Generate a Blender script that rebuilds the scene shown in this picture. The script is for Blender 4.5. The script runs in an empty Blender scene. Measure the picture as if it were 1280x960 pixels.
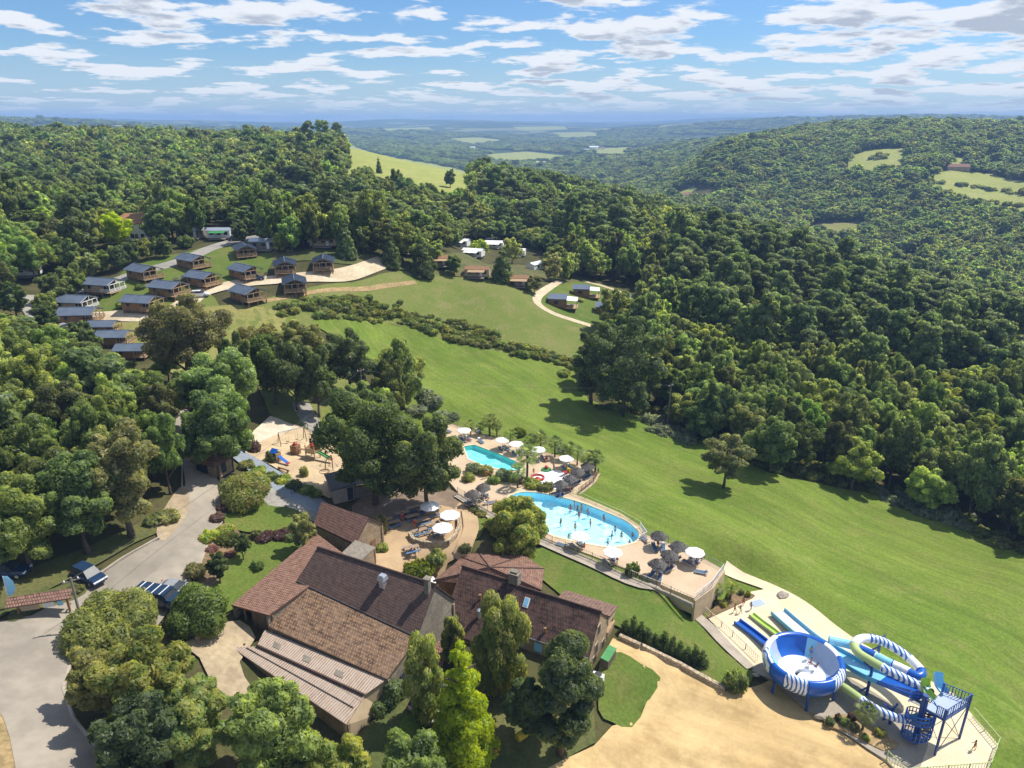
import bpy, bmesh, math, random
import numpy as np
from mathutils import Vector, Matrix
from mathutils.geometry import delaunay_2d_cdt
R = math.radians
random.seed(7); RNG = np.random.default_rng(7)
scene = bpy.context.scene
COL = scene.collection
# ------------------------------------------------------------------ camera
PITCH, FPX, CAMZ = R(20.4), 887.0, 62.0
cam_d = bpy.data.cameras.new('camera'); cam_d.sensor_width = 36.0; cam_d.lens = 36.0*FPX/1280.0
cam_d.clip_start = 0.5; cam_d.clip_end = 40000
cam = bpy.data.objects.new('camera', cam_d); COL.objects.link(cam)
cam.location = (0, 0, CAMZ); cam.rotation_euler = (math.pi/2-PITCH, 0, 0); scene.camera = cam
# ------------------------------------------------------------------ light and sky
SUN_EL, SUN_AZ = R(57), R(66)          # azimuth clockwise from +Y
sun_d = bpy.data.lights.new('sun', 'SUN'); sun_d.energy = 4.3; sun_d.angle = R(0.5); sun_d.color = (1.0, 0.94, 0.84)
sun = bpy.data.objects.new('sun', sun_d); COL.objects.link(sun)
sdir = Vector((math.sin(SUN_AZ)*math.cos(SUN_EL), math.cos(SUN_AZ)*math.cos(SUN_EL), math.sin(SUN_EL)))
sun.rotation_euler = sdir.to_track_quat('Z', 'Y').to_euler(); sun.location = (0, 0, 300)
world = bpy.data.worlds.new('World'); scene.world = world; world.use_nodes = True
scene.view_settings.view_transform = 'Standard'; scene.view_settings.look = 'None'
scene.view_settings.exposure = 0.45; scene.view_settings.gamma = 1.0

class NT:
    """tiny node helper"""
    def __init__(s, tree): s.t = tree
    def n(s, typ, props=None, **ins):
        nd = s.t.nodes.new(typ)
        for k, v in (props or {}).items(): setattr(nd, k, v)
        for k, v in ins.items():
            key = int(k[1:]) if k[0] == '_' and k[1:].isdigit() else k.replace('__', ' ')
            sock = nd.inputs[key]
            if isinstance(v, bpy.types.NodeSocket): s.t.links.new(v, sock)
            else: sock.default_value = v
        return nd
    def m(s, op, a, b=0.0, c=0.0):
        return s.n('ShaderNodeMath', {'operation': op}, _0=a, _1=b, _2=c).outputs[0]
    def vm(s, op, a, b=(0, 0, 0), sc=None):
        nd = s.n('ShaderNodeVectorMath', {'operation': op}, _0=a, _1=b)
        if sc is not None: nd.inputs['Scale'].default_value = sc
        return nd.outputs[0]
    def mix(s, f, a, b):
        nd = s.n('ShaderNodeMix', {'data_type': 'RGBA'})
        for k, v in ((0, f), (6, a), (7, b)):
            if isinstance(v, bpy.types.NodeSocket): s.t.links.new(v, nd.inputs[k])
            else: nd.inputs[k].default_value = v if k == 0 else (tuple(v)+(1,))[:4]
        return nd.outputs[2]
    def ramp(s, x, lo, hi, a=0.0, b=1.0, smooth=True):
        nd = s.n('ShaderNodeMapRange', {'interpolation_type': 'SMOOTHSTEP' if smooth else 'LINEAR'}, Value=x)
        for i, v in ((1, lo), (2, hi), (3, a), (4, b)): nd.inputs[i].default_value = v
        return nd.outputs[0]
    def noise(s, vec, scale, detail=4.0, rough=0.55, dist=0.0):
        nd = s.n('ShaderNodeTexNoise', {}, Scale=scale, Detail=detail, Roughness=rough, Distortion=dist)
        if vec is not None: s.t.links.new(vec, nd.inputs['Vector'])
        return nd.outputs['Fac']

def build_world():
    t = world.node_tree; t.nodes.clear(); g = NT(t)
    sky = g.n('ShaderNodeTexSky', {'sky_type': 'NISHITA', 'sun_disc': False, 'sun_elevation': SUN_EL, 'sun_rotation': SUN_AZ,
                                   'altitude': 150.0, 'air_density': 1.0, 'dust_density': 0.6, 'ozone_density': 2.0})
    d = g.n('ShaderNodeTexCoord').outputs['Generated']
    sep = g.n('ShaderNodeSeparateXYZ', {}, _0=d)
    el = g.m('MAXIMUM', sep.outputs[2], 0.0)
    def layer(up):
        k = g.m('ADD', g.m('ADD', el, up), 0.095)
        px = g.m('DIVIDE', sep.outputs[0], k); py = g.m('DIVIDE', sep.outputs[1], k)
        v = g.n('ShaderNodeCombineXYZ', {}, X=px, Y=py, Z=0.0).outputs[0]
        v = g.vm('ADD', v, (1.7, 7.9, 0.0))
        blob = g.noise(v, 1.75, 1.0, 0.35)
        fine = g.noise(v, 5.4, 7.0, 0.56)
        return g.m('ADD', g.m('MULTIPLY', blob, 0.72), g.m('MULTIPLY', fine, 0.42))
    side = g.m('MULTIPLY', g.ramp(sep.outputs[0], -0.3, 0.6), 0.06)   # the cover thickens to the right
    a2 = g.m('ADD', layer(0.0), side); b2 = g.m('ADD', layer(0.012), side)
    mask = g.ramp(a2, 0.565, 0.64)
    shade = g.m('MULTIPLY', g.ramp(b2, 0.595, 0.71), g.ramp(a2, 0.60, 0.69))
    ccol = g.mix(shade, (0.68, 0.70, 0.73), (0.36, 0.40, 0.47))
    skyc = g.vm('MULTIPLY', sky.outputs[0], (0.050, 0.072, 0.098))
    veil = g.m('MULTIPLY', g.ramp(el, 0.10, 0.0), 0.42)      # pale air towards the horizon
    skyc = g.mix(veil, skyc, (0.50, 0.60, 0.73))
    low = g.ramp(el, 0.0, 0.045, 0.35, 1.0)
    out = g.mix(g.m('MULTIPLY', g.m('MULTIPLY', mask, low), 0.95), skyc, ccol)
    out = g.mix(g.ramp(sep.outputs[2], 0.0, -0.02), out, (0.35, 0.42, 0.5))
    bg = g.n('ShaderNodeBackground', {}, Color=out, Strength=1.0)
    o = g.n('ShaderNodeOutputWorld'); t.links.new(bg.outputs[0], o.inputs[0])
build_world()

# ------------------------------------------------------------------ camera geometry helpers
CP, SP = math.cos(PITCH), math.sin(PITCH)
def ray(u, v):
    a, b = (u-640.0)/FPX, (v-480.0)/FPX
    return a, CP-b*SP, -SP-b*CP               # x, y, z for unit depth
def proj(x, y, z):
    dz = z-CAMZ
    zc = y*CP-dz*SP
    return 640.0+FPX*x/zc, 480.0+FPX*(-(y*SP+dz*CP))/zc, zc
def at_h(u, v, z):
    rx, ry, rz = ray(u, v); s = (z-CAMZ)/rz
    return Vector((rx*s, ry*s, z))
# terrain control points: pixel of the photograph, metres below the camera, height of what stands there
CTL = [
 # near, left
 (-150,960,48,0),(0,960,48,0),(100,960,49,0),(0,800,49,0),(112,721,50,0),(60,820,49,0),(220,737,51,0),(230,620,49.5,0),(225,540,48,0),
 (-100,700,47,0),(60,640,47,0),(-150,560,45,0),(50,520,45,0),(267,580,50,0),(140,480,45.5,0),(-120,450,43,0),
 # farm and courtyard
 (290,790,53.8,0),(340,880,55.5,0),(430,930,57,0),(520,690,54.5,0),(470,640,54,0),(560,640,55.5,0),(600,690,56.5,0),(650,930,60,0),
 (735,836,59.5,0),(330,680,52.5,0),(400,620,52.8,0),(370,570,52.5,0),(330,545,51.5,0),(420,585,53.2,0),(400,510,52.5,0),
 # pools, slides
 (560,550,57.5,0),(640,570,59,0),(720,650,61,0),(600,625,58,0),(850,715,61.5,0),(800,760,61.5,0),(900,830,62.5,0),(870,900,63,0),(780,960,62.5,0),
 (1000,830,64,0),(1100,900,64,0),(1200,930,64.5,0),(960,760,63.5,0),(1100,1000,64.5,0),
 # meadow
 (560,520,58,0),(700,510,62,0),(600,450,57,0),(480,410,52.5,0),(480,460,55,0),(900,610,64,0),(1000,570,66,0),(1270,700,68,0),(1270,900,68,0),(1400,800,69,0),
 (1100,700,66.5,0),(800,560,63.5,0),(380,420,47.5,0),(560,370,49,0),(640,400,53,0),(702,378,54,0),(770,385,57.5,0),(640,345,46,0),(750,450,60,0),
 # chalets
 (85,378,42,0),(150,430,45,0),(60,400,42.5,0),(180,377,40.5,0),(130,357,39.5,0),(241,325,37,0),(306,315,36.5,0),(311,368,40.5,0),(370,355,40,0),(404,330,37,0),(355,333,37.5,0),
 (470,340,40,0),(240,420,45,0),(172,290,34,0),(276,293,34,0),(20,330,36,0),(-150,330,34,0),(500,310,37.5,0),(575,303,40,0),
 # woods (canopy)
 (200,230,27,14),(100,200,22.5,14),(0,200,22.5,14),(250,180,16,14),(-20,168,9.5,14),(140,166,9.5,14),(380,166,12,14),(-200,175,10,14),
 (440,185,25,0),(500,185,26,14),(560,196,34,14),(460,174,19,14),(600,203,38,14),(550,215,38,0),(500,205,33,0),(580,228,42,0),(480,250,28,14),(600,260,39,14),(640,213,40,14),(720,225,44,14),(760,240,47,14),
 (700,290,41,14),(900,350,49,14),(850,420,53,14),(820,320,45,14),(600,290,38,14),
 (1280,480,57,15),(1280,420,58,16),(1140,465,70,0),(960,290,51,14),(830,255,49,14),(1280,398,62,14),(1080,345,57,14),(1000,430,54,14),(1420,480,62,14),(1100,560,58,12),(1280,600,60,12),
 # valley and right hill
 (1100,310,112,0),(1260,370,112,0),(1000,285,112,0),(850,243,110,0),(1195,205,52,0),(1240,230,73,0),(1100,190,42,0),(1160,225,68,0),(1420,330,112,0),
 (1100,160,12,10),(1280,156,8,10),(900,164,16,10),(1000,175,30,10),(980,230,80,10),(860,205,85,10),(800,200,92,10),(1420,200,40,5),
 (700,210,116,0),(650,190,118,0),(650,176,118,0),(560,185,112,0),(760,185,110,0),
 # left far
 (150,160,30,5),(40,158,26,5),(230,161,34,5),(320,164,50,5),(-200,160,25,5),
]
# far ground given as (x/y, y, z below camera)
FAR = [(-1.0,5000,45),(-.45,4800,40),(-.1,5200,70),(.15,5000,85),(.5,4200,10),(1.0,4200,0),(-.5,7000,20),(0,7000,40),(.3,7000,30),(.9,6500,5),
       (-1.0,10000,12),(-.5,10000,8),(0,10000,6),(.3,10000,6),(.9,10000,0),(-1,14000,60),(0,14000,60),(1,14000,60),(-.3,8300,60),(.1,8300,70),(.35,3400,70),
       (-.62,1500,45),(-.3,1500,70),(-.15,1300,85),(-.9,1500,45),(-.3,2400,95),(-.1,2000,110),(-.6,2300,60),
       (.42,1900,13),(.6,1700,13),(.75,1650,13),(.62,2600,30),(.28,2600,45),(.9,1700,13),(.55,3200,40)]
def _ctl():
    P, Z = [], []
    for u, v, h, tall in CTL:
        rx, ry, rz = ray(u, v); s = -h/rz
        if s < 0: continue
        P.append((rx/ry, math.log(ry*s))); Z.append(CAMZ-h-tall)
    for t, y, h in FAR:
        P.append((t, math.log(y))); Z.append(CAMZ-h)
    for t in (-2.2, -1, 0, 1, 2.2):
        P.append((t, math.log(8.0))); Z.append(12-5*t)
    return np.array(P), np.array(Z)
_P, _Z = _ctl()
_S = np.array((2.2, 1.0))
def _phi(r2): return 0.5*r2*np.log(r2+1e-9)
def _fit():
    X = _P*_S; n = len(X)
    d2 = ((X[:, None]-X[None])**2).sum(-1)
    A = np.zeros((n+3, n+3)); A[:n, :n] = _phi(d2)+np.eye(n)*0.012
    A[:n, n] = 1; A[:n, n+1:] = X; A[n, :n] = 1; A[n+1:, :n] = X.T
    b = np.zeros(n+3); b[:n] = _Z
    return np.linalg.solve(A, b)
_W = _fit()
def _rbf(q):
    q = q*_S; X = _P*_S; n = len(X); out = np.empty(len(q))
    for i in range(0, len(q), 4000):
        c = q[i:i+4000]; d2 = ((c[:, None]-X[None])**2).sum(-1)
        out[i:i+4000] = _phi(d2)@_W[:n]+_W[n]+c@_W[n+1:]
    return out
NTT, NY = 300, 460
TT = np.linspace(-1.75, 1.75, NTT); LY = np.linspace(math.log(16.0), math.log(14000.0), NY)
def sstep(x): x = np.clip(x, 0, 1); return x*x*(3-2*x)
def segdist(x, y, ax, ay, bx, by):
    dx, dy = bx-ax, by-ay; L = dx*dx+dy*dy+1e-9
    s = np.clip(((x-ax)*dx+(y-ay)*dy)/L, 0, 1)
    return np.hypot(x-ax-s*dx, y-ay-s*dy)
DECK_Z, PLAZA_Z, YARD_Z, HOUSE_Z = 1.6, -2.0, 7.2, 2.6
PADS = []   # (ax, ay, bx, by, radius, blend, z)
def _pad(u0, v0, u1, v1, z, r, bl):
    a, b = at_h(u0, v0, z), at_h(u1, v1, z); PADS.append((a.x, a.y, b.x, b.y, r, bl, z))
_pad(575, 565, 860, 712, DECK_Z-.5, 11, 12)
_pad(640, 590, 720, 650, DECK_Z-.5, 14, 9)
_pad(950, 775, 1180, 910, PLAZA_Z-.45, 9, 6)
_pad(470, 645, 556, 672, YARD_Z, 6, 6)
_pad(560, 775, 745, 800, HOUSE_Z, 5.5, 4.5)
def _terrain():
    T, L = np.meshgrid(TT, LY, indexing='ij')
    Z = _rbf(np.stack([T.ravel(), L.ravel()], 1)).reshape(T.shape)
    Y = np.exp(L); X = T*Y
    # far relief
    for k, (fx, fy, amp) in enumerate(((.0006, .0011, 34), (.0019, .0016, 16), (.005, .004, 5))):
        Z += amp*np.sin(X*fx+1.3*k+.4*np.sin(Y*fx*.7))*np.cos(Y*fy+.7*k)*sstep((Y-900)/2500)
    for ax, ay, bx, by, r, bl, z in PADS:
        w = 1-sstep((segdist(X, Y, ax, ay, bx, by)-r)/bl)
        Z = Z*(1-w)+z*w
    return X, Y, Z
TX, TY, TZ = _terrain()
def H(x, y):
    y = max(y, 16.01)
    a = (x/y-TT[0])/(TT[1]-TT[0]); b = (math.log(y)-LY[0])/(LY[1]-LY[0])
    a = min(max(a, 0), NTT-1.001); b = min(max(b, 0), NY-1.001)
    i, j = int(a), int(b); a -= i; b -= j
    return float((TZ[i, j]*(1-a)+TZ[i+1, j]*a)*(1-b)+(TZ[i, j+1]*(1-a)+TZ[i+1, j+1]*a)*b)
def HV(x, y):
    y = np.maximum(y, 16.01)
    a = np.clip((x/y-TT[0])/(TT[1]-TT[0]), 0, NTT-1.001); b = np.clip((np.log(y)-LY[0])/(LY[1]-LY[0]), 0, NY-1.001)
    i = a.astype(int); j = b.astype(int); a = a-i; b = b-j
    return (TZ[i, j]*(1-a)+TZ[i+1, j]*a)*(1-b)+(TZ[i, j+1]*(1-a)+TZ[i+1, j+1]*a)*b
_STEPS = np.exp(np.linspace(math.log(22), math.log(13000), 1400))
def at(u, v):
    """the point of the ground seen at a pixel"""
    rx, ry, rz = ray(u, v)
    x, y, z = rx*_STEPS, ry*_STEPS, CAMZ+rz*_STEPS
    below = np.nonzero(z < HV(x, y))[0]
    if len(below) == 0: s = _STEPS[-1]
    else:
        k = below[0]; lo, hi = (_STEPS[k-1] if k else 20.0), _STEPS[k]
        for _ in range(18):
            m = .5*(lo+hi)
            if CAMZ+rz*m < H(rx*m, ry*m): hi = m
            else: lo = m
        s = hi
    x, y = rx*s, ry*s
    return Vector((x, y, H(x, y)))
def top_h(p, v):
    """height above the point p of what reaches up to picture row v"""
    w = (v-480.0)/FPX
    return CAMZ-p.y*(SP+CP*w)/(CP-SP*w)-p.z
# ------------------------------------------------------------------ mesh builder and tagging
class MB:
    def __init__(s): s.v = []; s.f = []; s.mi = []; s.uv = []; s.cur = 0
    def face(s, idx, uv=None):
        s.f.append(tuple(idx)); s.mi.append(s.cur); s.uv.append(uv)
    def poly(s, pts, uv=None):
        b = len(s.v); s.v += [tuple(p) for p in pts]; s.face(range(b, b+len(pts)), uv)
    def box(s, c, d, rz=0.0, rx=0.0, ry=0.0, taper=1.0):
        M = Matrix.Rotation(rz, 3, 'Z') @ Matrix.Rotation(ry, 3, 'Y') @ Matrix.Rotation(rx, 3, 'X')
        b = len(s.v); c = Vector(c)
        for k in (-.5, .5):
            q = taper if k > 0 else 1.0
            for i, j in ((-.5, -.5), (.5, -.5), (.5, .5), (-.5, .5)):
                s.v.append(tuple(c+M @ Vector((i*d[0]*q, j*d[1]*q, k*d[2]))))
        for f in ((3, 2, 1, 0), (4, 5, 6, 7), (0, 1, 5, 4), (1, 2, 6, 5), (2, 3, 7, 6), (3, 0, 4, 7)): s.face([b+i for i in f])
    def bar(s, a, b_, w, h=None, up=(0, 0, 1)):
        a, b_ = Vector(a), Vector(b_); d = b_-a; L = d.length
        if L < 1e-6: return
        d /= L; sd = d.cross(Vector(up))
        if sd.length < 1e-3: sd = d.cross(Vector((1, 0, 0)))
        sd.normalize(); u2 = sd.cross(d); h = h or w; b = len(s.v)
        for p in (a, b_):
            for i, j in ((-.5, -.5), (.5, -.5), (.5, .5), (-.5, .5)): s.v.append(tuple(p+sd*i*w+u2*j*h))
        for f in ((3, 2, 1, 0), (4, 5, 6, 7), (0, 1, 5, 4), (1, 2, 6, 5), (2, 3, 7, 6), (3, 0, 4, 7)): s.face([b+i for i in f])
    def tube(s, path, rad, n=8, closed=False, caps=True, arc=None, mats=None):
        path = [Vector(p) for p in path]; m = len(path); rings = []
        nr = Vector((0, 0, 1))
        for k, p in enumerate(path):
            t = (path[min(k+1, m-1)]-path[max(k-1, 0)]) if not closed else path[(k+1) % m]-path[k-1]
            t.normalize(); sd = t.cross(Vector((0, 0, 1)))
            if sd.length < 1e-3: sd = t.cross(Vector((0, 1, 0)))
            sd.normalize(); up = sd.cross(t)
            r = rad[k] if isinstance(rad, (list, tuple)) else rad
            b = len(s.v); rings.append(b)
            a0, a1 = arc or (0, 2*math.pi)
            for i in range(n):
                a = a0+(a1-a0)*i/(n if not arc else n-1)
                s.v.append(tuple(p+sd*math.cos(a)*r+up*math.sin(a)*r))
        for k in range(m if closed else m-1):
            if mats: s.cur = mats(k/(m-1))
            for i in range(n if not arc else n-1):
                j = (i+1) % n; A, B = rings[k], rings[(k+1) % m]
                s.face((A+i, A+j, B+j, B+i))
        if caps and not closed and not arc:
            s.face([rings[0]+i for i in range(n)][::-1]); s.face([rings[-1]+i for i in range(n)])
    def lathe(s, prof, n=16, c=(0, 0, 0), a0=0.0, mats=None, sx=1.0, sy=1.0, caps=True):
        rings = []
        for r, z in prof:
            b = len(s.v); rings.append(b)
            for i in range(n):
                a = a0+2*math.pi*i/n; s.v.append((c[0]+r*math.cos(a)*sx, c[1]+r*math.sin(a)*sy, c[2]+z))
        for k in range(len(prof)-1):
            for i in range(n):
                if mats: s.cur = mats(k, i/n)
                j = (i+1) % n; s.face((rings[k]+i, rings[k]+j, rings[k+1]+j, rings[k+1]+i))
        if caps and prof[0][0] > 1e-4: s.face([rings[0]+i for i in range(n)][::-1])
        if caps and prof[-1][0] > 1e-4: s.face([rings[-1]+i for i in range(n)])
    def prism(s, pts, z0, z1):
        n = len(pts); b = len(s.v)
        s.v += [(p[0], p[1], z0) for p in pts]+[(p[0], p[1], z1) for p in pts]
        s.face([b+i for i in range(n)][::-1]); s.face([b+n+i for i in range(n)])
        for i in range(n): j = (i+1) % n; s.face((b+i, b+j, b+n+j, b+n+i))
    def slab(s, pts, th, uvs=None):
        """a sheet through 3-D points given a thickness downwards; counter-clockwise seen from above"""
        n = len(pts); b = len(s.v); pts = [Vector(p) for p in pts]
        nv = Vector((0, 0, 0))
        for i in range(n): nv += pts[i].cross(pts[(i+1) % n])
        if nv.z < 0: pts = pts[::-1]; uvs = uvs[::-1] if uvs else None
        s.v += [tuple(p) for p in pts]+[tuple(p-Vector((0, 0, th))) for p in pts]
        s.face([b+i for i in range(n)], uvs); s.face([b+n+i for i in range(n)][::-1])
        for i in range(n): j = (i+1) % n; s.face((b+i, b+n+i, b+n+j, b+j))
    def xf(s, M):
        s.v = [tuple(M @ Vector(p)) for p in s.v]; return s
    def build(s, name, mats, parent=None, smooth=False, loc=None):
        me = bpy.data.meshes.new(name); me.from_pydata(s.v, [], s.f)
        for m in (mats if isinstance(mats, (list, tuple)) else [mats]): me.materials.append(m)
        if any(s.mi): me.polygons.foreach_set('material_index', s.mi)
        if any(u is not None for u in s.uv):
            lay = me.uv_layers.new(name='UVMap'); k = 0
            for f, u in zip(s.f, s.uv):
                for i in range(len(f)):
                    lay.data[k].uv = u[i] if u else (0, 0); k += 1
        if smooth: me.polygons.foreach_set('use_smooth', [True]*len(s.f))
        me.update()
        return link(name, me, parent, loc)
def link(name, me, parent=None, loc=None):
    o = bpy.data.objects.new(name, me); COL.objects.link(o)
    if parent is not None: o.parent = parent
    if loc is not None: o.location = loc
    return o
def tag(o, label=None, cat=None, group=None, kind=None):
    if label: o['label'] = label
    if cat: o['category'] = cat
    if group: o['group'] = group
    if kind: o['kind'] = kind
    return o
def thing(name, label, cat, loc=(0, 0, 0), rz=0.0, group=None):
    o = bpy.data.objects.new(name, None); COL.objects.link(o); o.empty_display_size = .3
    o.location = loc; o.rotation_euler = (0, 0, rz)
    return tag(o, label, cat, group)
KIDS = {}
def kids_of(root):
    if root.name not in KIDS:
        def rec(o): return [(c, rec(c)) for c in o.children]
        KIDS[root.name] = rec(root)
    return KIDS[root.name]
def copy_tree(root, loc, rz=0.0, scale=None, label=None, group=None):
    r = root.copy(); COL.objects.link(r); r.location = loc; r.rotation_euler = (0, 0, rz)
    if scale is not None: r.scale = scale if isinstance(scale, (tuple, list)) else (scale,)*3
    if label: r['label'] = label
    if group: r['group'] = group
    def rec(lst, par):
        for c, sub in lst:
            q = c.copy(); COL.objects.link(q); q.parent = par; rec(sub, q)
    rec(kids_of(root), r)
    return r
class Proto:
    """first call moves the built thing itself, later calls copy it"""
    def __init__(s, root): s.root = root; s.used = False; kids_of(root)
    def put(s, loc, rz=0.0, scale=None, label=None, group=None):
        if not s.used:
            s.used = True; r = s.root; r.location = loc; r.rotation_euler = (0, 0, rz)
            if scale is not None: r.scale = scale if isinstance(scale, (tuple, list)) else (scale,)*3
            if label: r['label'] = label
            if group: r['group'] = group
            return r
        return copy_tree(s.root, loc, rz, scale, label, group)
# ------------------------------------------------------------------ materials
def _new(name):
    m = bpy.data.materials.new(name); m.use_nodes = True; t = m.node_tree; t.nodes.clear(); return m, NT(t)
def _out(g, sh): g.t.links.new(sh, g.n('ShaderNodeOutputMaterial').inputs[0])
def mat(name, c, c2=None, scale=1.0, rough=.7, bump=0.0, metal=0.0, coord='world', detail=5.0, lo=.35, hi=.65, spec=None, fine=None):
    """colour varied between c and c2 by noise"""
    m, g = _new(name)
    if coord == 'world': vec = g.n('ShaderNodeNewGeometry').outputs['Position']
    else: vec = g.n('ShaderNodeTexCoord').outputs['Object']
    c2 = c2 or tuple(min(1, x*.78) for x in c)
    f = g.ramp(g.noise(vec, scale, detail, .6), lo, hi)
    col = g.mix(f, c, c2)
    if fine:
        f2 = g.ramp(g.noise(vec, fine[0], 3.0, .6), .3, .7, 1-fine[1], 1+fine[1])
        col = g.vm('MULTIPLY', col, g.n('ShaderNodeCombineXYZ', {}, X=f2, Y=f2, Z=f2).outputs[0])
    b = g.n('ShaderNodeBsdfPrincipled', {}, Base__Color=col, Roughness=rough, Metallic=metal)
    if spec is not None: b.inputs['Specular IOR Level'].default_value = spec
    if bump:
        bn = g.n('ShaderNodeBump', {}, Strength=1.0, Distance=bump, Height=g.noise(vec, scale*6, 4.0, .6))
        g.t.links.new(bn.outputs[0], b.inputs['Normal'])
    _out(g, b.outputs[0]); return m
def leaf_mat(name, dark, light, hue=.03, val=.35, trans=.6, nscale=.9, pale=False):
    m, g = _new(name)
    info = g.n('ShaderNodeObjectInfo')
    pos = g.n('ShaderNodeNewGeometry').outputs['Position']
    f = g.ramp(g.noise(pos, nscale, 3.0, .6), .34, .66)
    col = g.mix(f, dark, light)
    rnd = info.outputs['Random']
    r2 = g.m('FRACT', g.m('MULTIPLY', rnd, 17.31))
    hs = g.n('ShaderNodeHueSaturation', {}, Hue=g.ramp(rnd, 0, 1, .5-hue, .5+hue, False), Saturation=g.ramp(r2, 0, 1, .74, .96, False) if val > .1 else 1.0,
             Value=g.ramp(g.m('FRACT', g.m('MULTIPLY', rnd, 7.77)), 0, 1, 1-val, 1+val, False), Color=col)
    col = hs.outputs[0]
    if pale: col = g.mix(g.ramp(g.m('FRACT', g.m('MULTIPLY', rnd, 41.7)), .86, .93, 0.0, .75), col, g.vm('MULTIPLY', col, (1.45, 1.4, 1.2)))
    d = g.n('ShaderNodeBsdfDiffuse', {}, Color=col, Roughness=.6)
    tc = g.vm('MULTIPLY', col, (1.5, 1.45, .75))
    tr = g.n('ShaderNodeBsdfTranslucent', {}, Color=tc)
    gl = g.n('ShaderNodeBsdfGlossy', {}, Color=(.8, .85, .8, 1), Roughness=.45)
    a = g.n('ShaderNodeMixShader', {}, _0=trans, _1=d.outputs[0], _2=tr.outputs[0])
    b = g.n('ShaderNodeMixShader', {}, _0=.02, _1=a.outputs[0], _2=gl.outputs[0])
    _out(g, b.outputs[0]); return m
def grass_mat(name, c1, c2, c3, streak=None, bump=.05, grain=.2):
    m, g = _new(name)
    pos = g.n('ShaderNodeNewGeometry').outputs['Position']
    col = g.mix(g.ramp(g.noise(pos, .045, 4, .6), .36, .64), c1, c2)
    col = g.mix(g.ramp(g.noise(pos, .22, 5, .65), .42, .75), col, c3)
    if streak:       # mowing lines along a direction
        a, k, amt = streak
        rot = g.n('ShaderNodeVectorRotate', {'rotation_type': 'Z_AXIS'}, Vector=pos, Angle=a).outputs[0]
        f = g.ramp(g.noise(g.vm('MULTIPLY', rot, (.05, k, .5)), 1.0, 6, .72), .32, .68, 1-amt, 1+amt)
        f2 = g.ramp(g.noise(g.vm('MULTIPLY', rot, (.012, .22, .3)), 1.0, 3, .6), .38, .62, 1-amt*.5, 1+amt*.5)
        f = g.m('MULTIPLY', f, f2)
        col = g.vm('MULTIPLY', col, g.n('ShaderNodeCombineXYZ', {}, X=f, Y=f, Z=f).outputs[0])
    f = g.ramp(g.noise(pos, 2.6, 4, .7), .3, .7, 1-grain, 1+grain)
    col = g.vm('MULTIPLY', col, g.n('ShaderNodeCombineXYZ', {}, X=f, Y=f, Z=f).outputs[0])
    b = g.n('ShaderNodeBsdfPrincipled', {}, Base__Color=col, Roughness=.85); b.inputs['Specular IOR Level'].default_value = .15
    bn = g.n('ShaderNodeBump', {}, Strength=1.0, Distance=bump, Height=g.noise(pos, 3.5, 4, .7))
    g.t.links.new(bn.outputs[0], b.inputs['Normal'])
    _out(g, b.outputs[0]); return m
def roof_mat(name, cols, row, colw, rough=.8, mortar=(.03, .025, .022), ms=.1, bump=.04, var=.5, stain=None):
    """tile roof: brick pattern on the roof's own UV in metres; courses run across the slope"""
    m, g = _new(name)
    uv = g.n('ShaderNodeUVMap').outputs[0]
    br = g.n('ShaderNodeTexBrick', {'offset': .5}, Vector=uv, Scale=1.0, Color1=cols[0]+(1,), Color2=cols[1]+(1,), Mortar=mortar+(1,))
    br.inputs['Brick Width'].default_value = colw; br.inputs['Row Height'].default_value = row
    br.inputs['Mortar Size'].default_value = ms*row; br.inputs['Mortar Smooth'].default_value = .4; br.inputs['Bias'].default_value = 0
    f = g.ramp(g.noise(uv, 1.6, 6, .7), .35, .7); col = g.mix(g.m('MULTIPLY', f, var), br.outputs[0], cols[2])
    f = g.ramp(g.noise(uv, .35, 4, .6), .38, .68); col = g.mix(g.m('MULTIPLY', f, .45), col, cols[3])
    f = g.ramp(g.noise(uv, 5.5, 2, .6), .62, .72); col = g.mix(g.m('MULTIPLY', f, .5), col, stain or cols[1])
    b = g.n('ShaderNodeBsdfPrincipled', {}, Base__Color=col, Roughness=rough); b.inputs['Specular IOR Level'].default_value = .25
    sep = g.n('ShaderNodeSeparateXYZ', {}, _0=uv)
    saw = g.m('FRACT', g.m('DIVIDE', sep.outputs[1], row))
    hgt = g.m('ADD', g.m('MULTIPLY', saw, -1.0), g.m('MULTIPLY', br.outputs['Fac'], -.6))
    bn = g.n('ShaderNodeBump', {}, Strength=1.0, Distance=bump, Height=hgt)
    g.t.links.new(bn.outputs[0], b.inputs['Normal'])
    _out(g, b.outputs[0]); return m
def stripe_mat(name, ca, cb, freq, ax=0, rough=.35, wob=.6, lo=.45, hi=.55):
    """two colours in ragged bands along UV x"""
    m, g = _new(name)
    uv = g.n('ShaderNodeUVMap').outputs[0]
    sep = g.n('ShaderNodeSeparateXYZ', {}, _0=uv)
    x = g.m('ADD', g.m('MULTIPLY', sep.outputs[ax], freq), g.m('MULTIPLY', g.noise(uv, 1.3, 2, .5), wob*3))
    f = g.ramp(g.m('FRACT', x), lo-.08, hi-.02)
    f2 = g.ramp(g.m('FRACT', x), .9, 1.0)
    f = g.m('SUBTRACT', f, f2)
    b = g.n('ShaderNodeBsdfPrincipled', {}, Base__Color=g.mix(f, ca, cb), Roughness=rough); _out(g, b.outputs[0]); return m
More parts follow.
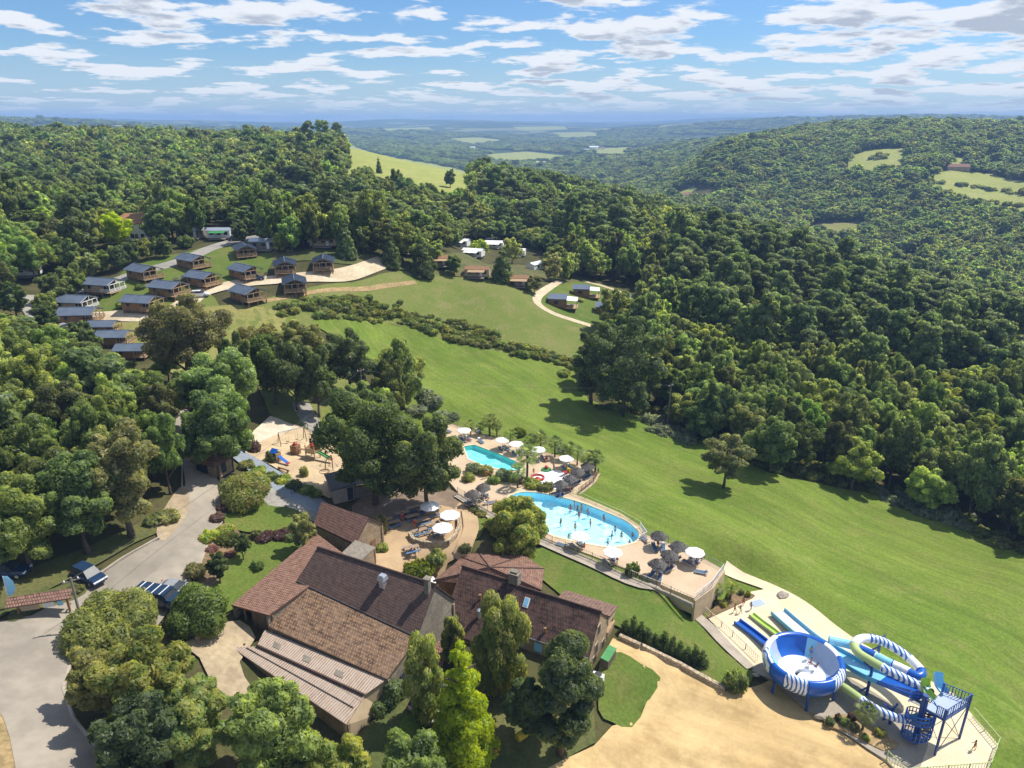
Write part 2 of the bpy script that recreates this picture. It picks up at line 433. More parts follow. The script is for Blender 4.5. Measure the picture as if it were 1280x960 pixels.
def plank_mat(name, c1, c2, width, rough=.75, axis=2):
    m, g = _new(name)
    o = g.n('ShaderNodeTexCoord').outputs['Object']; sep = g.n('ShaderNodeSeparateXYZ', {}, _0=o)
    k = g.m('DIVIDE', sep.outputs[axis], width); cell = g.m('FLOOR', k)
    wn = g.n('ShaderNodeTexWhiteNoise', {'noise_dimensions': '1D'}, W=cell).outputs[0]
    col = g.mix(wn, c1, c2)
    f = g.ramp(g.noise(o, 1.5, 5, .65), .35, .7, .75, 1.1)
    edge = g.ramp(g.m('ABSOLUTE', g.m('SUBTRACT', g.m('FRACT', k), .5)), .42, .5, 1.0, .45)
    f = g.m('MULTIPLY', f, edge)
    col = g.vm('MULTIPLY', col, g.n('ShaderNodeCombineXYZ', {}, X=f, Y=f, Z=f).outputs[0])
    b = g.n('ShaderNodeBsdfPrincipled', {}, Base__Color=col, Roughness=rough); _out(g, b.outputs[0]); return m
def stone_mat(name, c1, c2, joint, scale=2.6):
    m, g = _new(name)
    pos = g.n('ShaderNodeNewGeometry').outputs['Position']
    v = g.n('ShaderNodeTexVoronoi', {'feature': 'DISTANCE_TO_EDGE'}, Vector=pos, Scale=scale)
    v2 = g.n('ShaderNodeTexVoronoi', {}, Vector=pos, Scale=scale)
    s = g.n('ShaderNodeSeparateXYZ', {}, _0=v2.outputs['Color'])
    col = g.mix(s.outputs[0], c1, c2); e = g.ramp(v.outputs['Distance'], .02, .09)
    col = g.mix(e, joint, col)
    f = g.ramp(g.noise(pos, .5, 5, .6), .35, .7, .8, 1.12)
    col = g.vm('MULTIPLY', col, g.n('ShaderNodeCombineXYZ', {}, X=f, Y=f, Z=f).outputs[0])
    b = g.n('ShaderNodeBsdfPrincipled', {}, Base__Color=col, Roughness=.9)
    bn = g.n('ShaderNodeBump', {}, Strength=1.0, Distance=.04, Height=e); g.t.links.new(bn.outputs[0], b.inputs['Normal'])
    _out(g, b.outputs[0]); return m
M = {}
def D(k, *a, **kw): M[k] = mat(k, *a, **kw)
D('asphalt', (.35, .305, .243), (.255, .225, .182), .10, .9, .004, detail=9, fine=(.7, .08))
D('blue_path', (.25, .285, .33), (.20, .235, .28), .4, .85, .01, fine=(4, .1))
D('track', (.58, .49, .345), (.46, .375, .245), .15, .95, .02, fine=(1.5, .12))
D('grey_track', (.32, .30, .265), (.24, .23, .20), .2, .95, .02, fine=(1.5, .12))
D('sand_lot', (.58, .44, .235), (.41, .285, .135), .075, .95, .12, detail=8, lo=.38, hi=.66, fine=(.6, .16))
D('play_sand', (.55, .42, .255), (.43, .325, .20), .25, .95, .03, fine=(3, .08))
D('pale_gravel', (.62, .55, .43), (.52, .45, .34), .4, .95, .02, fine=(4, .12))
D('court', (.46, .325, .185), (.39, .27, .155), .35, .9, .01, fine=(5, .07))
D('court_dark', (.23, .165, .11), (.17, .12, .08), .4, .9, .01, fine=(4, .12))  # brown ground of the tables, tree shade put into its colour
D('deck_sand', (.56, .43, .29), (.50, .375, .25), .3, .85, .01, fine=(5, .07))
D('plaza', (.70, .60, .415), (.62, .51, .33), .25, .8, .01, fine=(4, .05))
D('plaza_grey', (.36, .315, .25), (.29, .25, .20), .3, .85, .01, fine=(4, .08))
D('concrete', (.42, .36, .29), (.33, .285, .23), .6, .9, .01, fine=(5, .1))
D('yard', (.40, .315, .20), (.30, .235, .15), .2, .95, .02, fine=(1.5, .14))
D('patch', (.29, .255, .205), (.235, .21, .17), .3, .9, .004, fine=(1.2, .08))
D('earth', (.22, .14, .075), (.14, .10, .05), .6, .95, .04, fine=(2.5, .25))
D('dry_earth', (.36, .25, .12), (.27, .20, .09), .3, .95, .05, fine=(2, .25))
D('white', (.80, .80, .78), (.74, .74, .72), 1.0, .5)
D('canvas', (.84, .83, .81), (.78, .77, .75), .8, .8)
D('grey_metal', (.32, .33, .35), None, 2, .4, metal=.6)
D('dark_metal', (.05, .05, .055), None, 2, .5)
D('zinc', (.55, .6, .68), (.42, .46, .52), 2, .35, metal=.6)
D('thatch', (.075, .07, .068), (.15, .14, .13), 5, .95, .05, coord='obj')
D('timber', (.28, .15, .07), (.19, .10, .05), 2, .75)
D('pale_timber', (.42, .29, .16), (.33, .22, .12), 2, .75)
D('dark_timber', (.09, .065, .045), (.14, .10, .07), 2, .85)
D('grey_timber', (.24, .21, .17), (.17, .15, .12), 2, .85)
D('blue', (.012, .115, .50), (.010, .095, .42), .7, .3, coord='obj')
D('navy_steel', (.02, .075, .30), (.018, .06, .23), 1, .4)
D('sky_blue', (.26, .60, .82), (.22, .54, .77), .7, .3)
D('cyan', (.10, .42, .62), (.09, .37, .56), .7, .3)
D('lime', (.38, .58, .05), (.33, .52, .05), .7, .35)
D('pale_lime', (.45, .56, .22), (.39, .5, .19), .7, .35)
D('gel_white', (.84, .86, .88), (.78, .81, .84), .7, .3)
D('gel_grey', (.40, .48, .62), (.36, .44, .57), .7, .3)
D('red', (.50, .03, .03), (.40, .03, .03), 1, .5)
D('orange', (.55, .24, .03), None, 1, .5)
D('yellow', (.62, .46, .03), None, 1, .5)
D('green', (.04, .25, .06), None, 1, .5)
D('pool_tile', (.40, .78, .90), (.30, .70, .86), .9, .35)
D('small_pool_tile', (.22, .66, .66), (.17, .58, .60), .9, .35)
D('bench_blue', (.10, .20, .34), (.08, .16, .28), 2, .6)
D('table_wood', (.36, .25, .16), (.27, .19, .12), 3, .7)
D('lounger_grey', (.12, .15, .20), (.09, .11, .15), 2, .7)
D('lounger_blue', (.06, .13, .22), (.05, .10, .18), 2, .7)
D('bark', (.13, .105, .08), (.07, .055, .04), 3, .95)
D('pine_bark', (.14, .085, .055), (.08, .05, .035), 3, .95)
D('pale_bark', (.45, .43, .38), (.25, .23, .2), 3, .9)
D('tyre', (.02, .02, .02), None, 2, .8)
D('render', (.50, .39, .255), (.43, .33, .21), .8, .9)
D('panel_dark', (.03, .033, .04), (.02, .022, .03), 1, .35)
D('glass', (.03, .04, .05), (.05, .06, .07), 1, .3, spec=.12)
D('skin', (.50, .27, .17), None, 3, .6)
D('skin_tan', (.34, .17, .10), None, 3, .6)
D('hair', (.03, .02, .015), None, 3, .7)
M['chalet_roof'] = mat('chalet_roof', (.115, .15, .205), (.09, .12, .17), .5, .55)
M['planks'] = plank_mat('planks', (.33, .185, .085), (.25, .135, .06), .18)
M['planks_tan'] = plank_mat('planks_tan', (.50, .38, .25), (.42, .315, .20), .18)
M['barn_boards'] = plank_mat('barn_boards', (.13, .105, .08), (.08, .062, .045), .22, axis=0)
M['stone'] = stone_mat('stone', (.40, .285, .165), (.31, .215, .12), (.40, .33, .24))
M['grey_stone'] = stone_mat('grey_stone', (.30, .26, .20), (.21, .18, .14), (.31, .28, .23), 3.2)
M['wall_stone'] = stone_mat('wall_stone', (.50, .41, .28), (.40, .32, .21), (.28, .22, .16), 1.6)
M['roof_dark'] = roof_mat('roof_dark', [(0.165, 0.105, 0.082), (0.099, 0.065, 0.057), (0.215, 0.133, 0.101), (0.090, 0.065, 0.060)], .30, .22, ms=.12, bump=.03)
M['roof_orange'] = roof_mat('roof_orange', [(0.363, 0.204, 0.116), (0.220, 0.121, 0.077), (0.462, 0.297, 0.171), (0.242, 0.165, 0.116)], .42, .34, mortar=(.045, .03, .022), ms=.34, bump=.09, stain=(.42, .22, .10))
M['roof_red'] = roof_mat('roof_red', [(0.351, 0.182, 0.122), (0.199, 0.110, 0.078), (0.427, 0.248, 0.177), (0.213, 0.123, 0.096)], .34, .26, ms=.16, bump=.03, stain=(.30, .21, .17))
M['roof_house'] = roof_mat('roof_house', [(0.239, 0.124, 0.091), (0.177, 0.096, 0.073), (0.292, 0.160, 0.114), (0.160, 0.099, 0.082)], .5, .34, mortar=(.02, .015, .014), ms=.36, bump=.09, var=.35)
M['roof_brown'] = roof_mat('roof_brown', [(0.228, 0.114, 0.084), (0.132, 0.072, 0.055), (0.264, 0.150, 0.108), (0.120, 0.074, 0.062)], .34, .26, ms=.14, bump=.03)
M['roof_pale'] = roof_mat('roof_pale', [(.50, .39, .31), (.42, .32, .25), (.56, .47, .39), (.44, .36, .30)], 2.6, .30, mortar=(.20, .145, .11), ms=.035, bump=.03, var=.4)
M['roof_porch'] = roof_mat('roof_porch', [(.33, .18, .125), (.25, .14, .10), (.40, .26, .19), (.22, .14, .11)], .42, .26, mortar=(.09, .06, .05), ms=.25, bump=.06)
M['sand_lot'] = grass_mat('sand_lot', (.55, .405, .20), (.46, .32, .145), (.35, .24, .11), streak=(R(20), .35, .13), bump=.03, grain=.06)
M['meadow'] = grass_mat('meadow', (.110, .172, .021), (.137, .188, .027), (.165, .197, .042), streak=(R(45), .8, .14))
M['slope_grass'] = grass_mat('slope_grass', (.120, .162, .030), (.155, .178, .046), (.19, .182, .065))
M['lawn'] = grass_mat('lawn', (0.082, 0.135, 0.020), (0.112, 0.153, 0.026), (0.153, 0.158, 0.043))
M['dry_lawn'] = grass_mat('dry_lawn', (.21, .215, .06), (.27, .235, .085), (.165, .19, .045))
M['far_field'] = grass_mat('far_field', (.27, .30, .07), (.33, .33, .10), (.22, .27, .06))
M['rough_grass'] = grass_mat('rough_grass', (.085, .105, .03), (.13, .12, .045), (.06, .08, .026))
# terrain
def terrain_mat():
    m, g = _new('terrain'); pos = g.n('ShaderNodeNewGeometry').outputs['Position']
    sep = g.n('ShaderNodeSeparateXYZ', {}, _0=pos)
    near = g.mix(g.ramp(g.noise(pos, .12, 6, .65), .35, .65), (.055, .062, .022), (.10, .095, .038))
    near = g.mix(g.ramp(g.noise(pos, 1.3, 4, .7), .45, .7), near, (.075, .055, .03))
    wood = g.mix(g.ramp(g.noise(pos, .035, 6, .75), .35, .65), (.026, .045, .016), (.055, .085, .027))
    fld = g.mix(g.noise(pos, .004, 3, .5), (.15, .19, .06), (.26, .24, .12))
    v = g.n('ShaderNodeTexVoronoi', {'feature': 'F1'}, Vector=pos, Scale=.0042); vs = g.n('ShaderNodeSeparateXYZ', {}, _0=v.outputs['Color'])
    patch = g.m('MULTIPLY', g.ramp(vs.outputs[0], .66, .70), g.ramp(g.noise(pos, .0016, 4, .55), .45, .52))
    far = g.mix(patch, wood, fld)
    col = g.mix(g.ramp(sep.outputs[1], 1500, 2300), near, far)
    b = g.n('ShaderNodeBsdfPrincipled', {}, Base__Color=col, Roughness=.95); b.inputs['Specular IOR Level'].default_value = .1
    bn = g.n('ShaderNodeBump', {}, Strength=1.0, Distance=.12, Height=g.noise(pos, 1.4, 5, .7)); g.t.links.new(bn.outputs[0], b.inputs['Normal'])
    _out(g, b.outputs[0]); return m
M['terrain'] = terrain_mat()
# ------------------------------------------------------------------ polygons on the ground
def W2(pix): return [tuple(at(*p)[:2]) for p in pix]
def smooth_poly(pts, n=3):
    """Catmull-Rom through closed 2-D points"""
    out = []; m = len(pts)
    for i in range(m):
        p0, p1, p2, p3 = (Vector(pts[(i+k-1) % m]) for k in range(4))
        for j in range(n):
            t = j/n
            out.append(tuple(.5*((2*p1)+(p2-p0)*t+(2*p0-5*p1+4*p2-p3)*t*t+(3*p1-p0-3*p2+p3)*t**3)))
    return out
def inside(x, y, poly):
    x = np.asarray(x, float); y = np.asarray(y, float); r = np.zeros(x.shape, bool); n = len(poly); j = n-1
    for i in range(n):
        xi, yi = poly[i]; xj, yj = poly[j]
        c = ((yi > y) != (yj > y)) & (x < (xj-xi)*(y-yi)/((yj-yi) if abs(yj-yi) > 1e-9 else 1e-9)+xi)
        r ^= c; j = i
    return r
def area(poly): return .5*sum(poly[i-1][0]*poly[i][1]-poly[i][0]*poly[i-1][1] for i in range(len(poly)))
def densify(poly, step):
    out = []
    for i in range(len(poly)):
        a, b = Vector(poly[i-1]), Vector(poly[i]); n = max(1, int((b-a).length/step))
        out += [tuple(a+(b-a)*k/n) for k in range(n)]
    return out
def cdt(poly, step, holes=()):
    poly = densify(poly, step)
    if area(poly) < 0: poly = poly[::-1]
    pts = [Vector(p) for p in poly]; n = len(pts); edges = [(i, (i+1) % n) for i in range(n)]
    for h in holes:
        h = densify(h, step); b = len(pts); pts += [Vector(p) for p in h]; edges += [(b+i, b+(i+1) % len(h)) for i in range(len(h))]
    xs = [p[0] for p in poly]; ys = [p[1] for p in poly]
    gx, gy = np.meshgrid(np.arange(min(xs), max(xs), step), np.arange(min(ys), max(ys), step))
    gx = gx.ravel()+.31*step*np.sin(gy.ravel()*7); gy = gy.ravel()
    k = inside(gx, gy, poly)
    for h in holes: k &= ~inside(gx, gy, h)
    pts += [Vector(p) for p in zip(gx[k], gy[k])]
    vs, _, fs, *_ = delaunay_2d_cdt(pts, edges, [], 0, 1e-4)
    F = []
    c = np.array([[sum(vs[i][0] for i in f)/len(f), sum(vs[i][1] for i in f)/len(f)] for f in fs])
    ok = inside(c[:, 0], c[:, 1], poly)
    for h in holes: ok &= ~inside(c[:, 0], c[:, 1], h)
    for f, o in zip(fs, ok):
        if o:
            a, b, d = (vs[i] for i in f[:3])
            F.append(tuple(f) if (b-a).cross(d-a) > 0 else tuple(f[::-1]))
    return vs, F
def sheet(name, pix, m, lift, step=2.5, smooth=0, world_pts=None, holes=(), label=None):
    poly = world_pts or W2(pix)
    if smooth: poly = smooth_poly(poly, smooth)
    vs, F = cdt(poly, step, holes)
    me = bpy.data.meshes.new(name); me.from_pydata([(p[0], p[1], H(p[0], p[1])+lift) for p in vs], [], F)
    me.materials.append(m if not isinstance(m, str) else M[m])
    me.polygons.foreach_set('use_smooth', [True]*len(F)); me.update()
    tag(link(name, me), kind='structure')
    return poly
def ribbon_pts(pix, w):
    """a strip of width w metres along pixel points"""
    P = [at(*p).xy for p in pix]; Q = []
    for i in range(len(P)-1):
        p0, p1, p2, p3 = P[max(i-1, 0)], P[i], P[i+1], P[min(i+2, len(P)-1)]
        for j in range(4):
            t = j/4; Q.append(.5*((2*p1)+(p2-p0)*t+(2*p0-5*p1+4*p2-p3)*t*t+(3*p1-p0-3*p2+p3)*t**3))
    Q.append(P[-1]); L, Rr = [], []
    for i, q in enumerate(Q):
        t = (Q[min(i+1, len(Q)-1)]-Q[max(i-1, 0)]).normalized(); nv = Vector((-t.y, t.x))
        L.append(tuple(q+nv*w/2)); Rr.append(tuple(q-nv*w/2))
    return L+Rr[::-1]
def ribbon(name, pix, w, m, lift, step=2.5): return sheet(name, None, m, lift+.22, step, world_pts=ribbon_pts(pix, w))
def box_kerb(name, pix, w, h, m, closed=False, parent=None):
    """a low kerb or edging following the ground along pixel points"""
    P = [at(*p) for p in pix]; Q = []
    for i in range(len(P)-1):
        n = max(2, int((P[i+1]-P[i]).length/1.5)); Q += [P[i].lerp(P[i+1], k/n) for k in range(n)]
    Q.append(P[-1]); b = MB()
    for a, c in zip(Q[:-1], Q[1:]):
        a = Vector((a.x, a.y, H(a.x, a.y)+h/2+.2)); c = Vector((c.x, c.y, H(c.x, c.y)+h/2+.2)); b.bar(a, c, w, h+.1)
    return b.build(name, M[m], parent)
# ------------------------------------------------------------------ the ground and its surfaces
POOL = [(636,624),(645,617),(662,615),(690,619),(725,628),(757,640),(783,652),(797,664),(797,674),(784,680),(760,683),(725,677),(690,668),(660,656),(643,642)]
POOL_W = smooth_poly([tuple(at_h(u, v, DECK_Z)[:2]) for u, v in POOL], 5)
SPOOL = [(580,558),(593,556),(625,568),(654,581),(650,588),(632,588),(606,582),(586,574)]
SPOOL_W = [tuple(at_h(u, v, DECK_Z)[:2]) for u, v in SPOOL]
SPLASH = [(664,600),(672,592),(690,588),(705,590),(716,597),(708,606),(692,612),(676,610)]
SPLASH_W = smooth_poly([tuple(at_h(u, v, DECK_Z)[:2]) for u, v in SPLASH], 4)
DECK = [(560,528),(572,532),(612,545),(650,556),(690,567),(722,575),(748,590),(742,602),(720,618),(745,628),(775,641),(800,657),(806,668),(850,684),(880,698),(905,712),
        (890,733),(868,748),(838,736),(785,712),(740,694),(700,680),(672,668),(640,656),(620,646),(598,633),(575,618),(560,600),(556,575),(540,552),(538,538)]
DECK_W = [tuple(at_h(u, v, DECK_Z)[:2]) for u, v in DECK]
def grow(poly, d):
    c = Vector((sum(p[0] for p in poly)/len(poly), sum(p[1] for p in poly)/len(poly)))
    return [tuple(Vector(p)+(Vector(p)-c).normalized()*d) for p in poly]
def build_ground():
    X, Y, Z = TX, TY, TZ.copy()
    for poly in (POOL_W, SPOOL_W):
        Z[inside(X, Y, grow(poly, .9))] -= 2.2
    n = NTT*NY; V = np.stack([X.ravel(), Y.ravel(), Z.ravel()], 1)
    i = np.arange(NTT-1)[:, None]*NY+np.arange(NY-1)[None]
    Fq = np.stack([i, i+NY, i+NY+1, i+1], -1).reshape(-1, 4)
    me = bpy.data.meshes.new('ground'); me.vertices.add(n); me.vertices.foreach_set('co', V.ravel())
    me.loops.add(Fq.size); me.loops.foreach_set('vertex_index', Fq.ravel())
    me.polygons.add(len(Fq)); me.polygons.foreach_set('loop_start', np.arange(0, Fq.size, 4)); me.polygons.foreach_set('loop_total', np.full(len(Fq), 4))
    me.polygons.foreach_set('use_smooth', np.ones(len(Fq), bool))
    me.materials.append(M['terrain']); me.update(calc_edges=True)
    tag(link('ground', me), kind='structure')
build_ground()
CLEAR = []            # world polygons where no wood grows
def S(name, pix, m, lift, step=2.5, smooth=3, clear=True):
    p = sheet(name, pix, m, lift+.22, step, smooth, holes=(grow(POOL_W, .9), grow(SPOOL_W, .9)) if name == 'meadow' else ())
    if clear: CLEAR.append(p)
    return p
S('meadow', [(392,404),(440,402),(480,404),(522,412),(560,427),(610,439),(680,452),(728,468),(735,500),(800,522),(870,548),(960,592),(1050,612),(1105,620),(1180,650),(1235,668),(1290,694),
   (1420,740),(1560,900),(1560,1100),(1260,1100),(1130,960),(1040,900),(960,850),(860,780),(780,740),(700,690),(640,650),(560,600),(520,560),(500,500),(440,440)], 'meadow', .08, 1.6, 3)
S('slope_meadow', [(285,392),(332,374),(440,354),(500,340),(560,346),(640,354),(672,364),(692,356),(760,362),(806,378),(806,394),(760,404),(742,455),(640,447),(560,428),(480,404),(395,406),(330,420),(200,400),(192,396),(230,388),(262,368)], 'slope_grass', .04, 3.0)
S('chalet_lawn', [(112,392),(140,362),(165,330),(225,318),(300,300),(332,305),(340,330),(318,350),(250,368),(190,394),(130,395)], 'lawn', .05, 3.0, 2)
S('dry_lawn', [(120,404),(195,404),(255,385),(320,384),(360,395),(330,440),(290,475),(240,480),(190,450),(150,420)], 'dry_lawn', .045, 3.0, 2)
S('plateau_lawn', [(325,300),(350,318),(420,312),(470,320),(560,318),(640,330),(700,340),(790,368),(690,352),(640,352),(560,345),(500,338),(420,330),(340,330)], 'rough_grass', .03, 3.5, 0, clear=False)
S('lodge_lawn', [(672,372),(692,358),(730,352),(770,362),(806,380),(790,400),(740,405),(690,392)], 'lawn', .06, 2.5)
S('grove_grass', [(330,478),(400,455),(450,470),(470,500),(440,540),(400,545),(345,525),(330,500)], 'slope_grass', .035, 2.5, clear=False)
S('hill_meadow', [(431,181),(440,179),(462,190),(500,198),(540,205),(575,212),(592,220),(588,232),(594,262),(560,264),(520,255),(480,243),(450,233),(428,216)], 'far_field', .6, 9, 3)
S('far_field', [(1060,196),(1085,188),(1132,186),(1132,216),(1090,219),(1060,217)], 'far_field', 1.0, 25, 0)
S('far_field', [(1148,222),(1190,214),(1240,219),(1300,228),(1310,276),(1250,270),(1205,262),(1165,242)], 'far_field', 1.0, 20, 0)
for _f in ([(600,194),(660,190),(705,195),(690,204),(620,204)], [(690,166),(745,165),(750,172),(700,174)], [(556,174),(600,172),(645,177),(590,182)], [(470,161),(535,159),(545,164),(480,166)], [(640,159),(705,158),(710,162),(650,163)], [(120,158),(170,157),(175,161),(130,162)], [(740,186),(790,184),(780,194),(745,195)], [(835,246),(900,241),(905,250),(850,258)]):
    S('far_field', _f, 'far_field', 1.5, 60, 0)
S('far_field', [(1185,198),(1206,197),(1209,216),(1186,216)], 'far_field', 1.0, 20, 0)
S('far_field', [(1027,281),(1050,279),(1076,282),(1078,302),(1045,303),(1026,300)], 'dry_lawn', .8, 20, 0)
S('far_field', [(1120,319),(1150,318),(1152,338),(1122,338)], 'lawn', .8, 12, 0)
# tracks
CLEAR.append(ribbon('gravel_track', [(108,398),(150,396),(192,396),(225,386),(250,368),(290,357),(350,350),(410,346),(455,337),(482,327)], 5.5, 'track', .10, 2.5))
CLEAR.append(ribbon('farm_track', [(120,362),(165,345),(225,328),(262,312),(300,301),(340,294),(390,290)], 5.0, 'grey_track', .10, 3))
ribbon('lodge_path', [(700,352),(681,364),(672,372),(673,381),(690,392),(712,400),(738,408)], 2.6, 'track', .10, 2)
ribbon('lodge_path', [(728,352),(752,358),(775,366),(792,374)], 2.4, 'track', .10, 2)
ribbon('mown_path', [(330,378),(400,365),(460,362),(520,354)], 1.6, 'dry_earth', .09, 2)
CLEAR.append(ribbon('wood_track', [(36,370),(45,385),(60,405),(80,416)], 6, 'grey_track', .08, 2.5))
CLEAR.append(ribbon('wood_track', [(0,335),(40,327),(60,322)], 6, 'grey_track', .08, 3))
CLEAR.append(ribbon('wood_track', [(0,300),(50,302),(75,298)], 8, 'grey_track', .08, 3))
# the road
ROAD = [(-200,760),(0,780),(60,762),(98,742),(118,728),(150,705),(185,684),(214,668),(228,640),(232,605),(226,575),(214,545),(205,515),(240,515),(250,540),(246,565),(262,588),(278,612),(284,640),(272,668),(262,692),
        (255,712),(240,728),(222,750),(205,775),(180,800),(120,810),(92,830),(84,860),(96,900),(130,940),(180,1000),(220,1080),(60,1080),(20,960),(5,900),(-40,870),(-200,850)]
S('road', ROAD, 'asphalt', .10, 2.0, 2)
S('road_patch', [(120,727),(150,707),(190,681),(214,672),(222,684),(196,715),(160,742),(132,744)], 'patch', .115, 2, 0)
S('road_verge', [(-200,850),(-40,868),(0,876),(28,930),(70,1010),(90,1080),(-300,1080)], 'dry_earth', .06, 2.5, 0)
S('parking_verge', [(196,668),(205,640),(225,612),(236,615),(236,640),(224,660),(206,678)], 'yard', .12, 2, 3)
S('island_bed', [(10,775),(30,752),(70,738),(100,730),(112,738),(96,752),(50,766),(20,780)], 'rough_grass', .16, 2, 2)
S('wood_verge', [(-100,800),(0,775),(50,745),(110,715),(170,680),(205,665),(190,650),(100,690),(0,730),(-100,760)], 'rough_grass', .07, 2.5, 0)
box_kerb('road_kerb', [(228,612),(228,580),(215,550),(208,520)], .2, .12, 'concrete')['kind'] = 'structure'
box_kerb('road_kerb', [(262,588),(278,612),(284,640),(272,668),(262,692)], .2, .12, 'concrete')['kind'] = 'structure'
box_kerb('road_kerb', [(118,724),(150,702),(185,682),(205,671)], .25, .14, 'concrete')['kind'] = 'structure'
box_kerb('road_kerb', [(90,830),(80,862),(92,902),(126,942),(176,1002)], .25, .14, 'concrete')['kind'] = 'structure'
S('blue_path', [(282,566),(300,560),(340,586),(398,622),(440,645),(412,650),(372,632),(330,606)], 'blue_path', .12, 1.5, 0)
S('gravel_apron', [(330,606),(372,632),(412,650),(400,660),(372,640),(336,634),(322,618)], 'grey_track', .11, 1.5, 0)
S('blue_path', [(243,520),(250,522),(259,540),(256,558),(250,560),(252,540)], 'blue_path', .13, 1, 0)
S('playground', [(298,562),(312,552),(340,535),(372,533),(400,550),(428,568),(448,590),(440,610),(412,625),(380,608),(340,584)], 'play_sand', .12, 1.5, 2)
S('gravel_court', [(300,552),(318,540),(338,522),(350,526),(374,537),(345,546),(312,560)], 'pale_gravel', .15, 1.5, 0)
ribbon('garden_path', [(376,505),(388,528),(405,545)], 3.4, 'grey_track', .1, 1.5)
S('garden_lawn', [(284,640),(300,626),(330,622),(356,634),(384,650),(386,664),(330,668),(292,664),(278,650)], 'lawn', .10, 1.5, 2)
S('garden_lawn', [(252,752),(272,728),(286,700),(306,682),(340,676),(386,676),(400,690),(300,760),(270,770)], 'lawn', .10, 1.5, 2)
S('flower_bed', [(255,700),(268,668),(282,656),(300,668),(296,690),(282,706),(272,730),(256,740),(246,730)], 'earth', .11, 1.2, 2)
S('driveway', [(232,806),(270,786),(300,778),(320,800),(300,830),(318,866),(345,890),(330,908),(290,880),(262,850),(250,825)], 'yard', .10, 1.5, 2)
S('courtyard', [(446,690),(470,675),(500,655),(540,640),(575,628),(592,640),(588,668),(582,690),(560,706),(548,730),(500,720),(460,710)], 'court', .10, 1.5, 2)
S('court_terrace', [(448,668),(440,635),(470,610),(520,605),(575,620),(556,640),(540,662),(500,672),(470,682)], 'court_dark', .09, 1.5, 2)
S('court_lawn', [(584,652),(600,646),(620,650),(622,664),(600,674),(584,672)], 'lawn', .11, 1, 2)
S('pool_lawn', [(655,694),(690,682),(740,704),(800,730),(850,752),(885,775),(925,815),(945,840),(932,868),(900,862),(860,830),(800,798),(760,780),(700,745),(665,715)], 'lawn', .09, 2, 0)
S('house_lawn', [(750,826),(776,818),(800,832),(826,850),(810,880),(790,912),(764,905),(748,890)], 'lawn', .12, 1.2, 2)
S('sand_lot', [(766,800),(800,812),(850,836),(900,862),(938,862),(966,850),(1010,890),(1062,925),(1105,955),(1180,1040),(1200,1120),(560,1120),(640,985),(705,952),(742,935),(765,910),(800,900),(820,850),(780,830),(756,818)], 'sand_lot', .08, 2, 0)
S('back_garden', [(440,930),(470,900),(520,868),(560,850),(740,850),(745,930),(700,955),(630,990),(440,1000)], 'rough_grass', .06, 2, 0)
S('back_path', [(500,905),(540,880),(575,900),(560,940),(510,950)], 'lawn', .09, 1.5, 2)
CLEAR.append(W2([(250,760),(300,690),(390,620),(480,600),(600,620),(700,690),(800,760),(960,860),(800,960),(640,960),(440,960),(330,900),(270,850)]))
CLEAR.append(W2([(280,560),(340,520),(440,540),(560,520),(760,580),(900,710),(700,700),(560,640),(400,640)]))
# pool deck: one slab with openings for the pools
def deck():
    vs, F = cdt(DECK_W, 2.2, (POOL_W, SPOOL_W)); b = MB()
    for f in F: b.poly([(vs[i][0], vs[i][1], DECK_Z) for i in f])
    for poly, zb, sgn in ((DECK_W, DECK_Z-2.6, 1), (POOL_W, DECK_Z-.06, -1), (SPOOL_W, DECK_Z-.06, -1)):
        n = len(poly)
        for i in range(n):
            p, q = poly[i-1], poly[i]; b.poly([(p[0], p[1], zb), (q[0], q[1], zb), (q[0], q[1], DECK_Z), (p[0], p[1], DECK_Z)])
    tag(b.build('pool_deck', M['deck_sand']), kind='structure')
deck()
def water_mat(name, tint, rip):
    m, g = _new(name); pos = g.n('ShaderNodeNewGeometry').outputs['Position']
    tr = g.n('ShaderNodeBsdfTransparent', {}, Color=tint+(1,)); gl = g.n('ShaderNodeBsdfGlossy', {}, Roughness=.06)
    bn = g.n('ShaderNodeBump', {}, Strength=.8, Distance=rip, Height=g.noise(pos, 2.2, 3, .6, .6)); g.t.links.new(bn.outputs[0], gl.inputs['Normal'])
    fr = g.n('ShaderNodeFresnel', {}, IOR=1.33); g.t.links.new(bn.outputs[0], fr.inputs['Normal'])
    mx = g.n('ShaderNodeMixShader', {}, _0=fr.outputs[0], _1=tr.outputs[0], _2=gl.outputs[0]); _out(g, mx.outputs[0]); return m
M['water'] = water_mat('water', (.82, .96, 1.0), .12); M['turquoise_water'] = water_mat('turquoise_water', (.70, .95, .95), .08)
def floor_mat(name, c1, c2, c3):  # net of rippling light painted into the pool floor colour
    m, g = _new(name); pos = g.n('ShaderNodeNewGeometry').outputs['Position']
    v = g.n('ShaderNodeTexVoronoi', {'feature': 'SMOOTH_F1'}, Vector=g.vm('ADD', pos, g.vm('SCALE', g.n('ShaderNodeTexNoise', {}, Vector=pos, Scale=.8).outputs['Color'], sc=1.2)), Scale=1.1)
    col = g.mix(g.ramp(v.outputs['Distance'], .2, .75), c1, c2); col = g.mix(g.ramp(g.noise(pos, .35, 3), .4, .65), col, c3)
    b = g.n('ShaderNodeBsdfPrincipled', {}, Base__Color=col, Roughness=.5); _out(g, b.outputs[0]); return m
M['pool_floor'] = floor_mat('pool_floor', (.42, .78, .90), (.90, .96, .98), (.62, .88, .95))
M['small_pool_floor'] = floor_mat('small_pool_floor', (.38, .76, .78), (.58, .86, .86), (.30, .70, .73))
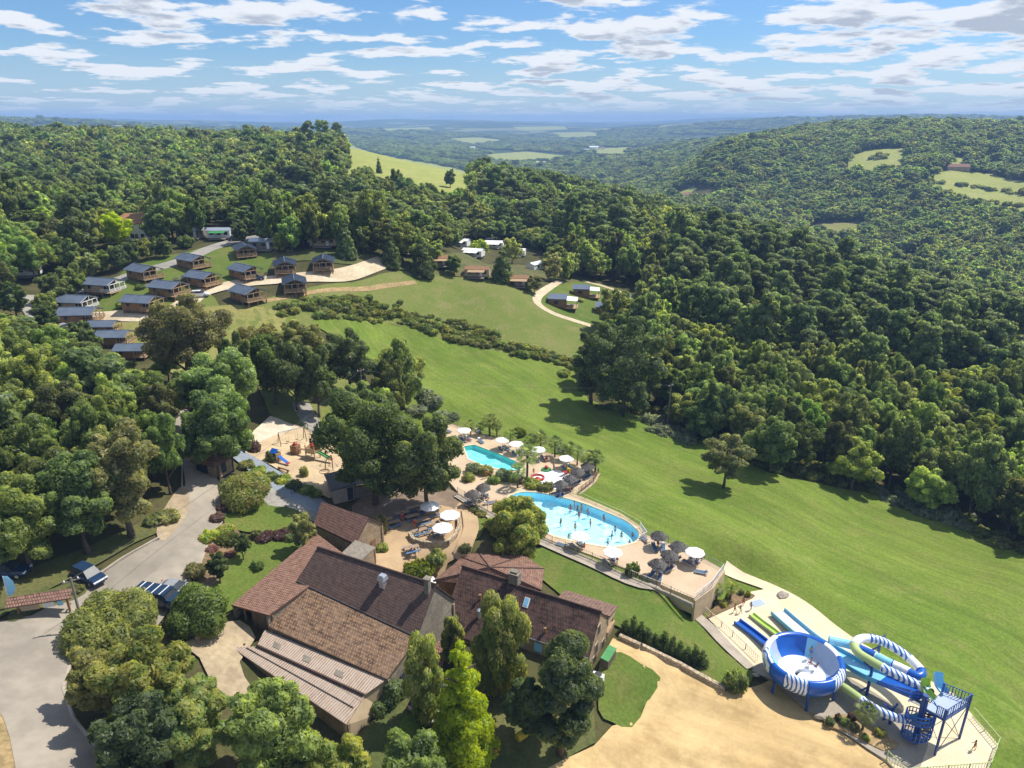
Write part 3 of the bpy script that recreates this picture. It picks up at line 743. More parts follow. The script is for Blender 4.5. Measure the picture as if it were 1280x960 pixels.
def pool(name, poly, depth, wl, tile, floor, water, label, coping):
    t = thing(name, label, 'pool', (0, 0, 0))
    n = len(poly); b = MB(); b.poly([(p[0], p[1], DECK_Z-depth) for p in poly]); b.build('pool_floor', M[floor], t)
    b = MB()
    for i in range(n):
        p, q = poly[i-1], poly[i]; b.poly([(q[0], q[1], DECK_Z-depth), (p[0], p[1], DECK_Z-depth), (p[0], p[1], DECK_Z-.02), (q[0], q[1], DECK_Z-.02)])
    b.build('pool_wall', M[tile], t)
    g = grow(poly, coping); b = MB()
    for i in range(n):
        p, q, r, s_ = poly[i-1], poly[i], g[i], g[i-1]
        b.poly([(p[0], p[1], DECK_Z+.06), (q[0], q[1], DECK_Z+.06), (r[0], r[1], DECK_Z+.06), (s_[0], s_[1], DECK_Z+.06)])
        b.poly([(p[0], p[1], DECK_Z-.1), (q[0], q[1], DECK_Z-.1), (q[0], q[1], DECK_Z+.06), (p[0], p[1], DECK_Z+.06)])
        b.poly([(s_[0], s_[1], DECK_Z), (r[0], r[1], DECK_Z), (r[0], r[1], DECK_Z+.06), (s_[0], s_[1], DECK_Z+.06)])
    b.build('coping', M['plaza'], t)
    w = grow(poly, -.02); vs, F = cdt(w, 2.0); b = MB()
    for f in F: b.poly([(vs[i][0], vs[i][1], DECK_Z-wl) for i in f])
    tag(b.build('pool_water', M[water], None), kind='structure')
pool('swimming_pool', POOL_W, 1.4, .16, 'pool_tile', 'pool_floor', 'water', 'large egg-shaped swimming pool full of bathers with pale blue rippled water', .45)
pool('small_pool', SPOOL_W, 1.0, .14, 'small_pool_tile', 'small_pool_floor', 'turquoise_water', 'small angular turquoise pool behind the planting of the upper deck', .4)
b = MB(); b.prism(SPLASH_W if area(SPLASH_W) > 0 else SPLASH_W[::-1], DECK_Z-.05, DECK_Z+.07)
tag(b.build('splash_pad', M['gel_white']), 'white rounded splash pad with small play figures beside the terrace parasols', 'splash pad')
# slide plaza: a paved slab
PLAZA = [(884,772),(905,752),(930,742),(962,736),(990,748),(1050,790),(1120,828),(1192,868),(1248,932),(1236,965),(1130,975),(1108,952),(1066,922),(1010,888),(968,850),(940,836)]
PLAZA_W = [tuple(at_h(u, v, PLAZA_Z)[:2]) for u, v in PLAZA]
b = MB(); b.prism(PLAZA_W if area(PLAZA_W) > 0 else PLAZA_W[::-1], PLAZA_Z-2.0, PLAZA_Z+.12); tag(b.build('slide_plaza', M['plaza']), kind='structure'); CLEAR.append(PLAZA_W)
def flat(name, pix, m, z, z0, kind='structure', smooth=2):
    w = smooth_poly([tuple(at_h(u, v, z)[:2]) for u, v in pix], smooth) if smooth else [tuple(at_h(u, v, z)[:2]) for u, v in pix]
    b = MB(); b.prism(w if area(w) > 0 else w[::-1], z0, z); return tag(b.build(name, M[m]), kind=kind)
flat('bowl_pad', [(940,838),(962,826),(1010,838),(1060,846),(1130,890),(1160,905),(1150,960),(1108,950),(1062,920),(1008,886),(966,850)], 'plaza_grey', PLAZA_Z+.16, PLAZA_Z+.05)
flat('palm_bed', [(882,772),(900,752),(922,738),(944,744),(930,752),(896,768)], 'earth', PLAZA_Z+.22, PLAZA_Z+.05, smooth=2)
flat('palm_bed', [(1030,900),(1050,892),(1078,900),(1110,920),(1124,930),(1104,938),(1060,915),(1036,908)], 'dry_earth', PLAZA_Z+.26, PLAZA_Z+.05, smooth=2)
# ------------------------------------------------------------------ trees
def LM(k, *a, **kw): M[k] = leaf_mat(k, *a, **kw)
LM('leaf_wood', (0.133, 0.204, 0.049), (0.345, 0.424, 0.105), .03, .42, pale=True)
LM('leaf_dark', (0.084, 0.147, 0.044), (0.218, 0.287, 0.081), .012, .22)
LM('leaf_olive', (0.209, 0.237, 0.079), (0.460, 0.455, 0.163), .02, .25)
LM('leaf_bright', (0.250, 0.399, 0.035), (0.520, 0.520, 0.085), .015, .2)
LM('leaf_fresh', (0.194, 0.309, 0.044), (0.507, 0.520, 0.088), .015, .2)
LM('leaf_lime', (.30, .40, .012), (.50, .58, .03), .008, .05)
LM('leaf_yellow', (.42, .52, .004), (.54, .62, .01), .006, .05)
LM('leaf_pine', (0.113, 0.185, 0.062), (0.297, 0.381, 0.131), .015, .28)
LM('leaf_birch', (0.222, 0.287, 0.079), (0.460, 0.460, 0.163), .01, .1)
LM('leaf_grey', (0.189, 0.246, 0.145), (0.377, 0.435, 0.305), .02, .2)
LM('leaf_bush', (0.124, 0.172, 0.037), (0.314, 0.358, 0.071), .03, .35)
LM('leaf_purple', (0.124, 0.074, 0.062), (0.248, 0.137, 0.124), .03, .3)
LM('flower_pink', (0.26, 0.13, 0.10), (0.42, 0.24, 0.20), .03, .3)
LM('leaf_palm', (0.127, 0.200, 0.048), (0.365, 0.430, 0.114), .02, .25)
def leaf_arrays(blobs, n, size, rng, flat=.0, elong=1.6, shell=(.6, 1.15), droop=0.0):
    B = np.array(blobs, float); w = (B[:, 3]*B[:, 4]+B[:, 4]*B[:, 5]+B[:, 3]*B[:, 5]); k = rng.choice(len(B), int(n*1.6), p=w/w.sum())
    d = rng.normal(size=(len(k), 3)); d[:, 2] += .22; d /= np.linalg.norm(d, axis=1)[:, None]
    c = B[k, :3]; r = B[k, 3:6]
    rad = shell[0]+(shell[1]-shell[0])*rng.random(len(k))**.7
    p = c+d*r*rad[:, None]
    q = (p[:, None, :]-B[None, :, :3])/B[None, :, 3:6]; dd = (q**2).sum(-1)
    p_in = (dd < .34).any(1); keep = ~p_in
    p, d = p[keep][:n], d[keep][:n]; m = len(p)
    nrm = d*.8+rng.normal(size=(m, 3))*.5; nrm[:, 2] += flat; nrm *= np.sign((nrm*d).sum(1))[:, None]; nrm /= np.linalg.norm(nrm, axis=1)[:, None]
    a = np.cross(nrm, rng.normal(size=(m, 3)))
    if droop: a = a*(1-droop)+np.array((0, 0, -1.))*droop*2
    a /= np.linalg.norm(a, axis=1)[:, None]; b = np.cross(nrm, a)
    s = size*(.55+.9*rng.random(m))[:, None]; a = a*s*elong*.5; b = b*s*.5
    off = nrm*s*.12
    V = np.stack([p-a-off, p-b*.9+off, p+a-off, p+b*.9+off], 1).reshape(-1, 3)
    F = np.arange(len(V)).reshape(-1, 4)
    sn = d*.55+nrm*.6; sn /= np.linalg.norm(sn, axis=1)[:, None]
    return V, F, np.repeat(sn, 4, 0)
ICO_V = None
def _ico():
    t = (1+5**.5)/2; v = np.array([(-1, t, 0), (1, t, 0), (-1, -t, 0), (1, -t, 0), (0, -1, t), (0, 1, t), (0, -1, -t), (0, 1, -t), (t, 0, -1), (t, 0, 1), (-t, 0, -1), (-t, 0, 1)], float)
    v /= np.linalg.norm(v[0])
    f = [(0, 11, 5), (0, 5, 1), (0, 1, 7), (0, 7, 10), (0, 10, 11), (1, 5, 9), (5, 11, 4), (11, 10, 2), (10, 7, 6), (7, 1, 8), (3, 9, 4), (3, 4, 2), (3, 2, 6), (3, 6, 8), (3, 8, 9), (4, 9, 5), (2, 4, 11), (6, 2, 10), (8, 6, 7), (9, 8, 1)]
    return v, f
ICO_V, ICO_F = _ico()
def crown_mesh(name, blobs, n, size, m, seed, core=.55, **kw):
    rng = np.random.default_rng(seed); V, F, N = leaf_arrays(blobs, n, size, rng, **kw)
    V = list(map(tuple, V)); F = list(map(tuple, F)); N = [N]
    if core:
        for bl in blobs:
            b = len(V); V += [tuple(np.array(bl[:3])+ICO_V[i]*np.array(bl[3:6])*core*(.85+.3*rng.random())) for i in range(12)]; F += [tuple(b+i for i in f) for f in ICO_F]; N.append(ICO_V)
    me = bpy.data.meshes.new(name); me.from_pydata(V, [], F); me.materials.append(M[m] if isinstance(m, str) else m); me.update()
    me.polygons.foreach_set('use_smooth', [True]*len(F)); me.normals_split_custom_set_from_vertices(np.concatenate(N).tolist()); return me
def blobs_round(rng, Rr=4.5, z0=2.6, z1=12.0, n=16, lump=.40, top=1.0):
    zc, hz = (z0+z1)/2, (z1-z0)/2; out = [(0, 0, zc-.08*hz, Rr*.52, Rr*.52, hz*.58)]
    lean = (rng.random(2)-.5)*Rr*.3
    for i in range(n):
        ph = i*2.399+rng.random()*.9; cz = 1-2*(i+.5)/n; cz = cz*.92; sr = math.sqrt(max(0, 1-cz*cz))
        rr = Rr*(.46+.34*rng.random()); q = lump*(.6+.55*rng.random())
        w = 1.0 if cz < 0 else 1-(1-top)*cz
        c = np.array((math.cos(ph)*sr*rr*w+lean[0]*max(0, cz), math.sin(ph)*sr*rr*w+lean[1]*max(0, cz), zc+cz*hz*(.62+.14*rng.random())))
        out.append((c[0], c[1], c[2], Rr*q*.8, Rr*q*.8, Rr*q*.68))
        for j in range(3):
            d = rng.normal(size=3)*.6+np.array((math.cos(ph)*sr, math.sin(ph)*sr, cz+.25)); d /= np.linalg.norm(d)
            p = c+d*Rr*q*.78; r2 = Rr*q*(.34+.26*rng.random()); out.append((p[0], p[1], max(z0*.8, p[2]), r2, r2, r2*.8))
    return out
def blobs_cone(rng, Rr=2.6, z0=1.0, z1=12.0, n=9, k=6):
    out = []
    for i in range(n):
        f = i/(n-1); z = z0+(z1-z0)*f; r = Rr*(1-f)**.8+.25
        for j in range(max(1, int(k*(1-f*.7)))):
            a = i*1.1+j*2*math.pi/max(1, int(k*(1-f*.7)))+rng.random()*.7; q = .34*r+.28
            out.append((math.cos(a)*r*.68, math.sin(a)*r*.68, z-.15*r, q*1.15, q*1.15, q*.8))
    return out
def blobs_pine(rng, Rr=3.4, z0=6.5, z1=14.0, n=13):
    out = []
    for i in range(n):
        f = i/(n-1); z = z0+(z1-z0)*f; r = Rr*(.35+.75*math.sin(min(1, .2+f*.9)*math.pi*.82))*(.55+.6*rng.random())
        a = i*2.4+rng.random(); q = Rr*(.26+.16*rng.random())
        out.append((math.cos(a)*r*.7, math.sin(a)*r*.7, z, q*1.25, q*1.25, q*.72))
    out.append((0, 0, z1-.6, Rr*.35, Rr*.35, Rr*.35)); return out
def blobs_birch(rng, Rr=2.9, z0=1.6, z1=12.0, n=18):
    out = []
    for i in range(n):
        f = (i+.5)/n; z = z0+(z1-z0)*f; r = Rr*math.sin((.12+.80*f)*math.pi)**.7*(.4+.5*rng.random()); a = i*2.4+rng.random()
        q = Rr*.30*(.8+.5*rng.random()); out.append((math.cos(a)*r, math.sin(a)*r, z, q*.9, q*.9, q*1.7))
    return out
def blobs_bush(rng, Rr=1.0, h=1.4, n=7):
    out = [(0, 0, h*.42, Rr*.62, Rr*.62, h*.45)]
    for i in range(n):
        a = i*2*math.pi/n+rng.random()*.8; q = Rr*(.34+.2*rng.random()); out.append((math.cos(a)*Rr*.58, math.sin(a)*Rr*.58, h*(.28+.3*rng.random()), q, q, q*1.05))
    return out
def trunk_mesh(name, h, r, m, seed, limbs=5, lean=.25, branch=2.2):
    rng = np.random.default_rng(seed+77); b = MB(); p = [(0, 0, -.5)]; x = y = 0
    for k in range(1, 6):
        x += (rng.random()-.5)*lean; y += (rng.random()-.5)*lean; p.append((x, y, h*k/5))
    b.tube(p, [r*1.35]+[r*(1-.15*k) for k in range(1, 6)], 7)
    for k in range(limbs):
        a = k*2.4+rng.random(); z = h*(.45+.5*k/max(1, limbs)); j = min(4, int(z/h*5)); q = p[j]
        L = branch*(.7+.6*rng.random()); e = (q[0]+math.cos(a)*L, q[1]+math.sin(a)*L, z+L*.75); mdl = (q[0]+math.cos(a)*L*.45, q[1]+math.sin(a)*L*.45, z+L*.25)
        b.tube([(q[0], q[1], z-.2), mdl, e], [r*.5, r*.36, r*.12], 5)
    me = bpy.data.meshes.new(name); me.from_pydata(b.v, [], b.f); me.materials.append(M[m]); me.polygons.foreach_set('use_smooth', [True]*len(b.f)); me.update(); return me
rg = np.random.default_rng
OAK = [blobs_round(rg(10+i), n=15+i % 4, lump=(.36, .42, .39, .45, .34)[i % 5], top=(1, .8, .6, .9, .75)[i % 5]) for i in range(5)]
PINE = [blobs_pine(rg(40+i), n=11+2*i) for i in range(4)]
CRN = {
 'wood0': [crown_mesh('crown_of_leaves', OAK[i], 14000, .28, 'leaf_wood', 100+i) for i in range(5)],
 'wood1': [crown_mesh('crown_of_leaves', OAK[i], 3000, .6, 'leaf_wood', 110+i) for i in range(5)],
 'wood2': [crown_mesh('crown_of_leaves', OAK[i], 520, 1.35, 'leaf_wood', 120+i, core=.72) for i in range(4)],
 'pine0': [crown_mesh('crown_of_needles', PINE[i], 3600, .5, 'leaf_pine', 130+i, core=.5, flat=.3, shell=(.5, 1.12)) for i in range(4)],
 'pine2': [crown_mesh('crown_of_needles', PINE[i], 420, 1.25, 'leaf_pine', 140+i, core=.6) for i in range(2)],
}
TRK = {'wood': [trunk_mesh('trunk', 6.0, .30, 'bark', i) for i in range(3)], 'pine': [trunk_mesh('trunk', 11.5, .24, 'pine_bark', 10+i, 6, .5, 1.9) for i in range(3)]}
def tree_from(name, crown, trunk, loc, rz, scale, label, cat='tree', group=None):
    t = thing(name, label, cat, loc, rz, group); t.scale = scale
    if trunk is not None: link('trunk', trunk, t)
    link('crown', crown, t); return t
# --- single trees one can point at: (name, kind, u, v_top, v_base, width_px, material, label)
SPECIAL_XY = []
_cnt = [0]
def special(name, kind, u, vt, vb, wpx, m, label, n=9000, size=.34, trunk='bark', cat='tree', group=None, dx=0.0, dy=0.0, z0f=None):
    if n > 4000: n, size = int(n*1.55), size*.8
    p = at(u, vb); h = max(1.0, top_h(p, vt)); _, _, zc = proj(p.x, p.y, p.z+h*.5); r = wpx*.5*zc/FPX
    _cnt[0] += 1; sd = 500+_cnt[0]*3; q = rg(sd)
    if kind == 'round': bl = blobs_round(q, r*.93, h*(z0f if z0f is not None else .22), h*.99, 19, .36, .85)
    elif kind == 'cone': bl = blobs_cone(q, r, h*.06, h*.97, 10, 6)
    elif kind == 'birch': bl = blobs_birch(q, r, h*.12, h*.98, 24)
    elif kind == 'pine': bl = blobs_pine(q, r*.95, h*(z0f or .25), h*.96, 22)
    elif kind == 'lone': bl = [(x, y, z*.78+h*.24, a, b_, c*.72) for x, y, z, a, b_, c in blobs_round(rg(21), r*.95, 0, h, 17, .34, .95)]
    else: bl = blobs_bush(q, r, h, 11)
    kw = {}
    if kind == 'birch': kw = dict(droop=.55, elong=2.2, shell=(.5, 1.15), core=0)
    if kind == 'pine': kw = dict(core=.4, shell=(.5, 1.12))
    cm = crown_mesh('crown_of_leaves', bl, n, size, m, sd, **kw)
    tm = trunk_mesh('trunk', h*(.55 if kind in ('round', 'bush') else .85), max(.07, min(.5, h*.026)), trunk, sd, 6, .02*h, r*.5)
    SPECIAL_XY.append((p.x, p.y, r*.8))
    return tree_from(name, cm, tm, p, 0, (1, 1, 1), label, cat, group)
sp = special
sp('oak_tree', 'round', 289, 438, 556, 100, 'leaf_wood', 'broad olive-green oak with a bare lower trunk beside the tiled kiosk', 15000, .36, z0f=.4)
sp('oak_tree', 'round', 243, 368, 500, 118, 'leaf_olive', 'very tall wide oak rising in front of the chalet track', 15000, .38, z0f=.3)
sp('oak_tree', 'round', 244, 460, 548, 52, 'leaf_wood', 'slender tree with a long bare trunk on the road side of the kiosk', 6000, .34, z0f=.4)
sp('oak_tree', 'round', 470, 480, 632, 142, 'leaf_dark', 'huge dark green oak between playground and courtyard tables', 22000, .36, z0f=.12)
sp('oak_tree', 'round', 535, 522, 640, 104, 'leaf_wood', 'dense round oak shading the courtyard beside the upper pool deck', 15000, .34, z0f=.12)
sp('magnolia_tree', 'round', 650, 620, 706, 84, 'leaf_fresh', 'glossy spreading magnolia between the large pool and the hipped roof', 13000, .36, z0f=.08)
sp('walnut_tree', 'lone', 904, 546, 612, 68, 'leaf_olive', 'lone rounded tree standing in the open mown meadow', 11000, .30)
sp('oak_tree', 'round', 373, 392, 497, 46, 'leaf_olive', 'tall narrow tree with grey bark at the upper end of the playground', 6000, .34, z0f=.32)
sp('oak_tree', 'round', 396, 396, 505, 50, 'leaf_olive', 'second tall tree in the clump above the playground', 6000, .36, z0f=.3)
sp('oak_tree', 'round', 438, 408, 500, 74, 'leaf_dark', 'dark rounded oak at the meadow edge in the clump above the playground', 10000, .36, z0f=.2)
sp('oak_tree', 'round', 330, 405, 482, 62, 'leaf_olive', 'sparse tree with two crooked bare stems above the playground', 5000, .34, z0f=.45)
sp('oak_tree', 'round', 502, 438, 498, 72, 'leaf_birch', 'light green leafy tree at the top corner of the bright meadow', 8000, .34, z0f=.15)
sp('maple_tree', 'round', 146, 266, 308, 44, 'leaf_yellow', 'bright yellow maple standing out among the green trees', 8000, .42, z0f=.12)
sp('maple_tree', 'round', 352, 248, 285, 22, 'leaf_bright', 'small yellow-green tree at the edge of the plateau wood', 4000, .5, z0f=.15)
sp('cypress_tree', 'cone', 580, 800, 940, 70, 'leaf_lime', 'bright green pyramid-shaped conifer behind the farmhouse', 14000, .30)
sp('birch_tree', 'birch', 533, 800, 908, 56, 'leaf_birch', 'slim birch against the end wall of the long barn', 5500, .27, 'pale_bark')
sp('birch_tree', 'birch', 626, 756, 872, 74, 'leaf_birch', 'large weeping birch hiding the middle of the farmhouse', 14000, .27, 'pale_bark')
sp('birch_tree', 'birch', 566, 776, 830, 30, 'leaf_birch', 'small birch between the two farm roofs', 5000, .26, 'pale_bark')
sp('pine_tree', 'pine', 700, 810, 945, 82, 'leaf_dark', 'dark bushy pine at the corner of the farmhouse gable', 15000, .30, 'pine_bark')
sp('oak_tree', 'round', 655, 838, 925, 58, 'leaf_dark', 'deep green tree tucked between the weeping birch and the pine', 10000, .32, z0f=.1)
sp('oak_tree', 'round', 40, 590, 716, 112, 'leaf_wood', 'big leafy tree overhanging the parking edge at the left picture side', 13000, .34, z0f=.12)
sp('oak_tree', 'round', 112, 555, 694, 96, 'leaf_wood', 'roadside tree with pale trunk left of the parked blue car', 12000, .34, z0f=.16)
sp('oak_tree', 'round', 165, 520, 672, 96, 'leaf_olive', 'roadside tree nearest the gravel bulge of the road', 12000, .34, z0f=.16)
sp('shrub', 'bush', 146, 758, 806, 104, 'leaf_bush', 'wide domed shrub below the utility pole at the road bend', 14000, .28, cat='shrub')
sp('tree_of_gold_leaves', 'round', 195, 790, 925, 120, 'leaf_fresh', 'tree with yellow-green top growing at the inner road bend', 14000, .32, z0f=.05)['category'] = 'tree'
sp('ash_tree', 'round', 130, 806, 892, 74, 'leaf_olive', 'olive leafy tree leaning over the lower road', 10000, .3, z0f=.05)
sp('ash_tree', 'round', 250, 845, 955, 112, 'leaf_bright', 'bright yellow-green tree beside the driveway below the barn', 14000, .32, z0f=.05)
sp('oak_tree', 'round', 185, 870, 970, 110, 'leaf_dark', 'dark tree beneath the yellow-green crowns at the road bend', 10000, .32, z0f=.05)
sp('oak_tree', 'round', 352, 846, 985, 128, 'leaf_wood', 'large oak in front of the pale corrugated lean-to', 16000, .32, z0f=.1)
sp('oak_tree', 'round', 430, 925, 1010, 100, 'leaf_fresh', 'fresh green tree cut by the bottom edge below the barn corner', 9000, .32, z0f=.1)
sp('oak_tree', 'round', 520, 922, 1010, 100, 'leaf_bush', 'leafy tree along the bottom edge between barn and pyramid conifer', 9000, .32, z0f=.1)
sp('shrub', 'bush', 252, 728, 788, 66, 'leaf_bush', 'yellowish overgrown shrub at the gate beside the parked cars', 8000, .27, cat='shrub')
sp('juniper_shrub', 'bush', 309, 592, 632, 58, 'leaf_bright', 'spreading yellow-green juniper on the garden lawn below the blue path', 7000, .28, cat='shrub')
sp('small_tree', 'round', 382, 640, 692, 36, 'leaf_olive', 'loose olive-leaved tree against the roof of the small stone house', 5000, .25, z0f=.15)['category'] = 'tree'
sp('small_tree', 'round', 305, 668, 702, 24, 'leaf_dark', 'little standard tree with a clear stem on the garden lawn', 2600, .24, z0f=.4)['category'] = 'tree'
sp('small_tree', 'round', 276, 690, 732, 26, 'leaf_dark', 'grey-green little tree in the flower bed by the road', 2600, .24, z0f=.25)['category'] = 'tree'
sp('small_tree', 'round', 668, 345, 368, 24, 'leaf_olive', 'small silver-green tree where the lodge path meets the meadow', 2600, .4, z0f=.3)['category'] = 'tree'
sp('oak_tree', 'round', 778, 382, 522, 118, 'leaf_dark', 'massive dark oak at the corner of the wood above the pools', 17000, .42, z0f=.05)
sp('oak_tree', 'round', 738, 400, 506, 46, 'leaf_dark', 'leafy dark tree on the outer flank of the massive corner oak', 7000, .42, z0f=.05)
sp('fir_tree', 'cone', 489, 286, 332, 22, 'leaf_dark', 'dark fir at the end of the gravel track', 4000, .5)
sp('fir_tree', 'cone', 527, 295, 345, 26, 'leaf_dark', 'dark fir among the mobile homes above the slope', 4500, .5)
sp('fir_tree', 'cone', 628, 310, 352, 26, 'leaf_dark', 'dark fir beside the brown mobile home', 4500, .5)
sp('fir_tree', 'cone', 433, 275, 322, 22, 'leaf_pine', 'grey-green fir behind the last chalet of the track', 4000, .5)
sp('fir_tree', 'cone', 474, 196, 218, 6, 'leaf_dark', 'slim dark cypress standing in the yellow hill meadow', 800, .6)
sp('round_tree', 'round', 563, 210, 236, 16, 'leaf_dark', 'dark round tree in the lower corner of the hill meadow', 1500, .9, z0f=.1)['category'] = 'tree'
# trees of the avenue and gardens round the chalets
for i, (u, vt, vb, w, m, l) in enumerate(((22,352,398,34,'leaf_dark','at the far left of the chalet lane'),(60,378,420,30,'leaf_dark','in front of the tan chalets'),(100,336,352,26,'leaf_wood','above the tan chalet roof'),(112,318,348,30,'leaf_wood','at the start of the avenue'),(128,312,342,28,'leaf_wood','second of the avenue'),(150,306,338,26,'leaf_dark','third of the avenue'),(166,300,332,26,'leaf_dark','fourth of the avenue'),
  (184,298,326,24,'leaf_wood','fifth of the avenue'),(205,294,323,28,'leaf_dark','sixth of the avenue'),(200,270,302,36,'leaf_dark','round one behind the avenue'),(232,296,310,20,'leaf_dark','at the asphalt track bend'),(92,330,375,36,'leaf_wood','behind the left chalet cars'),(70,338,385,36,'leaf_wood','left of the chalet cars'),(103,400,440,34,'leaf_dark','in front of the small stepping roofs'),(120,410,456,30,'leaf_dark','beside the small stepping roofs'),(60,366,394,30,'leaf_wood','over the left chalet lane'),
  (302,274,306,24,'leaf_dark','beside the green awning home'),(352,290,316,22,'leaf_wood','above the last two chalets'),(330,268,300,30,'leaf_dark','behind the upper chalets'),(380,270,308,26,'leaf_wood','between the last chalets and the wood'),(455,280,318,24,'leaf_wood','beside the last fir of the track'),(545,300,330,24,'leaf_wood','above the brown mobile homes'),(600,300,322,26,'leaf_bright','pale one among the white mobile homes'),(568,318,345,20,'leaf_dark','left of the middle brown home'),(537,320,345,20,'leaf_dark','right of the slope fir'),(640,296,330,28,'leaf_wood','between white homes and firs'),(690,318,352,30,'leaf_olive','right of the long blue-white home'),(705,322,352,26,'leaf_wood','above the curved lodge path'),
  (790,372,412,30,'leaf_olive','in front of the last lodge'),(520,300,322,24,'leaf_birch','behind the slope fir'),(420,262,300,30,'leaf_wood','behind the grey-green fir'))):
    special('garden_tree', 'round', u, vt, vb, w, m, 'rounded tree '+l, 2600, .55, z0f=.14)['category'] = 'tree'
# --- woods
FOREST_CLEAR = [p for p in CLEAR]
def in_clear(x, y):
    r = np.zeros(len(x), bool)
    for p in FOREST_CLEAR:
        a = np.array(p); k = (x >= a[:, 0].min()) & (x <= a[:, 0].max()) & (y >= a[:, 1].min()) & (y <= a[:, 1].max())
        if k.any(): r[k] |= inside(x[k], y[k], p)
    return r
# open ground without a surface of its own, as seen in the picture
for px in ([(100,400),(60,380),(30,368),(60,352),(108,350),(165,320),(225,302),(262,304),(300,296),(330,302),(350,322),(390,322),(430,322),(478,328),(520,336),(560,338),(600,350),(650,360),(690,352),(730,350),(800,365),(800,395),(745,410),(740,480),(500,500),(330,490),(300,480),(190,440)],
           [(540,338),(556,310),(575,299),(640,301),(694,322),(697,352),(640,360)],[(225,300),(235,285),(300,283),(300,300)],[(165,290),(165,280),(185,280),(188,292)],
           [(700,365),(760,362),(808,378),(805,400),(700,400)]):
    FOREST_CLEAR.append(W2(px))
FOREST_CLEAR.append(W2([(122,308),(192,292),(194,330),(176,345),(120,345)]))
FOREST_CLEAR.append(W2([(66,368),(130,368),(205,395),(205,475),(150,458),(90,432),(58,405)]))
VALLEY_OPEN = [W2([(1000,292),(1020,278),(1085,278),(1085,292)]), W2([(835,246),(850,238),(900,240),(905,248)])]
FOREST_CLEAR += VALLEY_OPEN
def scatter(y0, y1, sp0, tmax=.86):
    out = []; y = y0
    while y < y1:
        s = sp0(y); xs = np.arange(-tmax*y-30, tmax*y+30, s)
        xs = xs+(RNG.random(len(xs))-.5)*s*.8; ys = y+(RNG.random(len(xs))-.5)*s*.8
        out.append(np.stack([xs, ys, np.full(len(xs), s)], 1)); y += s*.92
    return np.concatenate(out)
def spacing(y): return 5.6+.0072*max(0, y-120) if y < 900 else 11.2+.0058*(y-900)
TR = scatter(46, 5200, spacing)
TR = TR[~in_clear(TR[:, 0], TR[:, 1])]
for sx, sy, sr in SPECIAL_XY: TR = TR[np.hypot(TR[:, 0]-sx, TR[:, 1]-sy) > sr+1.2]
_far_open = (np.sin(TR[:, 0]*.0031+1)*np.cos(TR[:, 1]*.0023)+.5*np.sin(TR[:, 0]*.011+TR[:, 1]*.007)) > .62
TR = TR[~(_far_open & (TR[:, 1] > 2200) & (RNG.random(len(TR)) < .93))]
TZg = HV(TR[:, 0], TR[:, 1])
# picture position of the foot
_zc = TR[:, 1]*CP-(TZg-CAMZ)*SP; TU = 640+FPX*TR[:, 0]/_zc; TVb = 480+FPX*(-(TR[:, 1]*SP+(TZg-CAMZ)*CP))/_zc
keep = (TU > -160) & (TU < 1440) & (TVb < 1150)
# the lower left corner and the foot of the farm are planted by hand
keep &= ~((TVb > 735) & (TU < 1000) & (TR[:, 1] < 80)) & ~((TU < 0) & (TVb > 700)) & ~((TVb > 740) & (TU > 300))
TR, TZg, TU, TVb, _zc = TR[keep], TZg[keep], TU[keep], TVb[keep], _zc[keep]
PINE_ZONES = [(W2([(820,345),(960,318),(1090,360),(1300,415),(1440,470),(1400,560),(1290,520),(1120,500),(960,470),(860,440)]), .72), (W2([(560,255),(680,240),(840,285),(800,330),(640,300)]), .25),
              (W2([(330,285),(480,270),(520,300),(420,318)]), .3)]
isp = RNG.random(len(TR)) < .05
for poly, fr in PINE_ZONES:
    k = inside(TR[:, 0], TR[:, 1], poly); isp[k] = RNG.random(k.sum()) < fr
# heights
LIM = [(-200, 390), (0, 392), (60, 402), (100, 428), (150, 448), (175, 456), (200, 470), (225, 500), (262, 520)]
TH = (9.0+6.0*RNG.random(len(TR)))*np.where(RNG.random(len(TR)) < .10, 1.25, 1.0)
isp &= ~((RNG.random(len(TR)) < .30) & (TU > 760))
TH = np.where(isp, TH*1.32, TH)
_pz = inside(TR[:, 0], TR[:, 1], PINE_ZONES[0][0]); TH[_pz & ~isp] *= .62
TH[(TR[:, 1] > 900)] *= .95
edge = inside(TR[:, 0], TR[:, 1], W2([(720,470),(735,520),(800,540),(870,565),(960,610),(1050,630),(1180,668),(1290,712),(1400,760),(1420,600),(1280,560),(1000,520),(830,480)]))
TH[edge] *= .92; isp[edge & (RNG.random(len(TR)) < .9)] = False
low = inside(TR[:, 0], TR[:, 1], W2([(30,350),(165,310),(230,285),(330,280),(480,320),(560,330),(720,350),(700,300),(480,262),(200,262),(0,300)]))
TH[low] *= .68
# trees below the chalets stay under the line of sight to them
_lim = np.interp(TU, [p[0] for p in LIM], [p[1] for p in LIM]); _w = (_lim-480)/FPX; _hmax = CAMZ-TR[:, 1]*(SP+CP*_w)/(CP-SP*_w)-TZg
_k = (TU < 262) & (TVb > _lim); TH[_k] = np.minimum(TH[_k], _hmax[_k]); TH[_k & (TH < 4.0)] = 0
_g = TH > 0; TR, TZg, TU, TVb, _zc, isp, TH = (a[_g] for a in (TR, TZg, TU, TVb, _zc, isp, TH))
TRAD = np.where(isp, TR[:, 2]*.50, TR[:, 2]*(.44+.32*RNG.random(len(TR))))
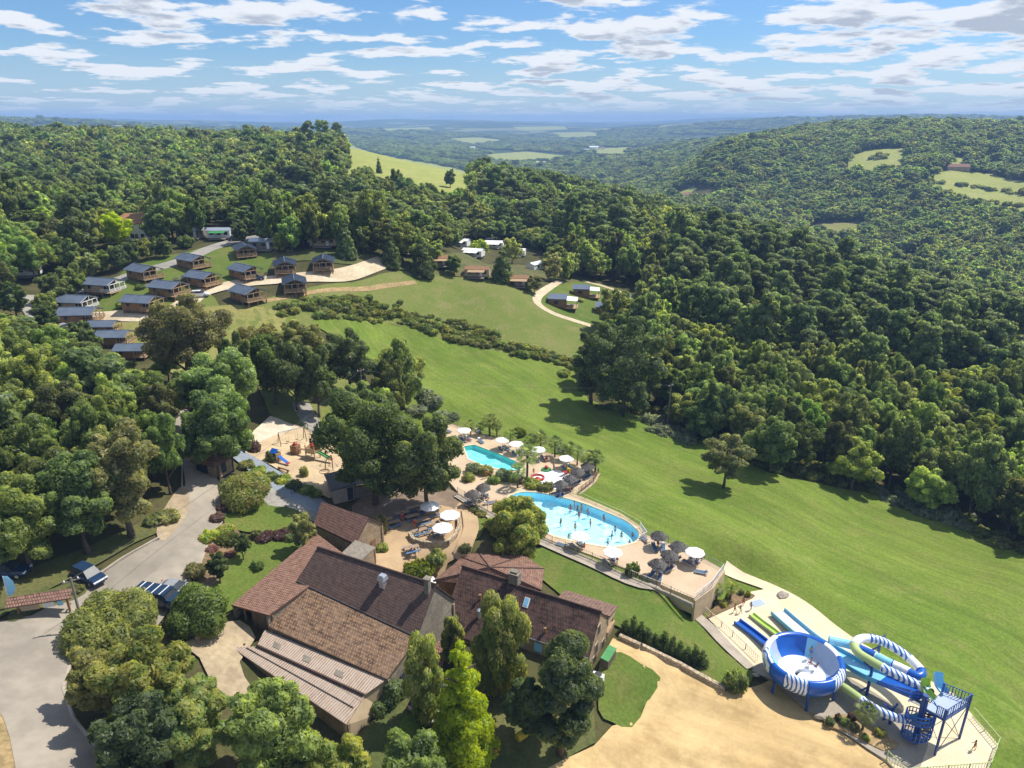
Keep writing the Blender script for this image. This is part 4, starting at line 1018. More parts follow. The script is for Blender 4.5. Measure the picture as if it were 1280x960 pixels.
# what can be seen: hills first, then nearer crowns
f = np.linspace(.05, .97, 40)[None]
vis = np.ones(len(TR), bool)
for i in range(0, len(TR), 5000):
    s = slice(i, i+5000); X = TR[s, 0, None]*f; Y = TR[s, 1, None]*f; Zl = CAMZ+(TZg[s, None]+TH[s, None]-CAMZ)*f
    vis[s] = ~((HV(X.ravel(), Y.ravel()).reshape(X.shape) > Zl+2).any(1))
k = vis | (TR[:, 1] < 500)
TR, TZg, TU, TVb, _zc, isp, TH, TRAD, vis = (a[k] for a in (TR, TZg, TU, TVb, _zc, isp, TH, TRAD, vis))
W_, H_ = 400, 300
cover = np.zeros((H_, W_), bool); shown = np.zeros(len(TR), int)
for px in ([(287,757),(400,683),(560,738),(485,850),(435,905)], [(579,709),(749,764),(735,836),(548,792)]):
    yy, xx = np.mgrid[0:H_, 0:W_]; cover |= inside((xx+.5)*3.2, (yy+.5)*3.2, px)
order = np.argsort(_zc)
_ztop = TR[:, 1]*CP-(TZg+TH-CAMZ)*SP; TVt = 480+FPX*(-(TR[:, 1]*SP+(TZg+TH-CAMZ)*CP))/_ztop; TUt = 640+FPX*TR[:, 0]/_ztop
sk = W_/1280.0
for i in order:
    r = TRAD[i]*FPX/_zc[i]*sk; vt, vb = TVt[i]*sk, TVb[i]*sk; vb2 = vt+(vb-vt)*(.8 if not isp[i] else .6); u = (TU[i]+TUt[i])*.5*sk
    a, b, c, d = int(max(0, u-r*.8)), int(min(W_, u+r*.8+1)), int(max(0, vt)), int(min(H_, vb2+1))
    if a >= b or c >= d or not vis[i]: continue
    blk = cover[c:d, a:b]; shown[i] = (~blk).sum(); blk[:] = True
single = np.zeros(len(TR), bool)
for kind, nmax in ((False, 285), (True, 120)):
    idx = np.nonzero((isp == kind) & (TR[:, 1] < 620) & (TU > -20) & (TU < 1300) & (shown > 5))[0]; idx = idx[np.argsort(-shown[idx])][:nmax]; single[idx] = True
ZONES = [(lambda u, v: u < 262 and v > 440, 'tree of the wood left of the road', 'trees of the wood left of the road'),
 (lambda u, v: u < 262 and v > 330, 'tree between the timber chalets', 'trees between the chalets'),
 (lambda u, v: u < 480 and v > 262, 'tree around the chalet track', 'trees around the chalet track'),
 (lambda u, v: u < 480, 'tree of the wooded plateau', 'trees of the wooded plateau'),
 (lambda u, v: u < 730 and v > 300, 'tree among the mobile homes', 'trees among the mobile homes'),
 (lambda u, v: u < 760, 'tree of the middle wood', 'trees of the middle wood'),
 (lambda u, v: v > 545, 'scrubby tree along the mown meadow', 'trees of the meadow wood edge'),
 (lambda u, v: v > 430, 'tree inside the right-hand wood', 'trees of the right-hand wood'),
 (lambda u, v: True, 'tree of the valley slope', 'trees of the valley slope')]
def zone(u, v, pine):
    for f_, l, g_ in ZONES:
        if f_(u, v):
            if pine: return ('pine with bare trunk above the meadow', 'pines of the right-hand wood') if u > 760 else ('pine among the middle wood', 'pines of the middle wood')
            return l, g_
_cells = {}
for i in np.nonzero(single)[0]: _cells.setdefault(zone(TU[i], TVb[i], isp[i]), []).append(i)
_where = {}
for (l, g_), idx in _cells.items():
    uu, vv, hh = TU[idx], TVb[idx], TH[idx]
    for i in idx:
        a = int(4*(uu < TU[i]).sum()/len(idx)); r = int(4*(vv > TVb[i]).sum()/len(idx)); tall = 'tall ' if TH[i] > np.median(hh) else 'lower '
        _where[i] = (tall+l+', '+('front row', 'second row', 'third row', 'back row')[min(r, 3)]+', '+('left end', 'left half', 'right half', 'right end')[min(a, 3)], g_)
for i in np.nonzero(single)[0]:
    l, g_ = _where[i]; g_ = l; rz = RNG.random()*6.28; loc = (TR[i, 0], TR[i, 1], TZg[i]-.2)
    if isp[i]:
        s = TRAD[i]/3.0; tree_from('pine_tree', CRN['pine0'][i % 4], TRK['pine'][i % 3], loc, rz, (s, s, TH[i]/14.2), l, 'tree', g_)
    else:
        s = TRAD[i]/4.1; L = 'wood0' if _zc[i] < 190 else 'wood1'
        tree_from('broadleaf_tree', CRN[L][i % 5], TRK['wood'][i % 3], loc, rz, (s, s*(.9+.2*RNG.random()), TH[i]/12.0), l, 'tree', g_)
# the rest of the woods: points that carry crowns
def instancer(name, pts, scl, rot, lod, sources, kind='stuff'):
    """one object whose points carry instances; sources[k] is the list of meshes for lod k"""
    me = bpy.data.meshes.new(name); me.vertices.add(len(pts)); me.vertices.foreach_set('co', np.asarray(pts, np.float32).ravel())
    a = me.attributes.new('scl', 'FLOAT_VECTOR', 'POINT'); a.data.foreach_set('vector', np.asarray(scl, np.float32).ravel())
    a = me.attributes.new('rot', 'FLOAT', 'POINT'); a.data.foreach_set('value', np.asarray(rot, np.float32))
    a = me.attributes.new('lod', 'INT', 'POINT'); a.data.foreach_set('value', np.asarray(lod, np.int32))
    o = link(name, me); tag(o, kind=kind)
    ng = bpy.data.node_groups.new(name, 'GeometryNodeTree'); ng.interface.new_socket('Geometry', in_out='INPUT', socket_type='NodeSocketGeometry'); ng.interface.new_socket('Geometry', in_out='OUTPUT', socket_type='NodeSocketGeometry')
    g = NT(ng); gi = g.n('NodeGroupInput'); go = g.n('NodeGroupOutput'); L = ng.links.new
    def attr(nm, ty):
        n_ = g.n('GeometryNodeInputNamedAttribute', {'data_type': ty}); n_.inputs[0].default_value = nm; return n_.outputs[0]
    s_, r_, l_ = attr('scl', 'FLOAT_VECTOR'), attr('rot', 'FLOAT'), attr('lod', 'INT')
    cx = g.n('ShaderNodeCombineXYZ'); L(r_, cx.inputs[2]); eu = g.n('FunctionNodeEulerToRotation'); L(cx.outputs[0], eu.inputs[0])
    out = g.n('GeometryNodeJoinGeometry')
    for k, src in enumerate(sources):
        cmp_ = g.n('FunctionNodeCompare', {'data_type': 'INT', 'operation': 'EQUAL'}); ii = [s for s in cmp_.inputs if s.type == 'INT']; L(l_, ii[0]); ii[1].default_value = k
        j = g.n('GeometryNodeJoinGeometry')
        for m_ in src:
            ob = m_ if isinstance(m_, bpy.types.Object) else bpy.data.objects.new(name+'_crown', m_)
            oi = g.n('GeometryNodeObjectInfo', {'transform_space': 'ORIGINAL'}); oi.inputs[0].default_value = ob; oi.inputs[1].default_value = True
            L(oi.outputs['Geometry'], j.inputs[0])
        ip = g.n('GeometryNodeInstanceOnPoints'); L(gi.outputs[0], ip.inputs['Points']); L(cmp_.outputs[0], ip.inputs['Selection']); L(j.outputs[0], ip.inputs['Instance'])
        ip.inputs['Pick Instance'].default_value = True; L(eu.outputs[0], ip.inputs['Rotation']); L(s_, ip.inputs['Scale'])
        L(ip.outputs[0], out.inputs[0])
    L(out.outputs[0], go.inputs[0])
    md = o.modifiers.new('scatter', 'NODES'); md.node_group = ng; return o
def woods(name, k, l1, l2, ref_r, ref_h):
    i = np.nonzero(k & ~single)[0]; s = TRAD[i]/ref_r
    instancer(name, np.stack([TR[i, 0], TR[i, 1], TZg[i]-.2], 1), np.stack([s, s, TH[i]/ref_h], 1), RNG.random(len(i))*6.28, (TR[i, 1] > 420).astype(int), [CRN[l1], CRN[l2]])
woods('broadleaf_woodland', ~isp, 'wood1', 'wood2', 4.1, 12.0)
woods('pine_woodland', isp, 'pine0', 'pine2', 3.0, 14.2)
# undergrowth: brambles and scrub nobody could count
BUSHM = [crown_mesh('bush_leaves', blobs_bush(rg(60+i), 1.0, 1.3, 6), 420, .22, 'leaf_bush', 160+i, core=.7) for i in range(3)]
BUSHG = [crown_mesh('bramble_leaves', blobs_bush(rg(70+i), 1.0, 1.1, 6), 420, .22, 'leaf_grey', 170+i, core=.7) for i in range(2)]
def scrub(name, polys, dens, s0, s1, src):
    P, Sx = [], []
    for px in polys:
        w = W2(px) if not isinstance(px[0][0], float) else px; a = np.array(w); n = int(abs(area(w))*dens)
        x = a[:, 0].min()+(np.ptp(a[:, 0]))*RNG.random(n*3); y = a[:, 1].min()+np.ptp(a[:, 1])*RNG.random(n*3); k = inside(x, y, w); x, y = x[k][:n], y[k][:n]
        P.append(np.stack([x, y, HV(x, y)-.05], 1))
    P = np.concatenate(P); q = s0+(s1-s0)*RNG.random(len(P))**1.6
    instancer(name, P, np.stack([q, q*(.8+.4*RNG.random(len(q))), q*(.7+.5*RNG.random(len(q)))], 1), RNG.random(len(P))*6.28, np.zeros(len(P), int), [src])
scrub('undergrowth', [[(400,372),(450,372),(500,380),(495,398),(440,402),(400,400),(380,388)], [(490,388),(560,400),(625,418),(640,440),(600,436),(540,420),(495,404)], [(640,432),(700,445),(724,455),(722,464),(690,455),(640,446)],
    [(735,512),(800,520),(870,545),(960,590),(1050,610),(1110,622),(1200,660),(1300,705),(1300,690),(1200,640),(1100,600),(960,565),(860,530),(800,505)], [(345,385),(400,372),(400,384),(350,398)]], .85, .6, 1.5, BUSHM)
scrub('bramble', [[(796,526),(830,524),(875,544),(892,556),(862,556),(816,542)], [(1095,616),(1130,620),(1200,650),(1225,668),(1185,660),(1115,636)], [(1080,470),(1130,462),(1170,476),(1120,490)]], .35, .9, 2.0, BUSHG)

scrub('hedgerow', [[(1165,228),(1230,234),(1300,243),(1300,247),(1230,238),(1165,232)], [(1200,248),(1300,258),(1300,261),(1200,251)], [(1085,196),(1110,195),(1112,200),(1088,201)]], .03, 2.5, 5.5, BUSHM)
# ------------------------------------------------------------------ buildings
def quv(pts):
    p = [Vector(q) for q in pts]; e = (p[1]-p[0]).normalized(); n = e.cross(p[-1]-p[0]).normalized(); s = n.cross(e)
    return [((q-p[0]).dot(e), (q-p[0]).dot(s)) for q in p]
class B3:
    """a building: its base empty, and helpers that take world points"""
    def __init__(s, name, label, cat, base, rz=0.0, group=None):
        s.base = Vector(base); s.o = thing(name, label, cat, base, 0, group)
    def mesh(s, name, mb, m, parent=None, smooth=False):
        mb.xf(Matrix.Translation(-s.base)); return mb.build(name, M[m] if isinstance(m, str) else m, parent or s.o, smooth)
    def roof(s, pts, m, th=.22, name='roof', parent=None):
        b = MB(); b.slab(pts, th, quv(pts)); return s.mesh(name, b, m, parent)
    def wall(s, top, m, zb, name='wall', inset=.0):
        """wall under a run of top points, down to zb"""
        b = MB(); nrm = Vector((-(top[-1][1]-top[0][1]), top[-1][0]-top[0][0], 0)).normalized()*.15
        ring = [Vector(p) for p in top]+[Vector((top[-1][0], top[-1][1], zb)), Vector((top[0][0], top[0][1], zb))]
        n = len(ring); v0 = [p+nrm for p in ring]; v1 = [p-nrm for p in ring]; b.poly(v0); b.poly(v1[::-1])
        for i in range(n): j = (i+1) % n; b.poly([v0[i], v1[i], v1[j], v0[j]])
        return s.mesh(name, b, m)
def lower(p, d): return Vector((p[0], p[1], p[2]-d))
def towards(p, c, d):
    p = Vector(p); v = Vector((c[0]-p.x, c[1]-p.y, 0)).normalized(); return p+v*d
A = at_h
# --- long barn
R1, R2 = A(397, 684, 14.4), A(545, 731, 14.4); K1, K2 = A(371, 733, 10.4), A(521, 797, 10.1); E1, E2 = A(336, 786, 9.0), A(484, 849, 8.6)

def planar(p, a, b_, c):
    n_ = (b_-a).cross(c-a); return Vector((p.x, p.y, a.z-((p.x-a.x)*n_.x+(p.y-a.y)*n_.y)/n_.z))
K1 = planar(K1, K2, R2, R1); E1 = planar(E1, E2, K2, K1)
far = Vector((.45, .89, 0))*4.0; F1, F2 = R1+far-Vector((0, 0, 4.3)), R2+far-Vector((0, 0, 4.6))
bb = B3('long_barn', 'long old barn with steep dark tile roof over a lower orange tiled slope', 'barn', ((R1+E2)/2).to_2d().to_3d()+Vector((0, 0, 5.5)))
rf = bb.roof([K1, K2, R2, R1], 'roof_dark'); bb.roof([F2, F1, R1-Vector((0, 0, .02)), R2-Vector((0, 0, .02))], 'roof_dark')
bb.roof([E1, E2, K2-Vector((0, 0, .06)), K1-Vector((0, 0, .06))], 'roof_orange')
# stone gable on the right, left gable, eave wall
gi = [towards(E2, E1, .35), towards(K2, K1, .35), towards(R2, R1, .35), towards(F2, F1, .35)]
bb.wall([lower(p, .28) for p in gi], 'grey_stone', 3.2); gl = [towards(E1, E2, .4), towards(K1, K2, .4), towards(R1, R2, .4), towards(F1, F2, .4)]
bb.wall([lower(p, .28) for p in gl], 'grey_stone', 6.5); bb.wall([lower(towards(E1, F1, .3), .35), lower(towards(E2, F2, .3), .35)], 'grey_stone', 4.5); bb.wall([lower(towards(F1, E1, .4), .4), lower(towards(F2, E2, .4), .4)], 'stone', 5.5)
b = MB(); b.tube([R1+Vector((0, 0, .03)), R2+Vector((0, 0, .03))], .14, 6); bb.mesh('ridge_tiles', b, 'roof_brown', rf)
b = MB(); b.tube([K1+Vector((0, 0, .02)), K2+Vector((0, 0, .02))], .07, 6); bb.mesh('gutter', b, 'dark_metal', rf)
def slope_pt(P, Q, a, c): return P.lerp(Q, a)
# metal flue on the dark slope
p = K1.lerp(K2, .63).lerp(R1.lerp(R2, .63), .66); b = MB(); b.box(p+Vector((0, 0, .35)), (.62, .62, 1.1), R(-27)); b.box(p+Vector((0, 0, 1.05)), (.95, .95, .5), R(-27), taper=.75); b.box(p+Vector((0, 0, 1.36)), (.6, .6, .12), R(-27)); bb.mesh('metal_flue', b, 'zinc', rf)
p = K1.lerp(K2, .96).lerp(R1.lerp(R2, .96), .84); b = MB(); b.box(p+Vector((0, 0, .7)), (.55, .55, 1.9), R(-27)); b.box(p+Vector((0, 0, 1.7)), (.75, .75, .14), R(-27)); bb.mesh('chimney', b, 'grey_stone', rf)
# window in the gable
p = gi[0].lerp(gi[1], .5); b = MB(); b.box(Vector((p.x+.2, p.y, 6.6)), (.12, .8, 1.0), R(-27)); bb.mesh('window', b, 'glass')
# --- corrugated lean-to
S1, S2 = A(331, 787, 8.75), A(482, 850, 8.35); T1, T2 = A(321, 807, 8.45), A(455, 869, 8.05); V1, V2 = A(289, 813, 7.75), A(433, 906, 7.35)
S1 = planar(S1, T1, T2, S2); V1 = planar(V1, V2, T2, T1)
lt = B3('lean_to', 'pale corrugated lean-to roof in two tiers along the front of the barn', 'shed', ((S1+V2)/2).to_2d().to_3d()+Vector((0, 0, 5.0)))
r1 = lt.roof([T1, T2, S2, S1], 'roof_pale', .1); r2 = lt.roof([V1, V2, lower(T2, .12), lower(T1, .12)], 'roof_pale', .1)
b = MB(); b.tube([T1+Vector((0, 0, .04)), T2+Vector((0, 0, .04))], .16, 6); lt.mesh('ridge_tiles', b, 'roof_brown', r1)
b = MB()
for k in range(3): q = V1.lerp(V2, .1+.33*k); b.bar(V1.lerp(V2, .02)+(T1-V1)*.52+Vector((0, 0, .02)), V1.lerp(V2, .98)+(T2-V2)*.52+Vector((0, 0, .02)), .08, .05)
lt.mesh('seam', b, 'grey_timber', r2)
for k in (.13, .42, .72):
    b = MB(); P = [T1.lerp(T2, k)+(S1-T1)*.3, T1.lerp(T2, k+.07)+(S1-T1)*.3, T1.lerp(T2, k+.07)+(S1-T1)*.62, T1.lerp(T2, k)+(S1-T1)*.62]; b.slab([p+Vector((0, 0, .05)) for p in P], .04); lt.mesh('roof_light', b, 'gel_grey' if False else 'grey_timber', r1)
lt.wall([lower(towards(V1, S1, .35), .2), lower(towards(V2, S2, .35), .2)], 'stone', 4.4); lt.wall([lower(towards(V2, V1, .3), .2), lower(towards(T2, T1, .3), .2), lower(towards(S2, S1, .3), .2)], 'render', 4.2)
for k in (.0, .24):
    q = V1.lerp(V2, .02).lerp(S1, k+.05); b = MB(); b.box(Vector((q.x+.2, q.y, 6.9)), (.22, .22, 2.6)); lt.mesh('post', b, 'dark_timber')
# --- garage wing with boarded front
a1, a2, a3, a4 = A(289, 756, 10.2), A(336, 769, 10.7), A(436, 697, 11.6), A(396, 670, 10.7)
a4 = planar(a4, a1, a2, a3)
wg = B3('barn_wing', 'low brown-pink tiled wing with dark boarded front beside the garden lawn', 'barn', ((a1+a3)/2).to_2d().to_3d()+Vector((0, 0, 8.0)))
rf = wg.roof([a1, a2, a3, a4], 'roof_red')
wg.wall([lower(towards(a2, a1, .3), .3), lower(towards(a3, a4, .3), .3)], 'grey_stone', 6.8); wg.wall([lower(towards(a1, a2, .3), .3), lower(towards(a4, a3, .3), .3)], 'grey_stone', 7.5)
m0, m1 = towards(a1, a4, .5), towards(a2, a3, .5)
wg.wall([lower(m0.lerp(m1, .46), .3), lower(m0.lerp(m1, .98), .3)], 'barn_boards', 6.8); b = MB()
for k in (.04, .25, .46): q = m0.lerp(m1, k); b.box(Vector((q.x, q.y, q.z-2.0)), (.2, .2, 3.6))
b.bar(lower(m0, .45), lower(m1, .45), .18, .3); wg.mesh('post', b, 'timber')
b = MB(); b.bar(lower(m0.lerp(a4, .25), 2.4), lower(m1.lerp(a3, .25), 2.4), .1, 3.4); wg.mesh('inner_wall', b, 'dark_timber')
# --- small stone house
r1, r2 = A(402, 627, 13.3), A(461, 647, 13.3); e1, e2 = A(392, 658, 10.9), A(444, 680, 10.9); off = Vector((.47, .88, 0))*2.9; f1, f2 = r1+off-Vector((0, 0, 2.4)), r2+off-Vector((0, 0, 2.4))
sh = B3('stone_house', 'small steep dark-red roofed stone house between garden and courtyard', 'house', ((r1+e2)/2).to_2d().to_3d()+Vector((0, 0, 8.2)))
e1 = planar(e1, e2, r2, r1); rf = sh.roof([e1, e2, r2, r1], 'roof_brown'); sh.roof([f2, f1, lower(r1, .02), lower(r2, .02)], 'roof_brown')
g = [lower(towards(p, q, .3), .3) for p, q in ((e2, e1), (r2, r1), (f2, f1))]; sh.wall(g, 'stone', 6.8)
sh.wall([lower(towards(p, q, .3), .3) for p, q in ((e1, e2), (r1, r2), (f1, f2))], 'stone', 7.5); sh.wall([lower(towards(e1, f1, .3), .3), lower(towards(e2, f2, .3), .3)], 'stone', 7.5); sh.wall([lower(towards(f1, e1, .3), .3), lower(towards(f2, e2, .3), .3)], 'stone', 7.5)
for k, z in ((.35, 8.5), (.6, 8.5)):
    q = g[0].lerp(g[2], k); b = MB(); b.box((q.x+.17, q.y-.02, z), (.16, .95, 2.1), R(-27)); sh.mesh('door', b, 'timber')
# low zinc-grey annexe between stone house and barn
n1, n2, n3, n4 = A(424, 694, 11.5), A(446, 705, 10.2), A(470, 684, 10.2), A(444, 675, 11.6)
an = B3('annexe', 'low grey-roofed annexe squeezed between the stone house and the dark barn', 'annexe', ((n1+n3)/2).to_2d().to_3d()+Vector((0, 0, 7.2)))
n1 = planar(n1, n2, n3, n4); an.roof([n2, n3, n4, n1], 'roof_porch' if False else 'grey_timber', .15); an.wall([lower(towards(n2, n1, .2), .2), lower(towards(n3, n4, .2), .2)], 'stone', 6.8); an.wall([lower(towards(n3, n2, .25), .2), lower(towards(n4, n1, .25), .2)], 'stone', 6.8)
# --- farmhouse
G2 = A(749, 764, 8.7); ax = Vector((-math.cos(R(27)), math.sin(R(27)), 0)); qn = Vector((-math.sin(R(27)), -math.cos(R(27)), 0)); up = Vector((0, 0, 1))
def HP(s_, run, z): return Vector((G2.x, G2.y, 0))+ax*s_+qn*run+up*z
fh = B3('farmhouse', 'two-storey stone farmhouse with ribbed dark brown roof and a skylight', 'house', Vector((HP(9, 0, 0).x, HP(9, 0, 0).y, 2.5)))
Lr = 10.6
rfa = fh.roof([HP(Lr, 3.45, 4.75), HP(-.25, 3.45, 4.75), HP(-.25, 0, 8.7), HP(Lr, 0, 8.7)], 'roof_house', .2)
fh.roof([HP(-.25, -3.1, 5.6), HP(Lr, -3.1, 5.6), HP(Lr, 0, 8.68), HP(-.25, 0, 8.68)], 'roof_house', .2)
rfb = fh.roof([HP(18.4, 5.6, 3.3), HP(Lr+.05, 5.6, 3.3), HP(Lr+.05, 0, 9.05), HP(18.4, 0, 9.05)], 'roof_house', .2)
fh.roof([HP(Lr+.05, -3.1, 5.9), HP(18.4, -3.1, 5.9), HP(18.4, 0, 9.03), HP(Lr+.05, 0, 9.03)], 'roof_house', .2)
fh.wall([HP(0, 3.1, 4.85), HP(0, 0, 8.45), HP(0, -2.8, 5.6)], 'stone', 1.0); fh.wall([HP(0, 3.1, 4.8), HP(Lr, 3.1, 4.8)], 'stone', 1.0); fh.wall([HP(0, -2.8, 5.5), HP(18, -2.8, 5.5)], 'stone', 1.5)
fh.wall([HP(Lr, 5.2, 3.2), HP(Lr, 0, 8.6), HP(Lr, -2.8, 5.6)], 'stone', 1.0); fh.wall([HP(18.1, 5.6, 3.0), HP(18.1, 0, 8.8), HP(18.1, -2.8, 5.6)], 'stone', 1.5); fh.wall([HP(Lr, 5.1, 3.2), HP(18.1, 5.6, 3.0)], 'stone', .8)
b = MB(); b.tube([HP(-.3, 0, 8.74), HP(Lr, 0, 8.74)], .13, 6); fh.mesh('ridge_tiles', b, 'roof_brown', rfa)
b = MB(); b.tube([HP(Lr, 0, 9.09), HP(18.5, 0, 9.09)], .13, 6); fh.mesh('ridge_tiles', b, 'roof_brown', rfb)
b = MB(); q = HP(11.1, -.3, 9.4); b.box(q, (1.25, 1.0, 1.5), R(-27)); b.box(q+up*.82, (1.45, 1.2, .14), R(-27)); b.box(q+up*1.0, (.9, .7, .25), R(-27)); fh.mesh('chimney', b, 'grey_stone', rfa)
sl = lambda s_, f: HP(s_, 3.45*f, 8.7-3.95*f)
b = MB(); b.slab([sl(9.2, .42)+up*.12, sl(8.5, .42)+up*.12, sl(8.5, .2)+up*.12, sl(9.2, .2)+up*.12], .1); fr = fh.mesh('skylight', b, 'gel_white', rfa); 
b = MB(); b.slab([sl(9.1, .4)+up*.16, sl(8.6, .4)+up*.16, sl(8.6, .22)+up*.16, sl(9.1, .22)+up*.16], .04); b.xf(Matrix.Translation(-fh.base)); b.build('pane', M['sky_blue'], rfa)
for s_, f in ((5.6, .78), (3.4, .86), (14.6, .35)):
    b = MB(); q = sl(s_, f) if s_ < 11 else HP(s_, 2.2, 6.9); b.tube([q-up*.1, q+up*.5], .12, 8); b.box(q+up*.55, (.34, .34, .1)); fh.mesh('vent_pipe', b, 'timber', rfa)
b = MB(); q = HP(14.0, 3.6, 5.35); b.tube([q-up*.2, q+up*.9], .17, 8); b.lathe([(.3, 0), (.3, .12), (.1, .3)], 8, q+up*.9); fh.mesh('flue', b, 'zinc', rfb)
def gwin(u_, z, w=.75, h=1.15):
    f_ = MB(); c = HP(-.17, u_, z); f_.box(c, (.08, w+.24, h+.24), R(-27)); f = fh.mesh('window', f_, 'render')
    p_ = MB(); p_.box(c+Vector((math.cos(R(-27)), math.sin(R(-27)), 0))*.05, (.06, w, h), R(-27)); p_.xf(Matrix.Translation(-fh.base)); p_.build('pane', M['glass'], f)
gwin(.3, 6.4); gwin(.9, 4.2); gwin(1.4, 2.6, .9, 1.6); gwin(-1.4, 2.7, .8, 1.7)
for s_ in (8.6, 6.2):
    c = HP(s_, 3.27, 3.6); f_ = MB(); f_.box(c, (1.0, .1, 1.2), R(-27)); fh.mesh('shutter', f_, 'sky_blue')
b = MB(); b.tube([HP(-.2, 3.5, 4.7), HP(Lr, 3.5, 4.7)], .07, 6); b.tube([HP(-.22, 3.35, 4.6), HP(-.22, 3.35, 1.6)], .06, 6); fh.mesh('gutter', b, 'grey_metal', rfa)
# porch behind, with its own pale tiles
pr = fh.roof([HP(6.6, -5.6, 5.75), HP(6.6, -2.7, 6.25), HP(-.5, -2.7, 6.25), HP(-.5, -5.6, 5.75)], 'roof_porch', .16, 'porch_roof'); b = MB()
for s_ in (0, 2.2, 4.4, 6.4): b.box(HP(s_, -5.3, 3.9), (.2, .2, 3.5), R(-27))
fh.mesh('porch_post', b, 'pale_timber'); b = MB(); b.box(HP(3.0, -4.2, 3.5), (6.6, 2.6, .18), R(-27)); fh.mesh('porch_floor', b, 'pale_timber')
fh.wall([HP(-.1, -2.9, 5.9), HP(-.1, -5.4, 5.6)], 'render', 4.6); fh.wall([HP(-.1, -2.9, 3.4), HP(-.1, -5.4, 3.4)], 'stone', 1.5)
# --- hipped pavilion
ev = [A(541, 726, 6.4), A(577, 697, 6.4), A(595, 687, 6.4), A(656, 694, 6.4), A(680, 711, 6.4), A(677, 738, 6.4)]
apx = A(612, 709, 8.3); pv = B3('pavilion', 'many-sided hip-roofed building with pink-brown tiles behind the farmhouse', 'pavilion', (apx.x, apx.y, 5.0))
for i in range(len(ev)): pv.roof([ev[i], ev[(i+1) % len(ev)], apx][::-1], 'roof_red', .14)
cc = apx; b = MB(); b.prism([towards(p, cc, .7)[:2] for p in (ev if area([tuple(p[:2]) for p in ev]) > 0 else ev[::-1])], 3.0, 6.3); pv.mesh('wall', b, 'timber')
b = MB()
for i in range(len(ev)): b.tube([ev[i]+up*.03, apx+up*.03], .09, 5)
pv.mesh('hip_tiles', b, 'roof_brown')
l1 = B3('roofed_passage', 'small pink tiled roof between barn gable and farmhouse', 'shed', Vector((A(535, 800, 5.5).x, A(535, 800, 5.5).y, 4.0)))
pp = [A(523, 826, 5.6), A(552, 838, 5.3), A(560, 805, 6.4), A(540, 797, 6.6)]; l1.roof(pp, 'roof_red', .14); l1.wall([lower(towards(pp[0], pp[1], .2), .2), lower(towards(pp[1], pp[0], .2), .2)], 'render', 3.2)
# --- timber chalets
def seams(b, P, n):
    a, c, d, e = (Vector(p) for p in P)
    for k in range(n+1):
        t = k/n; b.bar(a.lerp(c, t)+Vector((0, 0, .04)), e.lerp(d, t)+Vector((0, 0, .04)), .05, .06)
def chalet(wall_m, rail_m, label):
    t = thing('chalet', label, 'chalet')
    b = MB(); b.box((-1.5, 0, 2.0), (5.4, 5.6, 2.3)); b.prism([(0, 0), (0, 0), (0, 0)], 0, 0) if False else None
    for x in (-4.2, 1.2): b.poly([(x, -2.8, 3.15), (x, 2.8, 3.15), (x, 0, 4.15)])
    b.build('wall', M[wall_m], t)
    for s_ in (-1, 1):
        P = [(-4.7, s_*3.35, 3.02), (4.3, s_*3.35, 3.02), (4.3, 0, 4.32), (-4.7, 0, 4.32)]; b = MB(); b.slab(P, .12); seams(b, P, 18); b.build('roof_panel', M['chalet_roof'], t)
    b = MB(); b.bar((-4.72, 0, 4.36), (4.32, 0, 4.36), .25, .06); b.build('ridge_cap', M['chalet_roof'], t)
    b = MB(); b.box((2.9, 0, .84), (3.5, 6.0, .16)); b.build('deck', M['pale_timber'], t)
    for x, y in ((4.2, -2.7), (4.2, 0), (4.2, 2.7), (1.6, -2.8), (1.6, 2.8), (-3.8, -2.6), (-3.8, 2.6), (-1.2, -2.6), (-1.2, 2.6)):
        b = MB(); b.box((x, y, .2), (.28, .28, 1.3)); b.build('footing', M['timber'], t)
    for y in (-2.75, -.95, .95, 2.75): b = MB(); b.box((4.15, y, 2.0), (.16, .16, 2.2)); b.build('post', M[rail_m], t)
    b = MB(); b.bar((4.15, -3.2, 3.02), (4.15, 0, 4.2), .12, .2); b.bar((4.15, 3.2, 3.02), (4.15, 0, 4.2), .12, .2); b.bar((4.15, -2.9, 3.05), (4.15, 2.9, 3.05), .12, .16); b.bar((4.15, 0, 3.05), (4.15, 0, 4.2), .12); b.build('truss', M[rail_m], t)
    b = MB()
    for z in (1.25, 1.55, 1.85): b.bar((4.4, -2.95, z), (4.4, 2.95, z), .06, .12); [b.bar((1.3, s_*2.95, z), (4.4, s_*2.95, z), .06, .12) for s_ in (-1, 1)]
    for k in range(7): b.box((4.4, -2.95+k*.983, 1.4), (.09, .09, 1.1))
    b.build('railing', M[rail_m], t)
    b = MB(); b.box((1.23, -.6, 1.95), (.08, 1.9, 2.0)); f = b.build('glass_door', M['glass'], t); b = MB(); b.box((1.25, -.6, 1.95), (.09, .08, 2.0)); b.build('frame', M['white'], f)
    b = MB(); b.box((1.23, 1.6, 2.2), (.08, 1.1, 1.1)); b.build('window', M['glass'], t)
    for s_ in (-1, 1): b = MB(); b.box((-2.2, s_*2.83, 2.3), (.9, .08, .9)); b.build('window', M['panel_dark'], t)
    b = MB(); b.box((2.8, .9, 1.25), (1.2, .7, .08)); b.box((2.8, .9, 1.05), (.1, .1, .4)); b.build('porch_table', M['white'], t)
    b = MB()
    for k in range(6): b.box((-1.5+.0*k, 0, .45), (5.2, 5.3, .7)) if k == 0 else None
    b.build('plinth', M['dark_timber'], t)
    return Proto(t)
C1 = chalet('planks_tan', 'white', 'x'); C2 = chalet('planks', 'pale_timber', 'x')
